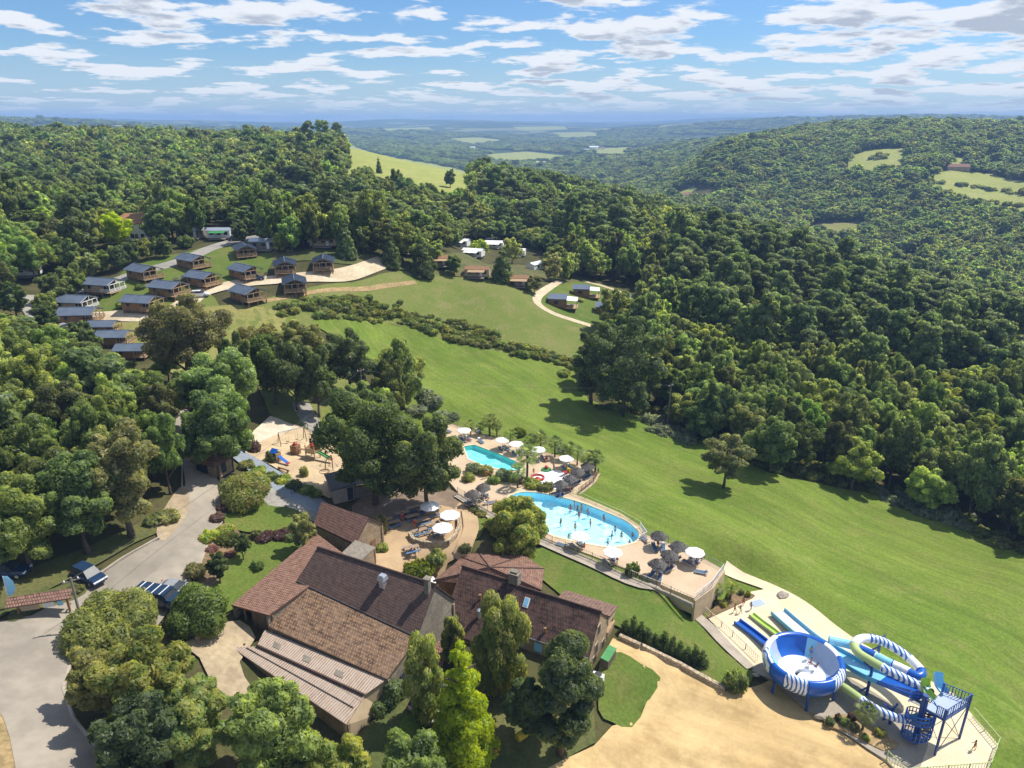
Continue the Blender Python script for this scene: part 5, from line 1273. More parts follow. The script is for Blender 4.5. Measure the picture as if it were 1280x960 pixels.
CH = [ # u, v, angle, proto, scale, label
 (96,388,-8,C1,.95,'tan timber chalet with plain side wall, front-most of the left cluster'),(103,404,4,C2,.95,'chalet roof directly below the front-most tan chalet'),
 (132,416,2,C2,.72,'small blue-grey roofed chalet, first of three stepping down the dry lawn'),(146,430,2,C2,.78,'small blue-grey roofed chalet, middle of three stepping down the dry lawn'),(168,446,2,C2,.72,'small blue-grey roofed chalet, lowest of three on the dry lawn'),
 (132,366,-14,C1,.95,'tan chalet with white railing at the left end of the upper row'),(182,349,-32,C2,.95,'chalet with open deck second from the left of the upper row'),
 (180,388,-12,C2,.92,'chalet at the fork where the cream track meets the lawn'),(213,370,-20,C2,.95,'chalet second from the track fork on its upper side'),(255,357,-28,C2,.93,'chalet beside the white parked car on the gravel track'),
 (243,335,-34,C2,.95,'chalet half hidden by grey-green bushes in the upper row'),(307,321,-62,C2,.93,'chalet at the right end of the upper row by the asphalt track'),(308,348,-38,C2,.93,'chalet with a dark car parked at its corner on the gravel track'),
 (311,376,-38,C2,.93,'chalet on the lower side of the gravel track nearest the big oak'),(357,341,-72,C2,.93,'chalet facing the camera, second from the right end of the track'),(405,337,-78,C2,.93,'chalet facing the camera at the right end of the track'),(369,364,-72,C2,.95,'chalet facing the meadow on the lower side of the track')]
for u, v, a, pr_, sc, l in CH: pr_.put(at(u, v)-Vector((0, 0, .15)), R(a), sc*.96, l, 'chalets along the gravel track')
# --- flat-roofed lodges
def lodge():
    t = thing('lodge', 'x', 'lodge'); b = MB(); b.box((-1.4, 0, 1.7), (5.2, 4.6, 2.8)); b.build('wall', M['timber'], t)
    b = MB(); b.slab([(-4.4, -2.7, 3.15), (1.4, -2.7, 3.15), (1.4, 2.7, 3.6), (-4.4, 2.7, 3.6)], .2); seams(b, [(-4.4, -2.7, 3.15), (1.4, -2.7, 3.15), (1.4, 2.7, 3.6), (-4.4, 2.7, 3.6)], 12); b.build('roof', M['chalet_roof'], t)
    b = MB(); b.slab([(1.3, -2.8, 2.9), (4.6, -2.8, 2.7), (4.6, 2.6, 2.7), (1.3, 2.6, 2.95)], .08); b.build('canopy', M['canvas'], t)
    b = MB(); b.box((2.8, -.1, .3), (3.8, 5.4, .25)); b.build('deck', M['pale_timber'], t)
    for y in (-2.6, 2.4): b = MB(); b.box((4.4, y, 1.5), (.12, .12, 2.5)); b.build('post', M['grey_metal'], t)
    b = MB(); b.box((1.22, 0, 1.5), (.06, 2.6, 2.1)); b.build('glass_door', M['glass'], t); b = MB(); b.box((-1.8, -2.32, 2.0), (1.4, .06, .9)); b.build('window', M['glass'], t)
    b = MB(); b.box((3.0, .5, .8), (1.4, .8, .08)); b.box((3, .5, .6), (.1, .1, .4)); b.build('porch_table', M['white'], t); return Proto(t)
LG = lodge()
for u, v, l in ((703, 384, 'lodge with white canopy nearest the curved path'), (732, 371, 'lodge with white canopy highest up the slope'), (761, 394, 'lodge with white canopy lowest by the meadow'), (783, 383, 'lodge with dark flat roof half hidden at the wood edge')): LG.put(at(u, v), R(-8), 1.0, l, 'lodges above the wood edge')
# --- mobile homes
def mobile(wall_m, roof_m, L=8.0, awn=None):
    t = thing('mobile_home', 'x', 'mobile home'); b = MB(); b.box((0, 0, 1.6), (L, 3.8, 2.3))
    for x in (-L/2, L/2): b.poly([(x, -1.9, 2.75), (x, 1.9, 2.75), (x, 0, 3.3)])
    b.build('wall', M[wall_m], t)
    for s_ in (-1, 1): b = MB(); b.slab([(-L/2-.2, s_*2.1, 2.7), (L/2+.2, s_*2.1, 2.7), (L/2+.2, 0, 3.38), (-L/2-.2, 0, 3.38)], .1); b.build('roof_panel', M[roof_m], t)
    for x in (-L*.3, .2, L*.33): b = MB(); b.box((x, -1.92, 1.8), (1.1, .06, .9)); b.build('window', M['glass'], t)
    b = MB(); b.box((L*.18, -1.93, 1.5), (.8, .06, 1.9)); b.build('door', M['white'], t)
    b = MB(); b.box((0, 0, .25), (L-.4, 3.4, .5)); b.build('plinth', M['dark_metal'], t)
    b = MB(); b.box((0, -3.2, .35), (L*.7, 2.5, .2)); b.build('terrace', M['grey_timber'], t)
    if awn: b = MB(); b.slab([(-L*.35, -4.4, 2.3), (L*.35, -4.4, 2.3), (L*.35, -1.9, 2.6), (-L*.35, -1.9, 2.6)], .06); b.build('awning', M[awn], t)
    return Proto(t)
MW = mobile('white', 'gel_white', 8, 'canvas'); MBR = mobile('render', 'roof_brown' if False else 'timber', 7.5, 'pale_timber'); MG = mobile('grey_timber', 'zinc', 8, None); MGR = mobile('white', 'zinc', 7, 'green')
for u, v, a, pr_, l in ((240, 298, 10, MG, 'grey mobile home beside the asphalt track under the trees'), (276, 298, 4, MGR, 'white mobile home with a green awning'), (332, 312, 0, MG, 'grey mobile home between the firs and the last chalets'),
  (505, 316, -5, MBR, 'tan mobile home just above the end of the gravel track'), (405, 308, 5, MBR, 'tan mobile home in the trees above the last chalet'), (551, 332, -4, MBR, 'brown mobile home at the top of the mown slope'), (597, 346, -6, MBR, 'brown mobile home, middle one along the mown slope'),
  (650, 357, -8, MBR, 'brown mobile home, right-hand one along the mown slope'), (575, 308, -20, MW, 'white mobile home with pale terrace roof among the trees'), (592, 321, -20, MW, 'white mobile home nearest the brown ones'), (618, 310, -8, MW, 'white mobile home standing highest behind the fir'), (645, 320, -10, MW, 'white mobile home beside the long blue-white one'), (45, 312, 20, MG, 'grey mobile home in the dark wood beyond the chalets'), (30, 345, 15, MW, 'white roofed mobile home at the left picture edge')):
    pr_.put(at(u, v), R(a), 1.0, l, 'mobile homes among the trees')
lm = mobile('white', 'sky_blue' if False else 'gel_white', 14, None); lm.put(at(676, 336), R(52), 1.0, 'long blue-white mobile home seen end-on beside the wood')
# two-storey house with orange roof
def house(name, label, u, v, L, Wd, h, rise, rz, wall_m, roof_m, floors=1, group=None):
    p = at(u, v); t = thing(name, label, 'house', p-Vector((0, 0, .4)), R(rz), group); b = MB(); b.box((0, 0, h/2), (L, Wd, h))
    for x in (-L/2, L/2): b.poly([(x, -Wd/2, h), (x, Wd/2, h), (x, 0, h+rise)])
    b.build('wall', M[wall_m], t)
    for s_ in (-1, 1):
        P = [(-L/2-.4, s_*(Wd/2+.5), h-.25), (L/2+.4, s_*(Wd/2+.5), h-.25), (L/2+.4, 0, h+rise+.12), (-L/2-.4, 0, h+rise+.12)]; b = MB(); b.slab(P, .15, quv(P)); rr = b.build('roof', M[roof_m], t)
    b = MB(); b.box((L*.28, .3, h+rise), (.8, .8, 1.6)); b.build('chimney', M['stone'], rr)
    for fl in range(floors):
        for k in range(3): b = MB(); b.box(((k-1)*L*.3, -Wd/2-.03, 1.5+2.6*fl), (1.0, .08, 1.2)); b.build('window', M['glass'], t)
    b = MB(); b.box((L*.12, -Wd/2-.03, 1.05), (.95, .08, 2.1)); b.build('door', M['timber'], t)
    return t
M['roof_far'] = roof_mat('roof_far', [(.32, .16, .10), (.25, .12, .08), (.38, .21, .14), (.22, .12, .09)], .4, .3)
M['roof_orange_far'] = roof_mat('roof_orange_far', [(.45, .22, .10), (.36, .17, .08), (.5, .28, .14), (.3, .16, .09)], .4, .3)
house('village_house', 'two-storey house with an orange tiled roof behind the yellow maple', 173, 297, 10, 8, 5.6, 2.2, 5, 'white', 'roof_orange_far', 2)
house('village_house', 'long stone farmhouse with red roof by the upper right fields', 1196, 213, 26, 9, 5, 3.2, -6, 'stone', 'roof_far', 1)
_hl = [(256,179,12,'red-roofed house on the left skyline of the plateau'),(284,182,10,'pale wide house at the middle of the plateau skyline'),(312,179,12,'red-roofed house right of the pale one on the skyline'),(342,175,8,'small white house beside the skyline tree clump'),
 (846,250,12,'white village house at the left of the valley hamlet'),(858,247,12,'white house with red roof behind the valley hamlet front'),(872,252,14,'long pale house in the middle of the valley hamlet'),(886,249,11,'grey-roofed house at the right of the valley hamlet'),(905,252,12,'lone house past the hamlet near the forested hill'),
 (786,228,13,'white house at the foot of the wooded ridge'),(1000,293,14,'long pale roof beside the dry field in the valley'),(1034,296,10,'white small house below the dry field'),(1133,290,13,'stone house in the wood above the poplars'),(1225,388,16,'red-roofed house showing between valley trees'),(1146,376,11,'brown house in the trees of the near valley')]
_fx = [(640,205),(652,208),(664,204),(676,207),(628,206),(742,186),(752,187),(735,190),(700,184),(590,187),(610,186)]
for i, (u, v, L, l) in enumerate(_hl): house('village_house', l, u, v, L, 7.5, 4.5, 2.4, (i*37) % 50-25, 'white' if i % 3 else 'render', 'roof_far', 1)
for i, (u, v) in enumerate(_fx): house('distant_house', 'tiny pale building of the far valley village', u, v, 26+8*(i % 3), 16, 8, 4, (i*31) % 40-20, 'white', 'gel_white' if i % 2 else 'roof_far', 1, 'buildings of the far valley')
# --- kiosk, playground shed, notice board
p = at(268, 590); t = thing('kiosk', 'stone kiosk with pyramid red tile roof at the fork of road and blue path', 'kiosk', p, R(-22))
b = MB(); b.box((0, 0, 1.15), (4.0, 3.4, 2.6)); b.build('wall', M['stone'], t); ev = [(-2.5, -2.2, 2.35), (2.5, -2.2, 2.35), (2.5, 2.2, 2.35), (-2.5, 2.2, 2.35)]
for i in range(4): P = [ev[i], ev[(i+1) % 4], (.3*(1 if i in (1,) else -1 if i == 3 else 0), 0, 4.3)]; b = MB(); b.slab(P, .12, quv(P)); b.build('roof', M['roof_far'], t)
b = MB(); b.box((-.5, -1.72, 1.3), (2.2, .08, 1.3)); b.build('notice_window', M['panel_dark'], t); b = MB(); b.box((2.02, 0, 1.2), (.08, .9, 1.6)); b.build('window', M['glass'], t)
p = at(438, 618); t = thing('playground_shed', 'pale shed with dark mono-pitch roof and fence between playground and big oak', 'shed', p, R(28)); b = MB(); b.box((-1.4, 0, 1.2), (3.2, 3.4, 2.6)); b.build('wall', M['gel_grey' if False else 'concrete'], t)
b = MB(); b.slab([(-3.3, -2.0, 2.5), (.5, -2.0, 2.6), (.5, 2.0, 3.5), (-3.3, 2.0, 3.4)], .14); seams(b, [(-3.3, -2.0, 2.5), (.5, -2.0, 2.6), (.5, 2.0, 3.5), (-3.3, 2.0, 3.4)], 8); b.build('roof', M['panel_dark'], t); b = MB(); b.box((-.4, -1.72, 1.1), (.9, .08, 2.1)); b.build('door', M['glass'], t)
for k in range(14): b = MB(); b.box((.5+k*.33, -1.6, .9), (.28, .06, 1.9)); b.build('board', M['grey_timber'], t)
b = MB(); b.slab([(.4, -1.9, 2.5), (5.0, -1.9, 2.5), (5.0, 1.6, 3.0), (.4, 1.6, 3.0)], .1); b.build('lean_roof', M['panel_dark'], t)
p = at(57, 768); t = thing('notice_board', 'roofed wooden notice board at the road junction', 'notice board', p, R(16))
for x in (-2.3, 2.3): b = MB(); b.box((x, 0, 1.1), (.2, .2, 2.4)); b.box((x, .25, .5), (.12, .8, .12)); b.build('post', M['red' if False else 'timber'], t)
for s_ in (-1, 1): P = [(-3, s_*.85, 2.05), (3, s_*.85, 2.05), (3, 0, 2.75), (-3, 0, 2.75)]; b = MB(); b.slab(P, .1, quv(P)); b.build('roof', M['roof_red'], t)
for x, w, mm in ((-1.2, 1.7, 'render'), (.55, 1.0, 'white'), (1.6, .5, 'sky_blue')): b = MB(); b.box((x, -.05, 1.35), (w, .08, .95)); b.build('panel', M[mm], t)
p = at(15, 762); t = thing('banner_flag', 'pale green feather flag standing beside the notice board', 'flag', p, R(10)); b = MB(); b.tube([(0, 0, 0), (0, 0, 2.8), (.05, 0, 4.2)], .035, 6); b.build('pole', M['white'], t)
b = MB(); P = [(0, 1.7), (.55, 1.9), (.95, 2.6), (.9, 3.5), (.45, 4.15), (.02, 4.2)]; v = [(x, .05*math.sin(x*5), z) for x, z in P]; b.poly(v); b.poly([(x, y+.03, z) for x, y, z in v][::-1]); b.build('banner', M['leaf_flag'] if 'leaf_flag' in M else M['sky_blue'], t)
# poles and wires
def pole(u, v, vt, label, m='grey_timber', arm=True):
    p = at(u, v); h = top_h(p, vt); t = thing('utility_pole', label, 'utility pole', p); b = MB(); b.tube([(0, 0, -.3), (0, 0, h)], [.17, .11], 8); b.build('pole', M[m], t)
    if arm: b = MB(); b.box((0, 0, h-.4), (1.6, .12, .12), R(35)); b.build('crossarm', M[m], t); b = MB(); [b.lathe([(.07, 0), (.09, .12), (.05, .2)], 6, (x*math.cos(R(35)), x*math.sin(R(35)), h-.34)) for x in (-.6, 0, .6)]; b.build('insulator', M['white'], t)
    return p+Vector((0, 0, h-.2))
q0 = pole(107, 796, 722, 'grey utility pole rising from the domed shrub at the road bend'); q1 = pole(455, 520, 461, 'utility pole among the trees above the playground'); q2 = pole(834, 536, 480, 'utility pole in front of the wood above the meadow')
def wire(a, b_, label, sag=1.2):
    b = MB(); pts = [a.lerp(b_, k/14)-Vector((0, 0, sag*4*(k/14)*(1-k/14))) for k in range(15)]; b.tube(pts, .022, 4); o = b.build('power_line', M['dark_metal']); tag(o, label, 'power line', 'power lines')
wire(q1, q2, 'thin power line crossing the meadow from oak clump to the wood', 2.0); wire(q0, q1, 'thin power line from the road bend to the playground trees', 1.6)
# garden gate by the driveway
p = at(266, 800); t = thing('driveway_gate', 'grey barred gate standing open at the driveway', 'gate', p, R(38)); b = MB(); [b.bar((-1.2, 0, z), (1.2, 0, z), .07, .07) for z in (.2, 1.5)]; b.build('frame', M['grey_metal'], t)
for k in range(9): b = MB(); b.box((-1.2+k*.3, 0, .85), (.05, .05, 1.3)); b.build('bar', M['zinc'], t)
b = MB(); b.box((-1.5, 0, .7), (.4, .4, 1.6)); b.box((-2.6, .1, .5), (2.0, .3, 1.1)); b.build('pillar', M['stone'], t)
# ------------------------------------------------------------------ pools: parasols, loungers, palms
def zebra(name, ca, cb, sc=.55, ax='X'):
    m, g = _new(name); o = g.n('ShaderNodeTexCoord').outputs['Object']
    w = g.n('ShaderNodeTexWave', {'wave_type': 'BANDS', 'bands_direction': ax}, Vector=o, Scale=sc, Distortion=3.2, Detail=1.5); w.inputs['Detail Scale'].default_value = 1.2
    b = g.n('ShaderNodeBsdfPrincipled', {}, Base__Color=g.mix(g.ramp(w.outputs['Fac'], .38, .46), ca, cb), Roughness=.3); _out(g, b.outputs[0]); return m
M['zebra_blue'] = zebra('zebra_blue', (.02, .13, .50), (.84, .86, .88), .95); M['zebra_light'] = zebra('zebra_light', (.03, .16, .5), (.85, .87, .9), .8)
def parasol(label):
    t = thing('parasol', label, 'parasol'); b = MB(); b.lathe([(1.52, 2.12), (1.5, 2.2), (.75, 2.48), (.1, 2.74)], 8, a0=.2); b.build('canopy', M['canvas'], t)
    b = MB(); b.tube([(0, 0, 0), (0, 0, 2.85)], .035, 8); b.build('pole', M['grey_metal'], t); b = MB(); b.box((0, 0, .06), (.6, .6, .12), .4); b.build('base', M['concrete'], t)
    b = MB()
    for k in range(8): a = .2+k*math.pi/4; b.bar((.1*math.cos(a), .1*math.sin(a), 2.7), (1.5*math.cos(a), 1.5*math.sin(a), 2.17), .03)
    b.build('rib', M['white'], t); b = MB(); b.lathe([(.08, 2.72), (.1, 2.8), (0, 2.92)], 8); b.build('finial', M['white'], t); return Proto(t)
def thatch(label):
    rng = rg(5); t = thing('thatched_parasol', label, 'parasol'); b = MB(); n = 22
    for k, (r0, z0, r1, z1) in enumerate(((1.35, 1.95, .9, 2.35), (1.05, 2.2, .55, 2.6), (.7, 2.45, .05, 2.95))):
        rr = [r0*(.88+.24*rng.random()) for _ in range(n)]
        for i in range(n):
            j = (i+1) % n; a, c = 2*math.pi*i/n, 2*math.pi*j/n
            b.poly([(rr[i]*math.cos(a), rr[i]*math.sin(a), z0-.12*rng.random()), (rr[j]*math.cos(c), rr[j]*math.sin(c), z0-.12*rng.random()), (r1*math.cos(c), r1*math.sin(c), z1), (r1*math.cos(a), r1*math.sin(a), z1)])
    b.build('thatch', M['thatch'], t); b = MB(); b.tube([(0, 0, 0), (0, 0, 2.9)], .05, 8); b.build('pole', M['timber'], t); b = MB(); b.lathe([(.3, 0), (.3, .1), (.06, .14)], 10); b.build('base', M['concrete'], t); return Proto(t)
def lounger(fab, label):
    t = thing('sun_lounger', label, 'sun lounger'); b = MB(); b.box((.3, 0, .32), (1.3, .62, .05)); b.box((-.62, 0, .52), (.75, .62, .05), ry=.62); b.build('bed', M[fab], t)
    b = MB(); [b.bar((-.9, y, .28), (.95, y, .28), .05) for y in (-.33, .33)]; b.build('frame', M['white'], t)
    for x in (-.75, .85):
        for y in (-.3, .3): b = MB(); b.box((x, y, .14), (.05, .05, .28)); b.build('leg', M['white'], t)
    b = MB(); b.box((-.82, 0, .68), (.25, .45, .08), ry=.62); b.build('pillow', M['white'], t); return Proto(t)
PW, PT = parasol('x'), thatch('x'); LB, LGy = lounger('lounger_blue', 'x'), lounger('lounger_grey', 'x')
POOLP = [(580,536,'white parasol at the far left end of the palm-lined deck'),(628,548,'white parasol second along the palm-lined deck behind the turquoise pool'),(645,553,'white parasol third along the palm-lined deck'),(673,560,'white parasol fourth along the palm-lined deck, above the tall palm'),(708,571,'white parasol right of the splash pad below the palms'),
 (725,668,'white parasol on the near rim of the large pool by the fence'),(766,688,'white parasol at the right end of the large pool near rim'),(869,688,'white parasol at the right corner of the sun terrace')]
RNG2 = random.Random(3); REC = []
def beds(c, rz, l, n=2, z=DECK_Z, gap=1.3, off=.5):
    for k in range(n):
        p = Vector((c.x+math.cos(rz+1.571)*(k-(n-1)/2)*gap+math.cos(rz)*off, c.y+math.sin(rz+1.571)*(k-(n-1)/2)*gap+math.sin(rz)*off, z))
        side = ('left-hand', 'right-hand')[k] if n == 2 else ('left-hand', 'middle', 'right-hand')[k] if n == 3 else ''
        (LB if RNG2.random() < .45 else LGy).put(p, rz+RNG2.uniform(-.2, .2), None, (side+' sun lounger under the '+l).strip()[:110], 'sun loungers around the pools')
for i, (u, v, l) in enumerate(POOLP):
    c = A(u, v, DECK_Z+2.4); c.z = DECK_Z; PW.put(c, i*.7, .95, l, 'white parasols'); beds(c, R(-60) if i < 5 else R(120), ' '.join(l.split()[:9]))
THP = [(735,581,'thatched parasol at the far end of the terrace wall'),(722,588,'thatched parasol second from the far end of the terrace wall'),(712,597,'thatched parasol third along the terrace wall'),(701,604,'thatched parasol nearest the large pool by the terrace wall'),
 (604,608,'right one of two thatched parasols above the courtyard fence'),(591,616,'left one of two thatched parasols above the courtyard fence'),(848,681,'thatched parasol at the far edge of the sun terrace'),(837,692,'thatched parasol in the middle of the sun terrace'),(822,703,'thatched parasol on the near side of the sun terrace'),(824,668,'greenish thatched parasol at the pool end of the sun terrace')]
for i, (u, v, l) in enumerate(THP): c = A(u, v, DECK_Z+2.3); c.z = DECK_Z; PT.put(c, i*1.1, 1.0, l, 'thatched parasols'); beds(c, R(-150) if i < 4 else R(30*i), ' '.join(l.split()[:8]))
for u, v, rz, l in ((601,553,-60,'lounger standing alone by the palm fence'),(700,565,20,'lounger with a blue towel left of the splash pad parasol'),(612,630,20,'first lounger against the courtyard fence'),(626,637,20,'second lounger against the courtyard fence'),(877,717,160,'empty lounger at the near corner of the sun terrace'),(806,676,120,'lounger beside the pool end railing'),(703,683,150,'lounger by the near pool fence'),(560,540,-40,'lounger at the far tip of the deck'),(598,541,-60,'yellow towel lounger beside the far parasol')):
    (LB if u % 2 else LGy).put(A(u, v, DECK_Z), R(rz), None, l, 'sun loungers around the pools')
# courtyard parasols and tables
YP = [(562,641,'white parasol at the right end of the courtyard tables'),(553,657,'white parasol over the round raised terrace'),(530,688,'white parasol in the open courtyard'),(522,705,'white parasol behind the yellow-green shrub'),(537,630,'shaded grey-white parasol at the foot of the round oak')]
for i, (u, v, l) in enumerate(YP): c = A(u, v, YARD_Z+2.5); c.z = H(c.x, c.y); PW.put(c, .3+i, .98, l, 'white parasols')
def picnic():
    t = thing('picnic_table', 'x', 'table'); b = MB(); b.box((0, 0, .74), (2.2, .8, .06)); b.build('tabletop', M['table_wood'], t)
    for y in (-.75, .75): b = MB(); b.box((0, y, .44), (2.2, .32, .06)); b.build('bench', M['bench_blue'], t)
    for x in (-.8, .8): b = MB(); b.bar((x, -.72, 0), (x, -.25, .74), .08); b.bar((x, .72, 0), (x, .25, .74), .08); b.bar((x, -.75, .4), (x, .75, .4), .08); b.build('leg', M['bench_blue'], t)
    return Proto(t)
PN = picnic()
for i, (u, v, l) in enumerate(((503,648,'back row left'),(516,652,'back row second from left'),(529,657,'back row third from left'),(492,660,'left end beside the bunting'),(482,657,'farthest left by the stone gable'),(517,641,'shaded row left'),(530,643,'shaded row middle'),(541,647,'shaded row right'),(525,670,'entrance of the raised terrace'),(541,662,'raised terrace under the parasol'),(547,671,'raised terrace by the wall'),(515,692,'open court left of the parasol'),(562,650,'right end under the white parasol'))):
    PN.put(at(u, v)+Vector((0, 0, .32)), R(28), .95, 'picnic table with blue benches, '+l, 'picnic tables of the courtyard')
b = MB(); pts = [at(u, v) for u, v in ((512,672),(517,680),(530,684),(546,685),(560,683),(569,675),(574,664),(574,652))]
for p, q in zip(pts[:-1], pts[1:]): b.bar(p+Vector((0, 0, .45)), q+Vector((0, 0, .45)), .45, 1.1)
tag(b.build('terrace_wall', M['wall_stone']), 'curved low stone wall around the raised courtyard terrace', 'wall')
b = MB(); pts = [at(u, v) for u, v in ((479,652),(490,646),(500,640),(510,633))]
b.tube([p+Vector((0, 0, 2.6)) for p in pts], .02, 4); o = thing('bunting', 'string of small white and red flags above the picnic tables', 'bunting', pts[0]); b.xf(Matrix.Translation(-pts[0])); b.build('cord', M['white'], o)
for k in range(14):
    p = pts[0].lerp(pts[-1], k/14); b = MB(); e = (pts[-1]-pts[0]).normalized()*.22; p = p+Vector((0, 0, 2.6))-pts[0]; b.poly([p, p+e, p+e*.5-Vector((0, 0, .32))]); b.poly([p+Vector((0, .02, 0)), p+e*.5-Vector((0, -.02, .32)), p+e+Vector((0, .02, 0))]); b.build('pennant', M['white' if k % 3 else 'red'], o)
# palms
def palm(h, rc, seed, label):
    rng = rg(seed); t = thing('palm_tree', label, 'palm'); b = MB(); b.tube([(0, 0, -.3), (.03, .02, h*.5), (.05, -.02, h*.98)], [.17, .14, .15], 8); b.build('trunk', M['bark'], t)
    b = MB(); n = 30
    for i in range(n):
        a = i*2.4+rng.random()*.4; el = math.radians(75-125*(i/n)**.85); L = rc*(.85+.3*rng.random()); ca, sa = math.cos(a), math.sin(a); st = Vector((0, 0, h)); dr = Vector((ca*math.cos(el), sa*math.cos(el), math.sin(el)))
        e1 = st+dr*L*.5; sd = Vector((-sa, ca, 0)); upv = sd.cross(dr)
        b.bar(st, e1, .03)
        for k in range(-4, 5):
            an = k*.24; d2 = dr*math.cos(an)+sd*math.sin(an); tip = e1+d2*L*.58*(1-.05*abs(k))-Vector((0, 0, .16*L*(.6+.1*abs(k)))); w = sd*math.cos(an)*.045-dr*math.sin(an)*.045
            mid = e1+d2*L*.32; b.poly([e1-w*.5, mid-w, tip, mid+w, e1+w*.5])
    o = b.build('fronds', M['leaf_palm'], t)
    return Proto(t)
PALM = [palm(2.5, 1.35, 1, 'x'), palm(3.0, 1.5, 2, 'x'), palm(2.1, 1.2, 3, 'x')]
ord_ = 'first second third fourth fifth sixth seventh eighth ninth tenth eleventh twelfth thirteenth'.split()
for i, (u, v, hh) in enumerate([(588,529,2.5),(600,531,2.1),(612,524,3.2),(621,529,2.6),(638,541,2.9),(663,547,2.6),(676,545,3.1),(694,551,3.2),(704,560,2.3),(713,558,2.6),(722,562,3.0),(736,570,3.2),(745,569,3.2)]):
    g0 = A(u, v, DECK_Z+hh+.2); k = i % 3; z = max(H(g0.x, g0.y), DECK_Z-.2); pr_ = PALM[k]
    pr_.put(Vector((g0.x, g0.y, z)), i*1.3, hh/(2.5, 3.0, 2.1)[k], ord_[i]+' palm from the left in the row behind the pool deck', 'palms behind the pool deck')
for u, v, hh, z, l in ((659,568,4.6,DECK_Z,'tall palm between the turquoise pool and the splash pad'),(647,588,3.4,DECK_Z,'smaller palm beside the tall one by the turquoise pool'),(897,736,2.2,PLAZA_Z,'left palm in the planted bed below the terrace wall'),(915,733,2.4,PLAZA_Z,'right palm in the planted bed below the terrace wall'),(1083,890,2.8,PLAZA_Z,'palm in the bed in front of the water slides')):
    g0 = A(u, v, z+hh); PALM[1].put(Vector((g0.x, g0.y, z)), u, hh/3.0, l)
# fences
def fence(label, P, h, m_post, m_bar, step=1.9, wall=0.0, wall_m='concrete', bars=7, top=True):
    base = Vector(P[0]); t = thing('fence', label, 'fence', base); bm_ = MB(); rl = MB(); wl = MB()
    for a, c in zip(P[:-1], P[1:]):
        a, c = Vector(a)-base, Vector(c)-base; n = max(1, int((c-a).length/step))
        for k in range(n):
            p, q = a.lerp(c, k/n), a.lerp(c, (k+1)/n); b = MB(); b.box(p+Vector((0, 0, wall+h/2)), (.09, .09, h)); b.build('post', M[m_post], t)
            for j in range(1, bars): s_ = p.lerp(q, j/bars); bm_.bar(s_+Vector((0, 0, wall+.12)), s_+Vector((0, 0, wall+h-.08)), .035)
        rl.bar(a+Vector((0, 0, wall+h-.06)), c+Vector((0, 0, wall+h-.06)), .06); rl.bar(a+Vector((0, 0, wall+.12)), c+Vector((0, 0, wall+.12)), .05)
        if wall: wl.bar(a+Vector((0, 0, wall/2-.15)), c+Vector((0, 0, wall/2-.15)), .3, wall+.3)
    (tag(bm_.build('bars', M[m_bar], t), kind='stuff') if bars > 1 else None); rl.build('rail', M[m_bar], t)
    if wall: wl.build('plinth', M[wall_m], t)
    return t
def gz(pix, dz=.3): return [at(*p)+Vector((0, 0, dz)) for p in pix]
def dz_(pix, z): return [A(u, v, z) for u, v in pix]
fence('pale fence on a low wall along the near side of the large pool', dz_([(572,618),(600,634),(640,657),(690,680),(740,701),(785,722),(838,744),(866,757)], DECK_Z-.1), 1.2, 'grey_timber', 'pale_gravel', 1.9, .25, 'concrete')
fence('pale fence on the field side of the large pool', dz_([(716,617),(745,631),(775,644),(800,658)], DECK_Z), 1.0, 'pale_lime', 'pale_lime', 1.8)
fence('white railing at the right end of the large pool', dz_([(800,660),(808,672),(800,676)], DECK_Z), 1.1, 'white', 'white', 1.2)
fence('grey railing along the field edge of the sun terrace', dz_([(806,667),(850,685),(880,699),(903,712)], DECK_Z), 1.0, 'grey_timber', 'grey_metal', 1.8)
fence('white railing on top of the beige terrace end wall', dz_([(904,713),(890,733),(868,750)], DECK_Z), 1.1, 'white', 'white', 1.6)
fence('dark wooden railing along the thatched parasol terrace', dz_([(748,591),(742,602),(722,617)], DECK_Z), 1.0, 'dark_timber', 'timber', 1.2)
fence('dark fence between the palms and the pool deck', dz_([(556,527),(572,533),(612,546),(650,557),(690,568),(722,576),(746,588)], DECK_Z), 1.1, 'dark_timber', 'grey_timber', 1.9)
fence('pale picket fence along the walk to the slide plaza', gz([(868,757),(888,776),(915,800),(948,832)], .25), 1.2, 'grey_timber', 'pale_gravel', 2.0)
fence('pale fence around the tower end of the slide plaza', dz_([(1108,950),(1130,972),(1236,964),(1247,933),(1215,895)], PLAZA_Z+.1), 1.3, 'pale_lime', 'pale_lime', 2.0)
fence('wooden post fence behind the playground', gz([(366,530),(385,538),(405,550),(425,563),(446,582)], .2), 1.1, 'dark_timber', 'dark_timber', 2.2, bars=1)
b = MB(); pts = [A(u, v, DECK_Z-.1) for u, v in ((905,712),(890,734),(868,750))]
for p, q in zip(pts[:-1], pts[1:]): b.bar(p-Vector((0, 0, 1.9)), q-Vector((0, 0, 1.9)), .35, 3.7)
tag(b.build('retaining_wall', M['render']), 'tall beige retaining wall at the end of the sun terrace', 'wall')
b = MB(); pts = [A(u, v, DECK_Z-.1) for u, v in ((749,592),(743,603),(724,618))]
for p, q in zip(pts[:-1], pts[1:]): b.bar(p-Vector((0, 0, .7)), q-Vector((0, 0, .7)), .35, 1.4)
tag(b.build('retaining_wall', M['wall_stone']), 'pale stone wall below the thatched parasol terrace', 'wall')
b = MB(); pts = gz([(774,800),(800,812),(850,836),(905,866)], .3)
for p, q in zip(pts[:-1], pts[1:]): b.bar(p, q, .5, 1.1)
tag(b.build('garden_wall', M['wall_stone']), 'low rough stone wall below the row of young evergreens', 'wall')
ribbon('pool_walk', [(572,622),(600,640),(640,664),(690,687),(740,709),(800,735),(850,757),(878,780),(905,808),(938,840)], 1.5, 'concrete', .35, 1.5)
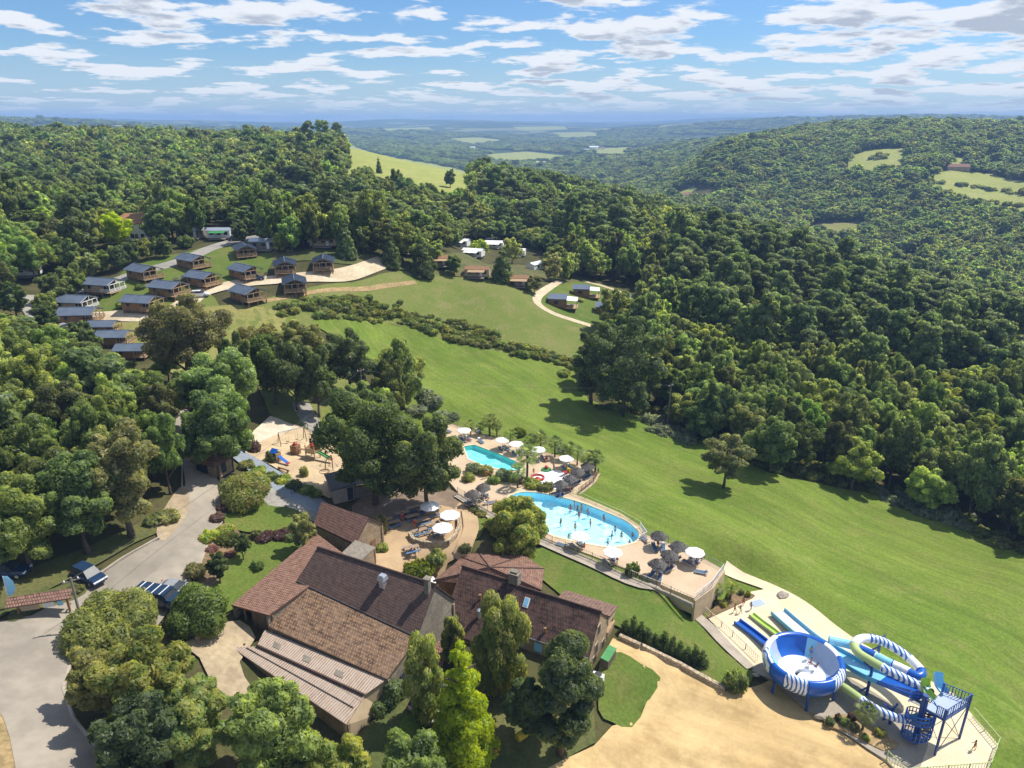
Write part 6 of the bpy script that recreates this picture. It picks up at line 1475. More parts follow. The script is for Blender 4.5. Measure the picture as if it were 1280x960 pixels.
ribbon('field_walk', [(905,712),(935,728),(962,738),(1000,758),(1040,790),(1075,815)], 2.0, 'plaza', .3, 1.5)
ribbon('court_path', [(580,640),(588,652),(588,668),(580,690),(572,705)], 2.2, 'court', .34, 1.2)
# splash figures
p = A(683, 587, DECK_Z+.1); t = thing('play_flower', 'green and red flower figure on the splash pad', 'play figure', p); b = MB(); b.lathe([(.9, 0), (.95, .12), (.5, .2)], 10); b.build('leaf_base', M['green'], t); b = MB(); b.lathe([(.1, .2), (.38, .45), (.3, .75), (.05, .9)], 10); b.build('blossom', M['red'], t)
p = A(672, 599, DECK_Z+.1); t = thing('play_crab', 'red rounded crawling figure on the splash pad', 'play figure', p); b = MB(); b.tube([(1.1*math.cos(a), .6*math.sin(a), .35+.25*math.sin(a)) for a in [k*math.pi/8 for k in range(17)]], .22, 8); b.build('body', M['red'], t, True); b = MB(); b.lathe([(.4, 0), (.45, .2), (.2, .42)], 10); b.build('seat', M['red'], t)
p = A(707, 593, DECK_Z+.1); t = thing('play_boat', 'red and yellow little slide at the splash pad edge', 'play figure', p, R(50)); b = MB(); b.box((0, 0, .5), (2.0, .6, .1), ry=.35); b.build('chute', M['red'], t); b = MB(); b.box((.9, 0, .45), (.3, .6, .9)); b.build('tower', M['yellow'], t)
# ------------------------------------------------------------------ water slides
def zp(u, v, z): return A(u, v, PLAZA_Z+z)
bc = zp(1005, 822, 4.1); t = thing('bowl_slide', 'big blue and white bowl of the water slide standing on blue legs', 'water slide', (bc.x, bc.y, PLAZA_Z)); RB = 4.15
CT = [M['blue'], M['gel_grey'], M['sky_blue'], M['gel_white'], M['zebra_blue']]
b = MB()
def secs(k, f):
    if k >= 2: return 3
    f = (f+.0) % 1
    return 1 if f < .12 or f > .90 else 2 if f < .16 else 0 if f < .33 else 1 if f < .42 else 2 if f < .49 else 3 if f < .76 else 2 if f < .80 else 0
b.lathe([(3.9, 4.2), (3.4, 2.95), (2.7, 2.15), (1.4, 1.8), (.75, 1.7), (.75, 1.2)], 40, mats=secs, caps=False); b.build('funnel', CT, t, True)
def arcseg(a0, a1, m):
    b = MB(); n = max(6, int((a1-a0)/5)); prof = [(3.85, 4.2), (4.1, 4.42), (4.4, 4.3), (4.62, 3.85), (4.68, 3.3), (4.5, 2.65), (4.1, 2.1), (3.5, 1.8)]
    for k in range(n+1):
        a = R(a0+.4+(a1-a0-.8)*k/n); b.v += [(r*math.cos(a), r*math.sin(a), z) for r, z in prof]
    q = len(prof)
    for k in range(n):
        for j in range(q-1): b.face((k*q+j, k*q+j+1, (k+1)*q+j+1, (k+1)*q+j))
    b.build('rim_section', M[m], t, True)
for a0, a1, m in ((0, 34, 'gel_white'), (34, 120, 'blue'), (120, 160, 'gel_white'), (160, 196, 'zebra_light'), (196, 222, 'blue'), (222, 256, 'zebra_light'), (256, 296, 'blue'), (296, 330, 'zebra_light'), (330, 360, 'blue')): arcseg(a0, a1, m)
for k in range(6): a = R(20+60*k); b = MB(); b.tube([(4.0*math.cos(a), 4.0*math.sin(a), -.1), (3.9*math.cos(a), 3.9*math.sin(a), 2.2)], .16, 8); b.build('leg', M['navy_steel'], t)
b = MB(); b.lathe([(.85, 1.5), (.85, 2.2), (.7, 2.45)], 16, (-.1, -1.2, 0)); b.build('exit_hood', M['gel_white'], t, True)
b = MB(); b.lathe([(3.6, 1.85), (2.6, 1.5), (1.4, 1.3), (.8, 1.1)], 30, caps=False); b.build('underside', M['cyan'], t, True)
def slide_tube(label, pts, r, cols, cuts, group='tubes of the water slide', arc=None, n=12):
    P = [zp(*p) for p in pts]; Q = []
    for i in range(len(P)-1):
        p0, p1, p2, p3 = P[max(i-1, 0)], P[i], P[i+1], P[min(i+2, len(P)-1)]
        for j in range(8): s_ = j/8; Q.append(.5*((2*p1)+(p2-p0)*s_+(2*p0-5*p1+4*p2-p3)*s_*s_+(3*p1-p0-3*p2+p3)*s_**3))
    Q.append(P[-1]); base = Vector((Q[0].x, Q[0].y, PLAZA_Z)); t = thing('slide_tube', label, 'water slide', base, 0, None); N = len(Q); e = [0]+[int(c*N) for c in cuts]+[N-1]
    for (a, c), m in zip(zip(e[:-1], e[1:]), cols):
        b = MB(); b.tube([q-base for q in Q[a:c+1]], r, n, caps=False, arc=arc); b.build('tube_section', M[m], t, True)
        if c < N-1 and not arc: b = MB(); d = (Q[min(c+1, N-1)]-Q[c-1]).normalized()*.05; b.tube([Q[c]-base-d, Q[c]-base+d], r*1.1, n); b.build('flange', M['gel_white' if m != 'gel_white' else 'blue'], t, True)
    return t
slide_tube('closed looping tube in lime, white and blue zebra from the green seat to the bowl', [(1163,866,5.7),(1150,858,5.3),(1128,847,5.1),(1108,837,5.0),(1090,827,4.9),(1073,816,4.8),(1068,805,4.7),(1078,798,4.6),(1098,800,4.5),(1120,811,4.4),(1140,826,4.3),(1152,840,4.25),(1146,845,4.2),(1128,836,4.15),(1108,827,4.1),(1086,816,4.05),(1062,806,4.0),(1036,800,4.0)], .52,
   ['zebra_light', 'pale_lime', 'gel_white', 'zebra_light', 'gel_white', 'blue', 'gel_white', 'sky_blue', 'blue', 'sky_blue'], [.19, .35, .44, .58, .64, .74, .80, .86, .92])
slide_tube('low tube from the spiral stair under the bowl, zebra then lime', [(1150,896,2.6),(1138,899,2.4),(1120,897,2.2),(1100,889,2.0),(1080,877,1.8),(1062,864,1.6),(1040,850,1.4),(1010,834,1.2),(985,810,.9)], .48, ['cyan', 'zebra_light', 'pale_lime'], [.14, .52])
def chute(name, label, pts, w, hw, cols, cuts, zoff=0.0):
    P = [zp(*p) for p in pts]; Q = []
    for i in range(len(P)-1):
        p0, p1, p2, p3 = P[max(i-1, 0)], P[i], P[i+1], P[min(i+2, len(P)-1)]
        for j in range(8): s_ = j/8; Q.append(.5*((2*p1)+(p2-p0)*s_+(2*p0-5*p1+4*p2-p3)*s_*s_+(3*p1-p0-3*p2+p3)*s_**3))
    Q.append(P[-1]); base = Vector((Q[0].x, Q[0].y, PLAZA_Z)); t = thing(name, label, 'water slide', base); N = len(Q); e = [0]+[int(c*N) for c in cuts]+[N-1]
    prof = [(-.5*w-.12, 0), (-.5*w-.12, hw), (-.5*w, hw), (-.5*w+.06, .12), (.5*w-.06, .12), (.5*w, hw), (.5*w+.12, hw), (.5*w+.12, 0)]
    for (a, c), (mf, ms) in zip(zip(e[:-1], e[1:]), cols):
        b = MB(); rings = []
        for k in range(a, c+1):
            d = (Q[min(k+1, N-1)]-Q[max(k-1, 0)]); d.z = 0; d.normalize(); sd = Vector((d.y, -d.x, 0)); rings.append([Q[k]-base+sd*x+Vector((0, 0, z)) for x, z in prof])
        for r0, r1 in zip(rings[:-1], rings[1:]):
            for i in range(8):
                j = (i+1) % 8; b.cur = 0 if i == 3 else 1; b.poly([r0[i], r0[j], r1[j], r1[i]])
        b.cur = 1; b.poly(rings[0]); b.poly(rings[-1][::-1]); b.build('chute_section', [M[mf], M[ms]], t)
    return t
chute('wide_slide', 'wide open sky-blue slide lane running from the tower past the bowl', [(1156,872,4.8),(1140,866,4.2),(1110,853,3.3),(1080,840,2.6),(1050,822,1.9),(1020,806,1.2),(995,786,.6),(972,766,.35)], 2.1, .55, [('blue', 'blue'), ('sky_blue', 'cyan'), ('gel_white', 'cyan')], [.33, .72])
chute('landing_lane', 'dark blue landing lane at the foot of the bowl', [(975,818,.9),(958,806,.5),(940,792,.25),(921,778,.2)], .95, .45, [('blue', 'blue')], [])
chute('landing_lane', 'narrow lime green landing lane between the blue ones', [(985,806,.8),(968,791,.4),(953,780,.25),(939,769,.2)], .7, .35, [('lime', 'pale_lime')], [])
p = zp(947, 754, .14); b = MB(); b.box(p, (1.9, 1.2, .06), R(25)); tag(b.build('floor_mat', M['gel_grey']), 'grey rectangular mat on the slide plaza', 'mat')
# tower
P1, P2, P3, P4 = zp(1157, 885, 5.2), zp(1178, 864, 5.2), zp(1212, 878, 5.2), zp(1181, 898, 5.2)
base = Vector((P1.x, P1.y, PLAZA_Z)); t = thing('slide_tower', 'blue steel slide tower with grey platform and spiral stair', 'tower', base)
L_ = lambda p: Vector(p)-base
b = MB(); b.slab([L_(p) for p in (P1, P4, P3, P2)], .14); b.build('platform', M['gel_grey'], t)
b = MB(); [b.bar(L_(p)-Vector((0, 0, .25)), L_(q)-Vector((0, 0, .25)), .16, .22) for p, q in ((P1, P2), (P2, P3), (P3, P4), (P4, P1))]; b.build('beam', M['navy_steel'], t)
for p in (P1, P2, P3, P4): b = MB(); q = L_(p); b.tube([(q.x, q.y, -.05), (q.x, q.y, 6.35)], .13, 8); b.build('leg', M['navy_steel'], t)
b = MB()
for p, q in ((P4, P3), (P3, P2), (P1, P2)):
    q0, q1 = L_(p), L_(q); b.tube([(q0.x, q0.y, .2), (q1.x, q1.y, 4.9)], .035, 5); b.tube([(q1.x, q1.y, .2), (q0.x, q0.y, 4.9)], .035, 5)
b.build('brace', M['dark_metal'], t)
def rail_run(p, q, h=1.1, n=9):
    b = MB(); p, q = L_(p), L_(q); b.bar(p+Vector((0, 0, h)), q+Vector((0, 0, h)), .07); b.bar(p+Vector((0, 0, .12)), q+Vector((0, 0, .12)), .05)
    for k in range(n+1): s_ = p.lerp(q, k/n); b.bar(s_, s_+Vector((0, 0, h)), .05 if k % 3 else .08)
    b.build('railing', M['navy_steel'], t)
rail_run(P4, P3, 1.1, 10); rail_run(P3, P2, 1.1, 9); rail_run(P1.lerp(P4, .55), P4, 1.1, 5)
sc = L_(zp(1148, 905, 2.6)); sc.z = 0; b = MB(); b.tube([(sc.x, sc.y, -.1), (sc.x, sc.y, 6.6)], .28, 10); b.build('stair_column', M['navy_steel'], t)
turns = 2.3; N = 36
for k in range(N):
    a = R(40)+k/N*turns*2*math.pi; z = .1+5.0*k/N; b = MB(); w = .11
    b.poly([(sc.x+.25*math.cos(a-w), sc.y+.25*math.sin(a-w), z), (sc.x+1.35*math.cos(a-.2), sc.y+1.35*math.sin(a-.2), z), (sc.x+1.35*math.cos(a+.24), sc.y+1.35*math.sin(a+.24), z), (sc.x+.25*math.cos(a+w), sc.y+.25*math.sin(a+w), z)])
    b.poly([(x, y, zz-.06) for x, y, zz in b.v[::-1]]); b.build('tread', M['grey_metal'], t)
b = MB()
for k in range(int(N*1.4)):
    a = R(40)+k/(N*1.4)*turns*2*math.pi; z = .1+5.0*k/(N*1.4); x, y = sc.x+1.38*math.cos(a), sc.y+1.38*math.sin(a); b.bar((x, y, z-.1), (x, y, z+1.05), .075)
path = [(sc.x+1.38*math.cos(R(40)+k/60*turns*2*math.pi), sc.y+1.38*math.sin(R(40)+k/60*turns*2*math.pi), .1+5.0*k/60) for k in range(61)]
for dz in (-.08, .5, 1.05): b.tube([(x, y, z+dz) for x, y, z in path], .055 if dz else .06, 5)
b.build('stair_railing', M['blue'], t)
for (u, v, z, m, l) in ((1166, 876, 5.6, 'lime', 'lime green starting seat on the slide tower platform'), (1182, 868, 5.6, 'sky_blue', 'sky-blue starting seat on the slide tower platform')):
    p = zp(u, v, z-.4); tt = thing('slide_start', l, 'slide seat', p, R(115)); b = MB(); b.tube([(0, 0, .45), (.4, 0, .47), (.75, 0, .7), (1.0, 0, 1.25), (1.05, 0, 1.8)], [.55, .58, .6, .62, .6], 14, arc=(math.pi, 2*math.pi)); b.build('shell', M[m], tt, True); b = MB(); b.tube([(-.05, 0, .45), (.08, 0, .45)], .55, 14, arc=(math.pi, 2*math.pi)); b.build('rim', M['gel_white'], tt, True)
for u, v, zt, ut, vt, l in ((1083,869,0,1090,812,'blue steel slide support between bowl and tower'),(1112,905,0,1112,868,'short blue steel slide support near the tower'),(1097,818,0,1098,806,'blue steel slide support inside the loop')):
    p = zp(u, v, .1); h = 2.4 if v < 830 else 4.2 if v < 875 else 2.2; tt = thing('slide_support', l, 'support post', p); b = MB(); b.tube([(0, 0, -.1), (0, 0, h)], .18, 8); b.build('post', M['navy_steel'], tt); b = MB(); b.bar((0, 0, h-.3), (-.9, .45, h+.3), .2); b.bar((0, 0, h-.3), (.8, .6, h+.1), .2); b.bar((0, 0, 1.2), (-1.2, -.4, 1.0), .16); b.build('arm', M['navy_steel'], tt)
rngs = rg(12)
for i, (u, v, s_) in enumerate(((978,852,.7),(1005,868,.9),(993,857,.5),(1025,897,.8),(978,745,1.0),(945,845,.5))):
    z = PLAZA_Z+.15; p = A(u, v, z); V = [tuple(Vector(q)*s_*(.7+.5*rngs.random())) for q in ICO_V]; b = MB(); b.v = [(x, y*.7, zz*.5+.15) for x, y, zz in V]; [b.face(f) for f in ICO_F]; o = b.build('boulder', M['concrete'], None, False, p); tag(o, ('pale limestone boulder %s' % ('below the left side of the bowl', 'in front of the bowl leg', 'between the bowl boulders', 'at the corner of the palm bed', 'on the grass beside the mat', 'at the walk corner under the bowl')[i]), 'boulder', 'boulders around the slides')
# ------------------------------------------------------------------ people
def person_mesh(pose):
    """one continuous skinned body; joints in metres, facing -Y"""
    J = {'pel': (0, 0, .93), 'wai': (0, .01, 1.08), 'che': (0, .02, 1.30), 'nec': (0, .02, 1.47), 'hea': (0, -.005, 1.58), 'cro': (0, 0, 1.70), 'nos': (0, -.085, 1.575)}
    L = {'sho': (.17, .02, 1.41), 'elb': (.25, .04, 1.13), 'wri': (.27, -.04, .90), 'pal': (.275, -.06, .83), 'hip': (.09, 0, .90), 'kne': (.11, -.03, .50), 'ank': (.11, .03, .08), 'toe': (.12, -.14, .03)}
    Rr = {k: (-x, y, z) for k, (x, y, z) in L.items()}
    if pose == 'arms_out': L.update(elb=(.43, .0, 1.38), wri=(.66, -.05, 1.42), pal=(.74, -.06, 1.43)); Rr.update(elb=(-.43, 0, 1.34), wri=(-.66, -.04, 1.30), pal=(-.74, -.05, 1.29))
    if pose == 'walk': L.update(kne=(.10, -.20, .52), ank=(.10, -.24, .12), toe=(.11, -.42, .06), wri=(.26, .14, .93), pal=(.26, .15, .86)); Rr.update(kne=(-.10, .02, .49), ank=(-.10, .24, .12), toe=(-.11, .09, .03), elb=(-.25, -.04, 1.14), wri=(-.24, -.22, 1.0), pal=(-.23, -.28, .96))
    if pose == 'sit':
        dz = -.48
        J = {k: (x, y, z+dz) for k, (x, y, z) in J.items()}
        for q in (L, Rr):
            for k in list(q): q[k] = (q[k][0], q[k][1], q[k][2]+dz)
            s_ = 1 if q is L else -1; q.update(kne=(.12*s_, -.43, .47), ank=(.12*s_, -.45, .08), toe=(.13*s_, -.6, .04), wri=(.2*s_, -.28, .56), pal=(.19*s_, -.35, .54))
    if pose == 'slide':
        dz = -.80
        J = {k: (x, y+(.25*(z-.93) if z > .93 else 0), z+dz) for k, (x, y, z) in J.items()}
        for q in (L, Rr):
            s_ = 1 if q is L else -1
            for k in list(q): q[k] = (q[k][0], q[k][1]+(.12 if k in ('sho', 'elb') else 0), q[k][2]+dz)
            q.update(hip=(.09*s_, 0, .12), kne=(.11*s_, -.44, .26), ank=(.11*s_, -.82, .10), toe=(.12*s_, -.9, .22), wri=(.28*s_, -.08, .22), pal=(.28*s_, -.13, .18))
    V, E, Rd = [], [], []
    def av(p, r): V.append(p); Rd.append(r); return len(V)-1
    ids = {}
    for k, r in (('pel', .125), ('wai', .115), ('che', .14), ('nec', .058), ('hea', .092), ('cro', .07), ('nos', .02)): ids[k] = av(J[k], r)
    E += [(ids['pel'], ids['wai']), (ids['wai'], ids['che']), (ids['che'], ids['nec']), (ids['nec'], ids['hea']), (ids['hea'], ids['cro']), (ids['hea'], ids['nos'])]
    for q, s_ in ((L, 1), (Rr, -1)):
        w = {}
        for k, r in (('sho', .062), ('elb', .044), ('wri', .03), ('pal', .036), ('hip', .088), ('kne', .058), ('ank', .04), ('toe', .03)): w[k] = av(q[k], r)
        E += [(ids['che'], w['sho']), (w['sho'], w['elb']), (w['elb'], w['wri']), (w['wri'], w['pal']), (ids['pel'], w['hip']), (w['hip'], w['kne']), (w['kne'], w['ank']), (w['ank'], w['toe'])]
        d = (Vector(q['pal'])-Vector(q['wri'])).normalized(); sd = d.cross(Vector((0, 0, 1)) if abs(d.z) < .8 else Vector((1, 0, 0))).normalized()
        for j, ln in enumerate((.075, .085, .08, .06)):
            f0 = Vector(q['pal'])+d*.03+sd*(j-1.5)*.022; a_ = av(tuple(f0), .011); c_ = av(tuple(f0+d*ln+Vector((0, -.015, -.01))), .008); E += [(w['pal'], a_), (a_, c_)]
        a_ = av(tuple(Vector(q['pal'])-d*.01+sd*.05), .011); c_ = av(tuple(Vector(q['pal'])+d*.035+sd*.07), .009); E += [(w['pal'], a_), (a_, c_)]
    me = bpy.data.meshes.new('body'); me.from_pydata(V, E, []); ob = bpy.data.objects.new('body', me); COL.objects.link(ob); md = ob.modifiers.new('skin', 'SKIN')
    for i, r in enumerate(Rd): me.skin_vertices[0].data[i].radius = (r, r)
    me.skin_vertices[0].data[0].use_root = True
    ob.modifiers.new('sub', 'SUBSURF').levels = 1
    dg = bpy.context.evaluated_depsgraph_get(); out = bpy.data.meshes.new_from_object(ob.evaluated_get(dg)); bpy.data.objects.remove(ob); out.name = 'body'
    out.polygons.foreach_set('use_smooth', [True]*len(out.polygons)); return out, J, L, Rr
def person_proto(pose, skin):
    me, J, L, Rr = person_mesh(pose); me = me.copy(); me.materials.clear(); me.materials.append(M[skin]); t = thing('person', 'x', 'person'); link('body', me, t)
    b = MB(); h = Vector(J['hea']); c = Vector(J['cro']); b.lathe([(.098, -.02), (.106, .05), (.085, .11), (.03, .145)], 12, (h.x, h.y+.014, h.z)); b.build('hair', M['hair'], t, True)
    return t, J, L, Rr
TRUNKS = {'red': M['red'], 'blue': M['blue'], 'black': M['panel_dark'], 'white': M['white'], 'orange': M['orange'], 'green': M['green']}
PROT = {}
def person(pose, skin, color, loc, rz, label, sc=1.0, shirt=None):
    key = (pose, skin, color, shirt)
    if key not in PROT:
        t, J, L, Rr = person_proto(pose, skin); p = Vector(J['pel']); b = MB()
        b.lathe([(.165, -.10), (.172, 0), (.15, .09)], 12, tuple(p), sy=.85)
        for q in (L, Rr): hp, kn = Vector(q['hip']), Vector(q['kne']); b.tube([hp, hp.lerp(kn, .45)], [.108, .094], 10)
        b.build('swim_shorts', TRUNKS[color], t, True)
        if shirt:
            b = MB(); c = Vector(J['che']); b.tube([tuple(Vector(J['pel'])+Vector((0, 0, .04))), J['wai'], J['che'], tuple(Vector(J['nec'])-Vector((0, 0, .05)))], [.16, .15, .178, .085], 12)
            for q in (L, Rr): b.tube([q['sho'], tuple(Vector(q['sho']).lerp(Vector(q['elb']), .6))], [.085, .062], 8)
            b.build('shirt', TRUNKS[shirt], t, True)
        PROT[key] = Proto(t)
    PROT[key].put(loc, rz, sc, label)
FL = DECK_Z-1.38
_pool = [(713,631,'bather at the left of the group by the far pool wall'),(718,628,'bather standing behind the group by the far pool wall'),(722,633,'bather in the middle of the group by the far pool wall'),(727,631,'bather at the right back of the group by the far pool wall'),(724,640,'bather in front of the group by the far pool wall'),(735,637,'bather just right of the group by the far pool wall'),
 (701,648,'lone bather in the left half of the large pool'),(719,655,'bather near the middle of the large pool'),(738,650,'swimmer alone in the upper middle of the large pool'),(769,658,'swimmer beside another in the right half of the large pool'),(765,665,'bather next to the swimmer in the right half'),(777,666,'bather standing in the right end of the large pool'),(760,674,'bather with arms spread near the near pool rim'),(791,665,'child at the right end wall of the large pool'),(787,676,'swimmer close to the white railing end of the large pool'),(711,668,'bather behind the white parasol at the near rim'),(755,644,'bather by the far wall right of the group')]
for i, (u, v, l) in enumerate(_pool): p = A(u, v+2, DECK_Z-.1); person('arms_out' if i in (12, 2) else 'stand', 'skin' if i % 2 else 'skin_tan', ('red', 'blue', 'black', 'orange')[i % 4], (p.x, p.y, FL+(.12 if i % 3 else 0)), i*1.7, l, 1.0 if i != 13 else .85)
_deck = [(648,596,'walk','blue',None,'person walking on the sunny deck between the pools'),(650,604,'stand','red','white','person in a white shirt at the large pool edge'),(654,608,'stand','black',None,'person in dark shorts at the large pool edge'),(646,603,'stand','blue',None,'person standing left of the pool edge group'),
 (613,601,'walk','black','black','person in black walking above the thatched parasols'),(608,598,'stand','orange','red','person in a red shirt by the banana plants'),(667,593,'stand','red',None,'child in red beside the splash pad'),(692,588,'stand','blue',None,'adult standing behind the splash pad'),(690,604,'sit','orange',None,'toddler sitting on the splash pad'),(712,616,'walk','red',None,'person in red walking below the terrace parasols'),
 (700,625,'stand','blue','blue','person in blue at the foot of the terrace stairs'),(620,633,'sit','red','red','person in red sitting by the courtyard fence'),(610,625,'sit','blue','white','person sitting under the left thatched parasols'),(845,695,'sit','red','red','person in red sitting in the sun terrace shade'),(876,703,'sit','black','black','person in black at the corner parasol table'),(870,707,'sit','blue','blue','person in blue at the corner parasol table'),(864,700,'sit','orange',None,'bare-chested person at the corner parasol table'),(730,687,'sit','red','red','person in red under the near rim parasol'),(765,703,'sit','black','white','person in white under the right rim parasol'),(771,705,'stand','red',None,'person standing beside the right rim parasol'),
 (585,553,'sit','red','red','person in red under the far left deck parasol'),(683,577,'sit','red','red','person in red under the fourth deck parasol'),(822,683,'sit','red','red','person on a red towel at the pool end of the terrace')]
for i, (u, v, ps, c, sh_, l) in enumerate(_deck): p = A(u, v, DECK_Z); person(ps, 'skin' if i % 3 else 'skin_tan', c, (p.x, p.y, DECK_Z+(.02)), i*2.1, l, .75 if 'child' in l else .5 if 'toddler' in l else 1.0, sh_)
for u, v, ps, c, l in ((918,766,'walk','red','child in red on the cream plaza, left of the trio'),(925,767,'walk','white','child in the middle of the trio on the cream plaza'),(929,757,'stand','red','child at the back of the trio on the cream plaza'),(938,763,'walk','blue','child in blue walking right of the trio on the plaza'),(1217,938,'walk','orange','person walking by the fence below the slide tower')):
    p = zp(u, v, .12); person(ps, 'skin_tan', c, p, u, l, .85)
for u, v, ps, z, l in ((1013,820,'stand',2.45,'child standing inside the slide bowl'),(1013,829,'slide',2.3,'child sliding inside the bowl, left one'),(1020,834,'slide',2.35,'child sliding inside the bowl, right one')):
    p = zp(u, v, z); person(ps, 'skin_tan', 'blue', p, u*.7, l, .85)
p = zp(1160, 905, 3.0); person('walk', 'skin_tan', 'red', (p.x, p.y, PLAZA_Z+2.9), 1.0, 'child climbing the blue spiral stair', .85)
for u, v, c, l in ((515,697,'blue','guest in blue at the open court table'),(503,652,'red','guest in red at the back row of picnic tables'),(519,663,'red','waiter in red crossing between the picnic tables'),(468,700,'blue','person in blue by the stone gable doors'),(524,672,'white','guest in white at the terrace entrance'),(548,672,'blue','guest in blue on the raised terrace')):
    p = at(u, v); person('sit' if 'guest' in l else 'stand', 'skin', c, p+Vector((0, 0, .33)), u, l, 1.0, c)
# ------------------------------------------------------------------ cars
def car(color, label, kind='hatch', L=4.3):
    t = thing('parked_car', label, 'car'); W2_ = .88; hr = {'hatch': 1.48, 'suv': 1.68, 'sport': 1.36}[kind]
    secs_ = [(-.5, .55, .72, .78), (-.47, .28, .86, .92), (-.3, .22, .95, 1.0), (-.05, .22, .95, 1.0), (.2, .22, .93, 1.0), (.38, .24, .84, .97), (.47, .3, .74, .9), (.5, .42, .62, .8)]
    b = MB(); rings = []
    for x, z0, z1, w in secs_:
        k = len(b.v); rings.append(k); w = w*W2_
        b.v += [(x*L, -w*.92, z0), (x*L, -w, (z0+z1)/2), (x*L, -w*.9, z1), (x*L, w*.9, z1), (x*L, w, (z0+z1)/2), (x*L, w*.92, z0)]
    for r0, r1 in zip(rings[:-1], rings[1:]):
        for i in range(6): j = (i+1) % 6; b.face((r0+i, r1+i, r1+j, r0+j))
    b.face([rings[0]+i for i in range(6)]); b.face([rings[-1]+i for i in range(6)][::-1]); b.build('body', M[color], t, False)
    x0, x1, x2, x3 = ((-.46, -.36, .06, .24) if kind != 'sport' else (-.38, -.22, .04, .2))
    b = MB(); k = [(x0*L, .92), (x1*L, hr-.06), (x2*L, hr-.06), (x3*L, .93)]
    lo = [(x, s_*W2_*(.88 if z < 1 else .70), z) for s_ in (-1, 1) for x, z in k]
    b.v = lo; [b.face(f) for f in ((0, 1, 2, 3), (7, 6, 5, 4), (0, 4, 5, 1), (1, 5, 6, 2), (2, 6, 7, 3), (3, 7, 4, 0))]; b.build('window_glass', M['glass'], t)
    b = MB(); b.slab([(x1*L-.05, -W2_*.72, hr), (x2*L+.05, -W2_*.72, hr), (x2*L+.05, W2_*.72, hr), (x1*L-.05, W2_*.72, hr)], .07); b.build('roof_panel', M[color], t)
    for x in (-.31, .31):
        for s_ in (-1, 1):
            b = MB(); b.tube([(x*L, s_*(W2_-.17), .33), (x*L, s_*(W2_+.02), .33)], .33, 14); w = b.build('wheel', M['tyre'], t); b = MB(); b.tube([(x*L, s_*(W2_+.0), .33), (x*L, s_*(W2_+.03), .33)], .2, 10); b.build('rim', M['zinc'], w)
    for s_ in (-1, 1):
        b = MB(); b.box((.475*L, s_*.6, .66), (.2, .36, .14)); b.build('headlight', M['gel_white'], t); b = MB(); b.box((-.49*L, s_*.66, .76), (.1, .22, .26)); b.build('tail_light', M['red'], t); b = MB(); b.box((.14*L, s_*(W2_+.1), .98), (.14, .2, .12)); b.build('mirror', M[color], t)
    return t
D('car_navy', (.02, .045, .10), (.018, .04, .09), 1, .22); D('car_silver', (.52, .54, .56), None, 1, .25, metal=.4); D('car_black', (.02, .022, .026), None, 1, .22); D('car_white', (.78, .79, .8), None, 1, .25)
cars = {}
for kcol, kind in (('car_navy', 'suv'), ('car_silver', 'sport'), ('car_black', 'hatch'), ('car_white', 'hatch'), ('car_silver', 'hatch')): cars[(kcol, kind)] = Proto(car(kcol, 'x', kind))
for u, v, rz, k, l in ((113,728,R(-27),('car_navy','suv'),'dark blue car parked at the edge of the wide road'),(221,744,R(-12),('car_silver','sport'),'silver car with dark roof parked by the flower bed'),(250,372,R(10),('car_white','hatch'),'white car on the gravel track below the chalets'),(247,402,R(30),('car_black','hatch'),'dark car on the gravel track by the big oak'),(320,351,R(15),('car_navy','suv'),'dark car parked between two chalets'),(97,369,R(30),('car_silver','hatch'),'silver car beside the tan chalet of the upper row'),(90,424,R(60),('car_black','hatch'),'black car in the trees left of the small roofs'),(82,414,R(70),('car_silver','hatch'),'silver car behind the chalet in the left trees'),(55,312,R(10),('car_navy','suv'),'dark car in the wood beyond the chalet rows'),(296,302,R(15),('car_black','hatch'),'black car at the bend of the asphalt track'),(12,722,R(5),('car_navy','suv'),'dark car half hidden under the roadside trees'),
 (533,880,R(60),('car_silver','hatch'),'silver car behind the slim birch at the farm'),(550,895,R(60),('car_silver','sport'),'second silver car between birch and pyramid conifer'),(612,300,R(10),('car_silver','hatch'),'silver car among the white mobile homes')):
    p = at(u, v); cars[k].put(p+Vector((0, 0, .33 if v > 700 else .25)), rz, 1.05, l, 'parked cars')
# van with striped solar roof
p = at(198, 757)+Vector((0, 0, .33)); t = thing('camper_van', 'blue van with white striped solar roof beside the silver car', 'van', p, R(-14)); b = MB(); b.box((-.3, 0, 1.15), (4.2, 1.9, 1.5), taper=.94); b.box((2.15, 0, .85), (.9, 1.85, .9), taper=.9); b.build('body', M['car_navy'], t)
b = MB(); b.box((-.3, 0, 1.94), (4.0, 1.75, .07)); rp = b.build('roof_panel', M['car_navy'], t)
for k in range(4): b = MB(); b.box((-1.8+k*1.0, 0, 2.0), (.1, 1.7, .04)); b.build('stripe', M['white'], rp)
b = MB(); b.box((1.82, 0, 1.45), (.12, 1.6, .6), ry=-.4); b.build('windscreen', M['glass'], t)
for x in (-1.5, 1.6):
    for s_ in (-1, 1): b = MB(); b.tube([(x, s_*.78, .33), (x, s_*.98, .33)], .33, 12); b.build('wheel', M['tyre'], t)
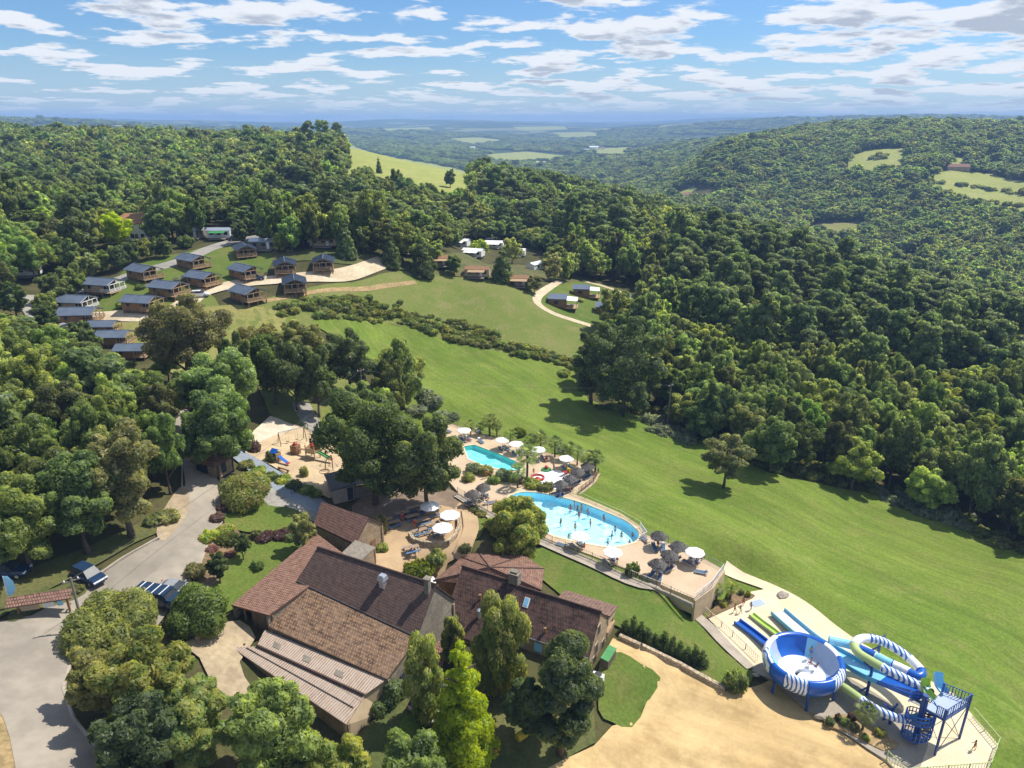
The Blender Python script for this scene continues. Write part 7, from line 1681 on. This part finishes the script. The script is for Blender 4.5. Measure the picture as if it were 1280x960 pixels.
# ------------------------------------------------------------------ playground, bicycles, odd things
def aframe(b, x, y, h, s=.9): b.tube([(x, y-s, 0), (x, y, h)], .06, 6); b.tube([(x, y+s, 0), (x, y, h)], .06, 6)
p = at(366, 556)+Vector((0, 0, .33)); t = thing('swing_set', 'dark A-frame swing set at the back of the playground', 'swing', p, R(35)); b = MB(); aframe(b, -2.2, 0, 2.5); aframe(b, 2.2, 0, 2.5); b.build('frame', M['dark_timber'], t); b = MB(); b.tube([(-2.3, 0, 2.5), (2.3, 0, 2.5)], .06, 6); b.build('crossbeam', M['zinc'], t)
for x in (-.8, .8): b = MB(); [b.bar((x+dx, 0, .5), (x+dx, 0, 2.5), .02) for dx in (-.2, .2)]; b.box((x, 0, .5), (.5, .2, .05)); b.build('swing_seat', M['dark_metal'], t)
p = at(392, 575)+Vector((0, 0, .33)); t = thing('play_tower', 'wooden play tower with red roof pieces and a dark slide', 'play tower', p, R(-18)); 
for x in (-.8, .8):
    for y in (-.8, .8): b = MB(); b.box((x, y, 1.3), (.14, .14, 2.7)); b.build('post', M['pale_timber'], t)
b = MB(); b.box((0, 0, 1.3), (1.8, 1.8, .1)); b.build('floor', M['timber'], t)
for i, (x, y, w, d, m) in enumerate(((0, -.85, 1.5, .06, 'render'), (-.85, 0, .06, 1.5, 'pale_timber'), (0, .85, 1.5, .06, 'orange'))): b = MB(); b.box((x, y, 1.75), (w, d, .8)); b.build('side_panel', M[m], t)
b = MB(); b.lathe([(.5, 2.5), (.3, 2.75), (.05, 2.95)], 8); b.build('roof', M['red'], t)
b = MB(); b.bar((.9, 0, 1.3), (3.2, 0, .35), .6, .06); [b.bar((.9, s_*.3, 1.42), (3.2, s_*.3, .47), .05, .22) for s_ in (-1, 1)]; b.build('slide', M['green'], t); b = MB(); b.box((3.4, 0, .32), (.5, .6, .08)); b.build('slide_end', M['red'], t)
b = MB(); b.bar((-.9, 0, 1.35), (-2.6, 0, 1.35), .5, .06); b.box((-3.3, 0, 1.0), (1.2, 1.2, 1.9)); b.build('side_tower', M['timber'], t); b = MB(); b.lathe([(.35, 2.0), (.35, 2.25), (.1, 2.5)], 8, (-3.3, 0, 0)); b.build('roof_knob', M['red'], t)
p = at(350, 580)+Vector((0, 0, .33)); t = thing('toddler_slide', 'small play house with blue and red slide beside the shrubs', 'slide', p, R(-25)); b = MB(); b.box((-.6, 0, .8), (1.1, 1.1, 1.6)); b.build('tower', M['pale_timber'], t); b = MB(); b.slab([(-1.3, -.7, 1.8), (.0, -.7, 1.8), (.0, 0, 2.3), (-1.3, 0, 2.3)], .06); b.slab([(-1.3, .7, 1.8), (0, .7, 1.8), (0, 0, 2.3), (-1.3, 0, 2.3)], .06); b.build('roof', M['blue'], t)
b = MB(); b.bar((-.05, 0, 1.1), (1.6, 0, .25), .6, .06); b.build('chute', M['blue'], t); b = MB(); b.box((1.75, 0, .2), (.5, .62, .08)); b.build('chute_end', M['red'], t)
p = at(407, 590)+Vector((0, 0, .33)); t = thing('climbing_frame', 'curved dark climbing pole with hanging rings on the sand', 'climbing frame', p); b = MB(); b.tube([(0, 0, 0), (.1, 0, 1.4), (.5, .1, 2.1), (1.1, .1, 2.6)], .08, 8); b.tube([(1.2, .1, 0), (1.15, .1, 2.6)], .08, 8); b.build('pole', M['timber'], t)
for x in (-.9, .6, 1.8): b = MB(); b.tube([(.6, .1, 2.5), (x, .4, .7)], .02, 4); b.tube([(x+.15*math.cos(a), .4, .6+.15*math.sin(a)) for a in [k*math.pi/6 for k in range(13)]], .03, 5); b.build('ring_rope', M['dark_metal'], t)
b = MB(); b.tube([(.8*math.cos(a), .8*math.sin(a)-.6, .12) for a in [k*math.pi/8 for k in range(17)]], .06, 6); b.build('balance_ring', M['timber'], t)
p = at(355, 591)+Vector((0, 0, .33)); t = thing('balance_beam', 'short wooden balance log by the playground hedge', 'balance beam', p, R(-30)); b = MB(); b.tube([(-1.2, 0, .35), (1.2, 0, .35)], .12, 8); b.build('log', M['timber'], t); b = MB(); [b.box((x, 0, .15), (.15, .3, .3)) for x in (-.9, .9)]; b.build('foot', M['timber'], t)
def bike():
    t = thing('bicycle', 'x', 'bicycle'); 
    for x in (-.52, .52):
        b = MB(); b.tube([(x+.33*math.cos(a), 0, .34+.33*math.sin(a)) for a in [k*math.pi/8 for k in range(16)]], .028, 6, closed=True); w = b.build('wheel', M['tyre'], t)
    b = MB(); P = {'bb': (-.05, 0, .3), 'st': (-.2, 0, .8), 'hd': (.36, 0, .82), 'rw': (-.52, 0, .34), 'fw': (.52, 0, .34)}
    for a, c in (('bb', 'st'), ('bb', 'hd'), ('st', 'hd'), ('bb', 'rw'), ('st', 'rw'), ('hd', 'fw')): b.tube([P[a], P[c]], .025, 6)
    b.build('frame', M['car_navy'], t); b = MB(); b.box((-.22, 0, .88), (.26, .14, .06)); b.build('saddle', M['tyre'], t); b = MB(); b.tube([(.3, -.3, .98), (.36, 0, .95), (.3, .3, .98)], .02, 6); b.build('handlebar', M['dark_metal'], t); return Proto(t)
BK = bike()
for i, (u, v, l) in enumerate(((346,604,'first bicycle of the pair parked upper on the blue path'),(350,603,'second bicycle of the upper pair on the blue path'),(371,618,'left bicycle of the lower group on the blue path'),(375,616,'middle bicycle of the lower group on the blue path'),(379,614,'right bicycle of the lower group on the blue path'))): BK.put(at(u, v)+Vector((0, 0, .36)), R(40+5*i), 1.1, l, 'bicycles on the blue path')
p = at(747, 858); t = thing('heat_pump', 'white heat pump box at the farmhouse corner', 'heat pump', p+Vector((0, 0, .33)), R(-27)); b = MB(); b.box((0, 0, .7), (1.3, .6, 1.4)); b.build('casing', M['white'], t); b = MB(); b.lathe([(.42, -.02), (.42, .03), (.1, .04)], 14, (0, 0, 1.41)); b.build('fan_grille', M['dark_metal'], t)
p = at(760, 830); t = thing('storage_bin', 'long dark green bin against the farmhouse gable', 'bin', p+Vector((0, 0, .3)), R(60)); b = MB(); b.box((0, 0, .6), (2.4, .9, 1.2)); b.build('body', M['green' if False else 'dark_timber'], t); b = MB(); b.box((0, 0, 1.24), (2.5, 1.0, .1), rx=.15); b.build('lid', M['green'], t)
p = at(652, 926); t = thing('yellow_cistern', 'yellow plastic barrel lying on the shaded back lawn', 'barrel', p+Vector((0, 0, .3)), R(40)); b = MB(); b.tube([(-.6, 0, .45), (-.5, 0, .45), (.5, 0, .45), (.6, 0, .45)], [.38, .45, .45, .38], 12); b.build('drum', M['yellow'], t); b = MB(); [b.tube([(x-.03, 0, .45), (x+.03, 0, .45)], .475, 12) for x in (-.25, .25)]; b.build('band', M['yellow'], t)
p = at(611, 948); t = thing('lawn_tractor', 'small dark and red ride-on mower beside the pyramid conifer', 'mower', p+Vector((0, 0, .3)), R(25)); b = MB(); b.box((.5, 0, .6), (.9, .7, .5), taper=.8); b.build('bonnet', M['red'], t); b = MB(); b.box((-.3, 0, .4), (1.2, .9, .15)); b.build('deck', M['dark_metal'], t); b = MB(); b.box((-.4, 0, .65), (.45, .5, .12)); b.box((-.62, 0, .9), (.12, .5, .5)); b.build('seat', M['tyre'], t)
for x, r_ in ((.7, .22), (-.6, .32)):
    for s_ in (-1, 1): b = MB(); b.tube([(x, s_*.4, r_), (x, s_*.58, r_)], r_, 12); b.build('wheel', M['tyre'], t)
b = MB(); b.tube([(.1, 0, .8), (-.1, 0, 1.05)], .03, 6); b.build('steering_wheel', M['dark_metal'], t)
# ------------------------------------------------------------------ small planting
BSH = {}
def bush(u, v, r, h, m, label, group=None, name='shrub', n=700, size=.2, z=None):
    key = (m, n)
    if key not in BSH: BSH[key] = [crown_mesh('leaves', blobs_bush(rg(300+len(BSH)*5+i), 1.0, 1.0, 8), n, size, m, 330+len(BSH)*5+i, core=.68) for i in range(2)]
    p = at(u, v) if z is None else A(u, v, z); t = thing(name, label, 'shrub', p+Vector((0, 0, .2 if z is None else 0)), RNG2.random()*6, group); t.scale = (r, r, h); link('foliage', BSH[key][int(u) % 2], t); link('stem', TWIG, t); return t
_tw = MB(); [_tw.tube([(0, 0, -.3), (.35*math.cos(a), .35*math.sin(a), .6)], [.05, .02], 5) for a in (0, 2.1, 4.2)]
TWIG = bpy.data.meshes.new('stem'); TWIG.from_pydata(_tw.v, [], _tw.f); TWIG.materials.append(M['bark'])
for i in range(11):
    f = i/10; u, v = 781+f*97, 787+f*43; p = at(u, v+4); t = thing('young_evergreen', ord_[i]+' young evergreen from the house in the row above the stone wall', 'shrub', p+Vector((0, 0, .2)), i, 'young evergreens above the stone wall')
    if i == 0: EV = [crown_mesh('foliage', blobs_cone(rg(90+j), .62, .1, 2.2, 6, 5), 900, .16, 'leaf_dark', 190+j, core=.6) for j in range(3)]; EVT = trunk_mesh('stem', 1.5, .05, 'bark', 91, 0)
    link('foliage', EV[i % 3], t); link('stem', EVT, t); t.scale = (.68, .68, .75+.13*((i*7) % 4))
for args in ((917,862,1.3,2.2,'leaf_bush','loose round bush at the end of the stone garden wall'),(789,722,1.0,2.0,'leaf_dark','clipped dark bush beside the pool fence'),(545,706,1.5,1.6,'leaf_fresh','rounded bright green shrub in the courtyard'),(525,722,2.0,2.0,'leaf_yellow2','yellow-green shrub against the barn ridge'),(478,690,.9,1.0,'leaf_fresh','small green bush at the stone gable'),(477,668,.9,2.6,'leaf_olive','climber on the stone gable beside the doors'),
  (288,612,1.6,1.2,'leaf_dark','dark clipped shrub below the blue path'),(262,676,1.2,1.2,'leaf_bright','bright green shrub in the road flower bed'),(283,668,1.2,1.0,'leaf_bright','bright clipped hedge block in the flower bed'),(284,680,1.3,1.1,'leaf_bush','mid-green round shrub in the flower bed'),(266,690,.8,.6,'flower_pink','pink flowering shrub by the road'),(288,696,.8,.5,'flower_pink','pink-red flowers under the little tree'),(280,640,.9,.9,'leaf_purple','purple-leaved shrub at the road bend'),(272,652,1.0,.9,'leaf_purple','dark purple shrub below the road bend'),
  (330,675,1.3,.8,'leaf_purple','low reddish hedge left of the garden path'),(352,673,1.4,.8,'leaf_purple','low reddish hedge right of the garden path'),(321,672,.7,.8,'leaf_bush','small round shrub at the left hedge end'),(364,677,.8,.9,'leaf_bush','small round shrub at the right hedge end'),(323,713,.8,1.0,'leaf_dark','lone little dark bush on the garden lawn'),(208,652,1.6,1.2,'leaf_olive','feathery green bush on the roadside gravel'),(194,655,1.3,1.0,'leaf_bush','low bush beside the roadside gravel'),(245,722,1.2,1.5,'leaf_olive','grey-green bush at the car park corner'),(215,752,1.0,1.1,'leaf_bush','bush beside the blue van'),(231,768,.9,.6,'flower_pink','reddish shrub below the parked cars'),(95,742,.9,.6,'leaf_bush','low plants under the notice board'),(70,752,.8,.5,'leaf_fresh','ground plants at the notice board'),
  (592,590,1.4,1.5,'leaf_grey','grey-green oleander at the left of the pool planting'),(607,592,1.3,1.4,'leaf_olive','olive shrub in the pool planting'),(630,598,1.5,1.5,'leaf_grey','grey-green shrub in the middle of the pool planting'),(642,600,1.3,1.1,'leaf_fresh','bright leafy shrub below the turquoise pool'),(618,602,1.3,1.1,'leaf_fresh','banana-like leafy plant by the upper deck'),(586,600,1.2,1.2,'leaf_bush','shrub between the round oak and the small pool'),(665,607,1.7,.9,'leaf_fresh','low bright shrub left of the splash pad'),(682,611,1.5,.9,'leaf_bush','low shrub below the splash pad'),(653,602,1.1,.8,'leaf_bush','small shrub under the tall palm'),(650,546,1.3,1.6,'leaf_yellow2','yellow-leaved shrub among the palms'),
  (540,508,2.4,2.2,'leaf_grey','silver willow bush at the meadow corner'),(532,500,1.8,2.2,'leaf_grey','second silver willow bush at the meadow corner'),(520,516,2.4,1.2,'leaf_grey','low silver bush behind the round oak'),(552,522,1.6,1.1,'leaf_grey','pale reeds beside the far end of the deck'),(566,524,1.5,1.1,'leaf_grey','pale reeds behind the first palm'),(592,640,.9,.8,'leaf_bush','small bush on the courtyard slope'),(602,646,1.0,.7,'leaf_olive','low bush above the courtyard lawn'),(582,690,.9,.9,'leaf_bush','bush at the end of the curved court path'),
  (308,585,1.2,.9,'leaf_bush','hedge shrub nearest the kiosk along the blue path'),(324,592,1.2,.9,'leaf_fresh','second hedge shrub along the blue path'),(338,600,1.2,.9,'leaf_bush','third hedge shrub along the blue path'),(354,604,1.2,1.0,'leaf_fresh','fourth hedge shrub along the blue path'),(368,610,1.2,.9,'leaf_bush','fifth hedge shrub along the blue path'),(382,616,1.3,.9,'leaf_fresh','sixth hedge shrub along the blue path'),(394,621,1.1,.8,'leaf_bush','last hedge shrub along the blue path'),(341,578,1.0,1.7,'leaf_olive','bare olive bush beside the toddler slide'),(318,565,1.1,1.6,'leaf_purple','brownish bush at the upper playground corner'),(381,597,.7,1.6,'leaf_olive','little olive tree on the playground sand'),
  (228,355,2.2,1.6,'leaf_grey','grey bush below the half-hidden chalet'),(247,352,2.4,1.5,'leaf_dark','dark bush row below the half-hidden chalet'),(267,349,1.8,1.2,'leaf_bush','right bush below the half-hidden chalet'),(155,385,1.5,1.3,'leaf_bush','bush on the lawn of the left chalets'),(176,362,1.3,1.0,'leaf_bush','bush on the chalet lawn'),(203,372,1.0,1.6,'leaf_olive','young tree on the chalet lawn'),(725,378,1.2,1.0,'leaf_olive','bush between the lodges'),(705,470,1.8,1.2,'leaf_fresh','pale green bush near the corner oak')):
    if 'leaf_yellow2' not in M: M['leaf_yellow2'] = leaf_mat('leaf_yellow2', (.16, .20, .01), (.32, .36, .03), .01, .1)
    z = DECK_Z if args[1] < 615 and 575 < args[0] < 690 and args[1] > 560 else None
    bush(*args, z=z)
for i, (u, v, r, m, l) in enumerate(((893,755,.5,'leaf_bush','left'),(905,758,.45,'leaf_fresh','front'),(910,748,.4,'leaf_olive','middle'),(926,742,.5,'leaf_bush','right'),(935,745,.4,'leaf_yellow2','far right'))): bush(u, v, r, .7, m, 'small plant in the palm bed below the terrace, '+l, 'plants of the upper palm bed', z=PLAZA_Z+.2)
for i, (u, v, r, m, l) in enumerate(((1037,905,.55,'leaf_dark','left'),(1055,905,.55,'leaf_bush','second'),(1047,899,.4,'leaf_purple','back'),(1068,912,.5,'leaf_olive','middle'),(1065,899,.5,'leaf_purple','dark back'),(1100,918,.6,'leaf_bush','right'),(1082,925,.4,'leaf_fresh','front'))): bush(u, v, r, .7, m, 'small plant in the bed before the slides, '+l, 'plants of the slide bed', z=PLAZA_Z+.25)
# ivy on the barn corner
q = E2+Vector((.3, .2, -1.2)); t = thing('ivy', 'dark ivy climbing the right corner of the barn end wall', 'ivy', (q.x, q.y, 4.8)); link('foliage', crown_mesh('ivy_leaves', [(0, 0, 1.6, .8, .9, 1.7), (.6, .9, 1.2, .7, .8, 1.2), (-.5, -.6, 1.0, .8, .7, 1.0), (-1.2, -1.4, .9, .8, .8, .9)], 2600, .22, 'leaf_dark', 901), t); link('stem', TWIG, t)
# ------------------------------------------------------------------ haze: the air of the valley
def haze():
    zt = max(CAMZ+3, float(TZ.max())+24); zb = float(TZ.min())-4
    b = MB(); b.box((0, 6900, (zt+zb)/2), (52000, 15400, zt-zb)); o = b.build('haze', [])
    m, g = _new('haze'); v = g.n('ShaderNodeVolumePrincipled', {}, Color=(.36, .57, 1.0, 1), Density=1.6e-4, Anisotropy=0.0)
    g.t.links.new(v.outputs[0], g.n('ShaderNodeOutputMaterial').inputs['Volume']); o.data.materials.append(m); tag(o, kind='stuff'); o.display_type = 'WIRE'
haze()
scene.cycles.volume_bounces = 1; scene.cycles.max_bounces = 10; scene.cycles.diffuse_bounces = 6; scene.cycles.transmission_bounces = 10; scene.cycles.transparent_max_bounces = 8
scene.cycles.use_denoising = True
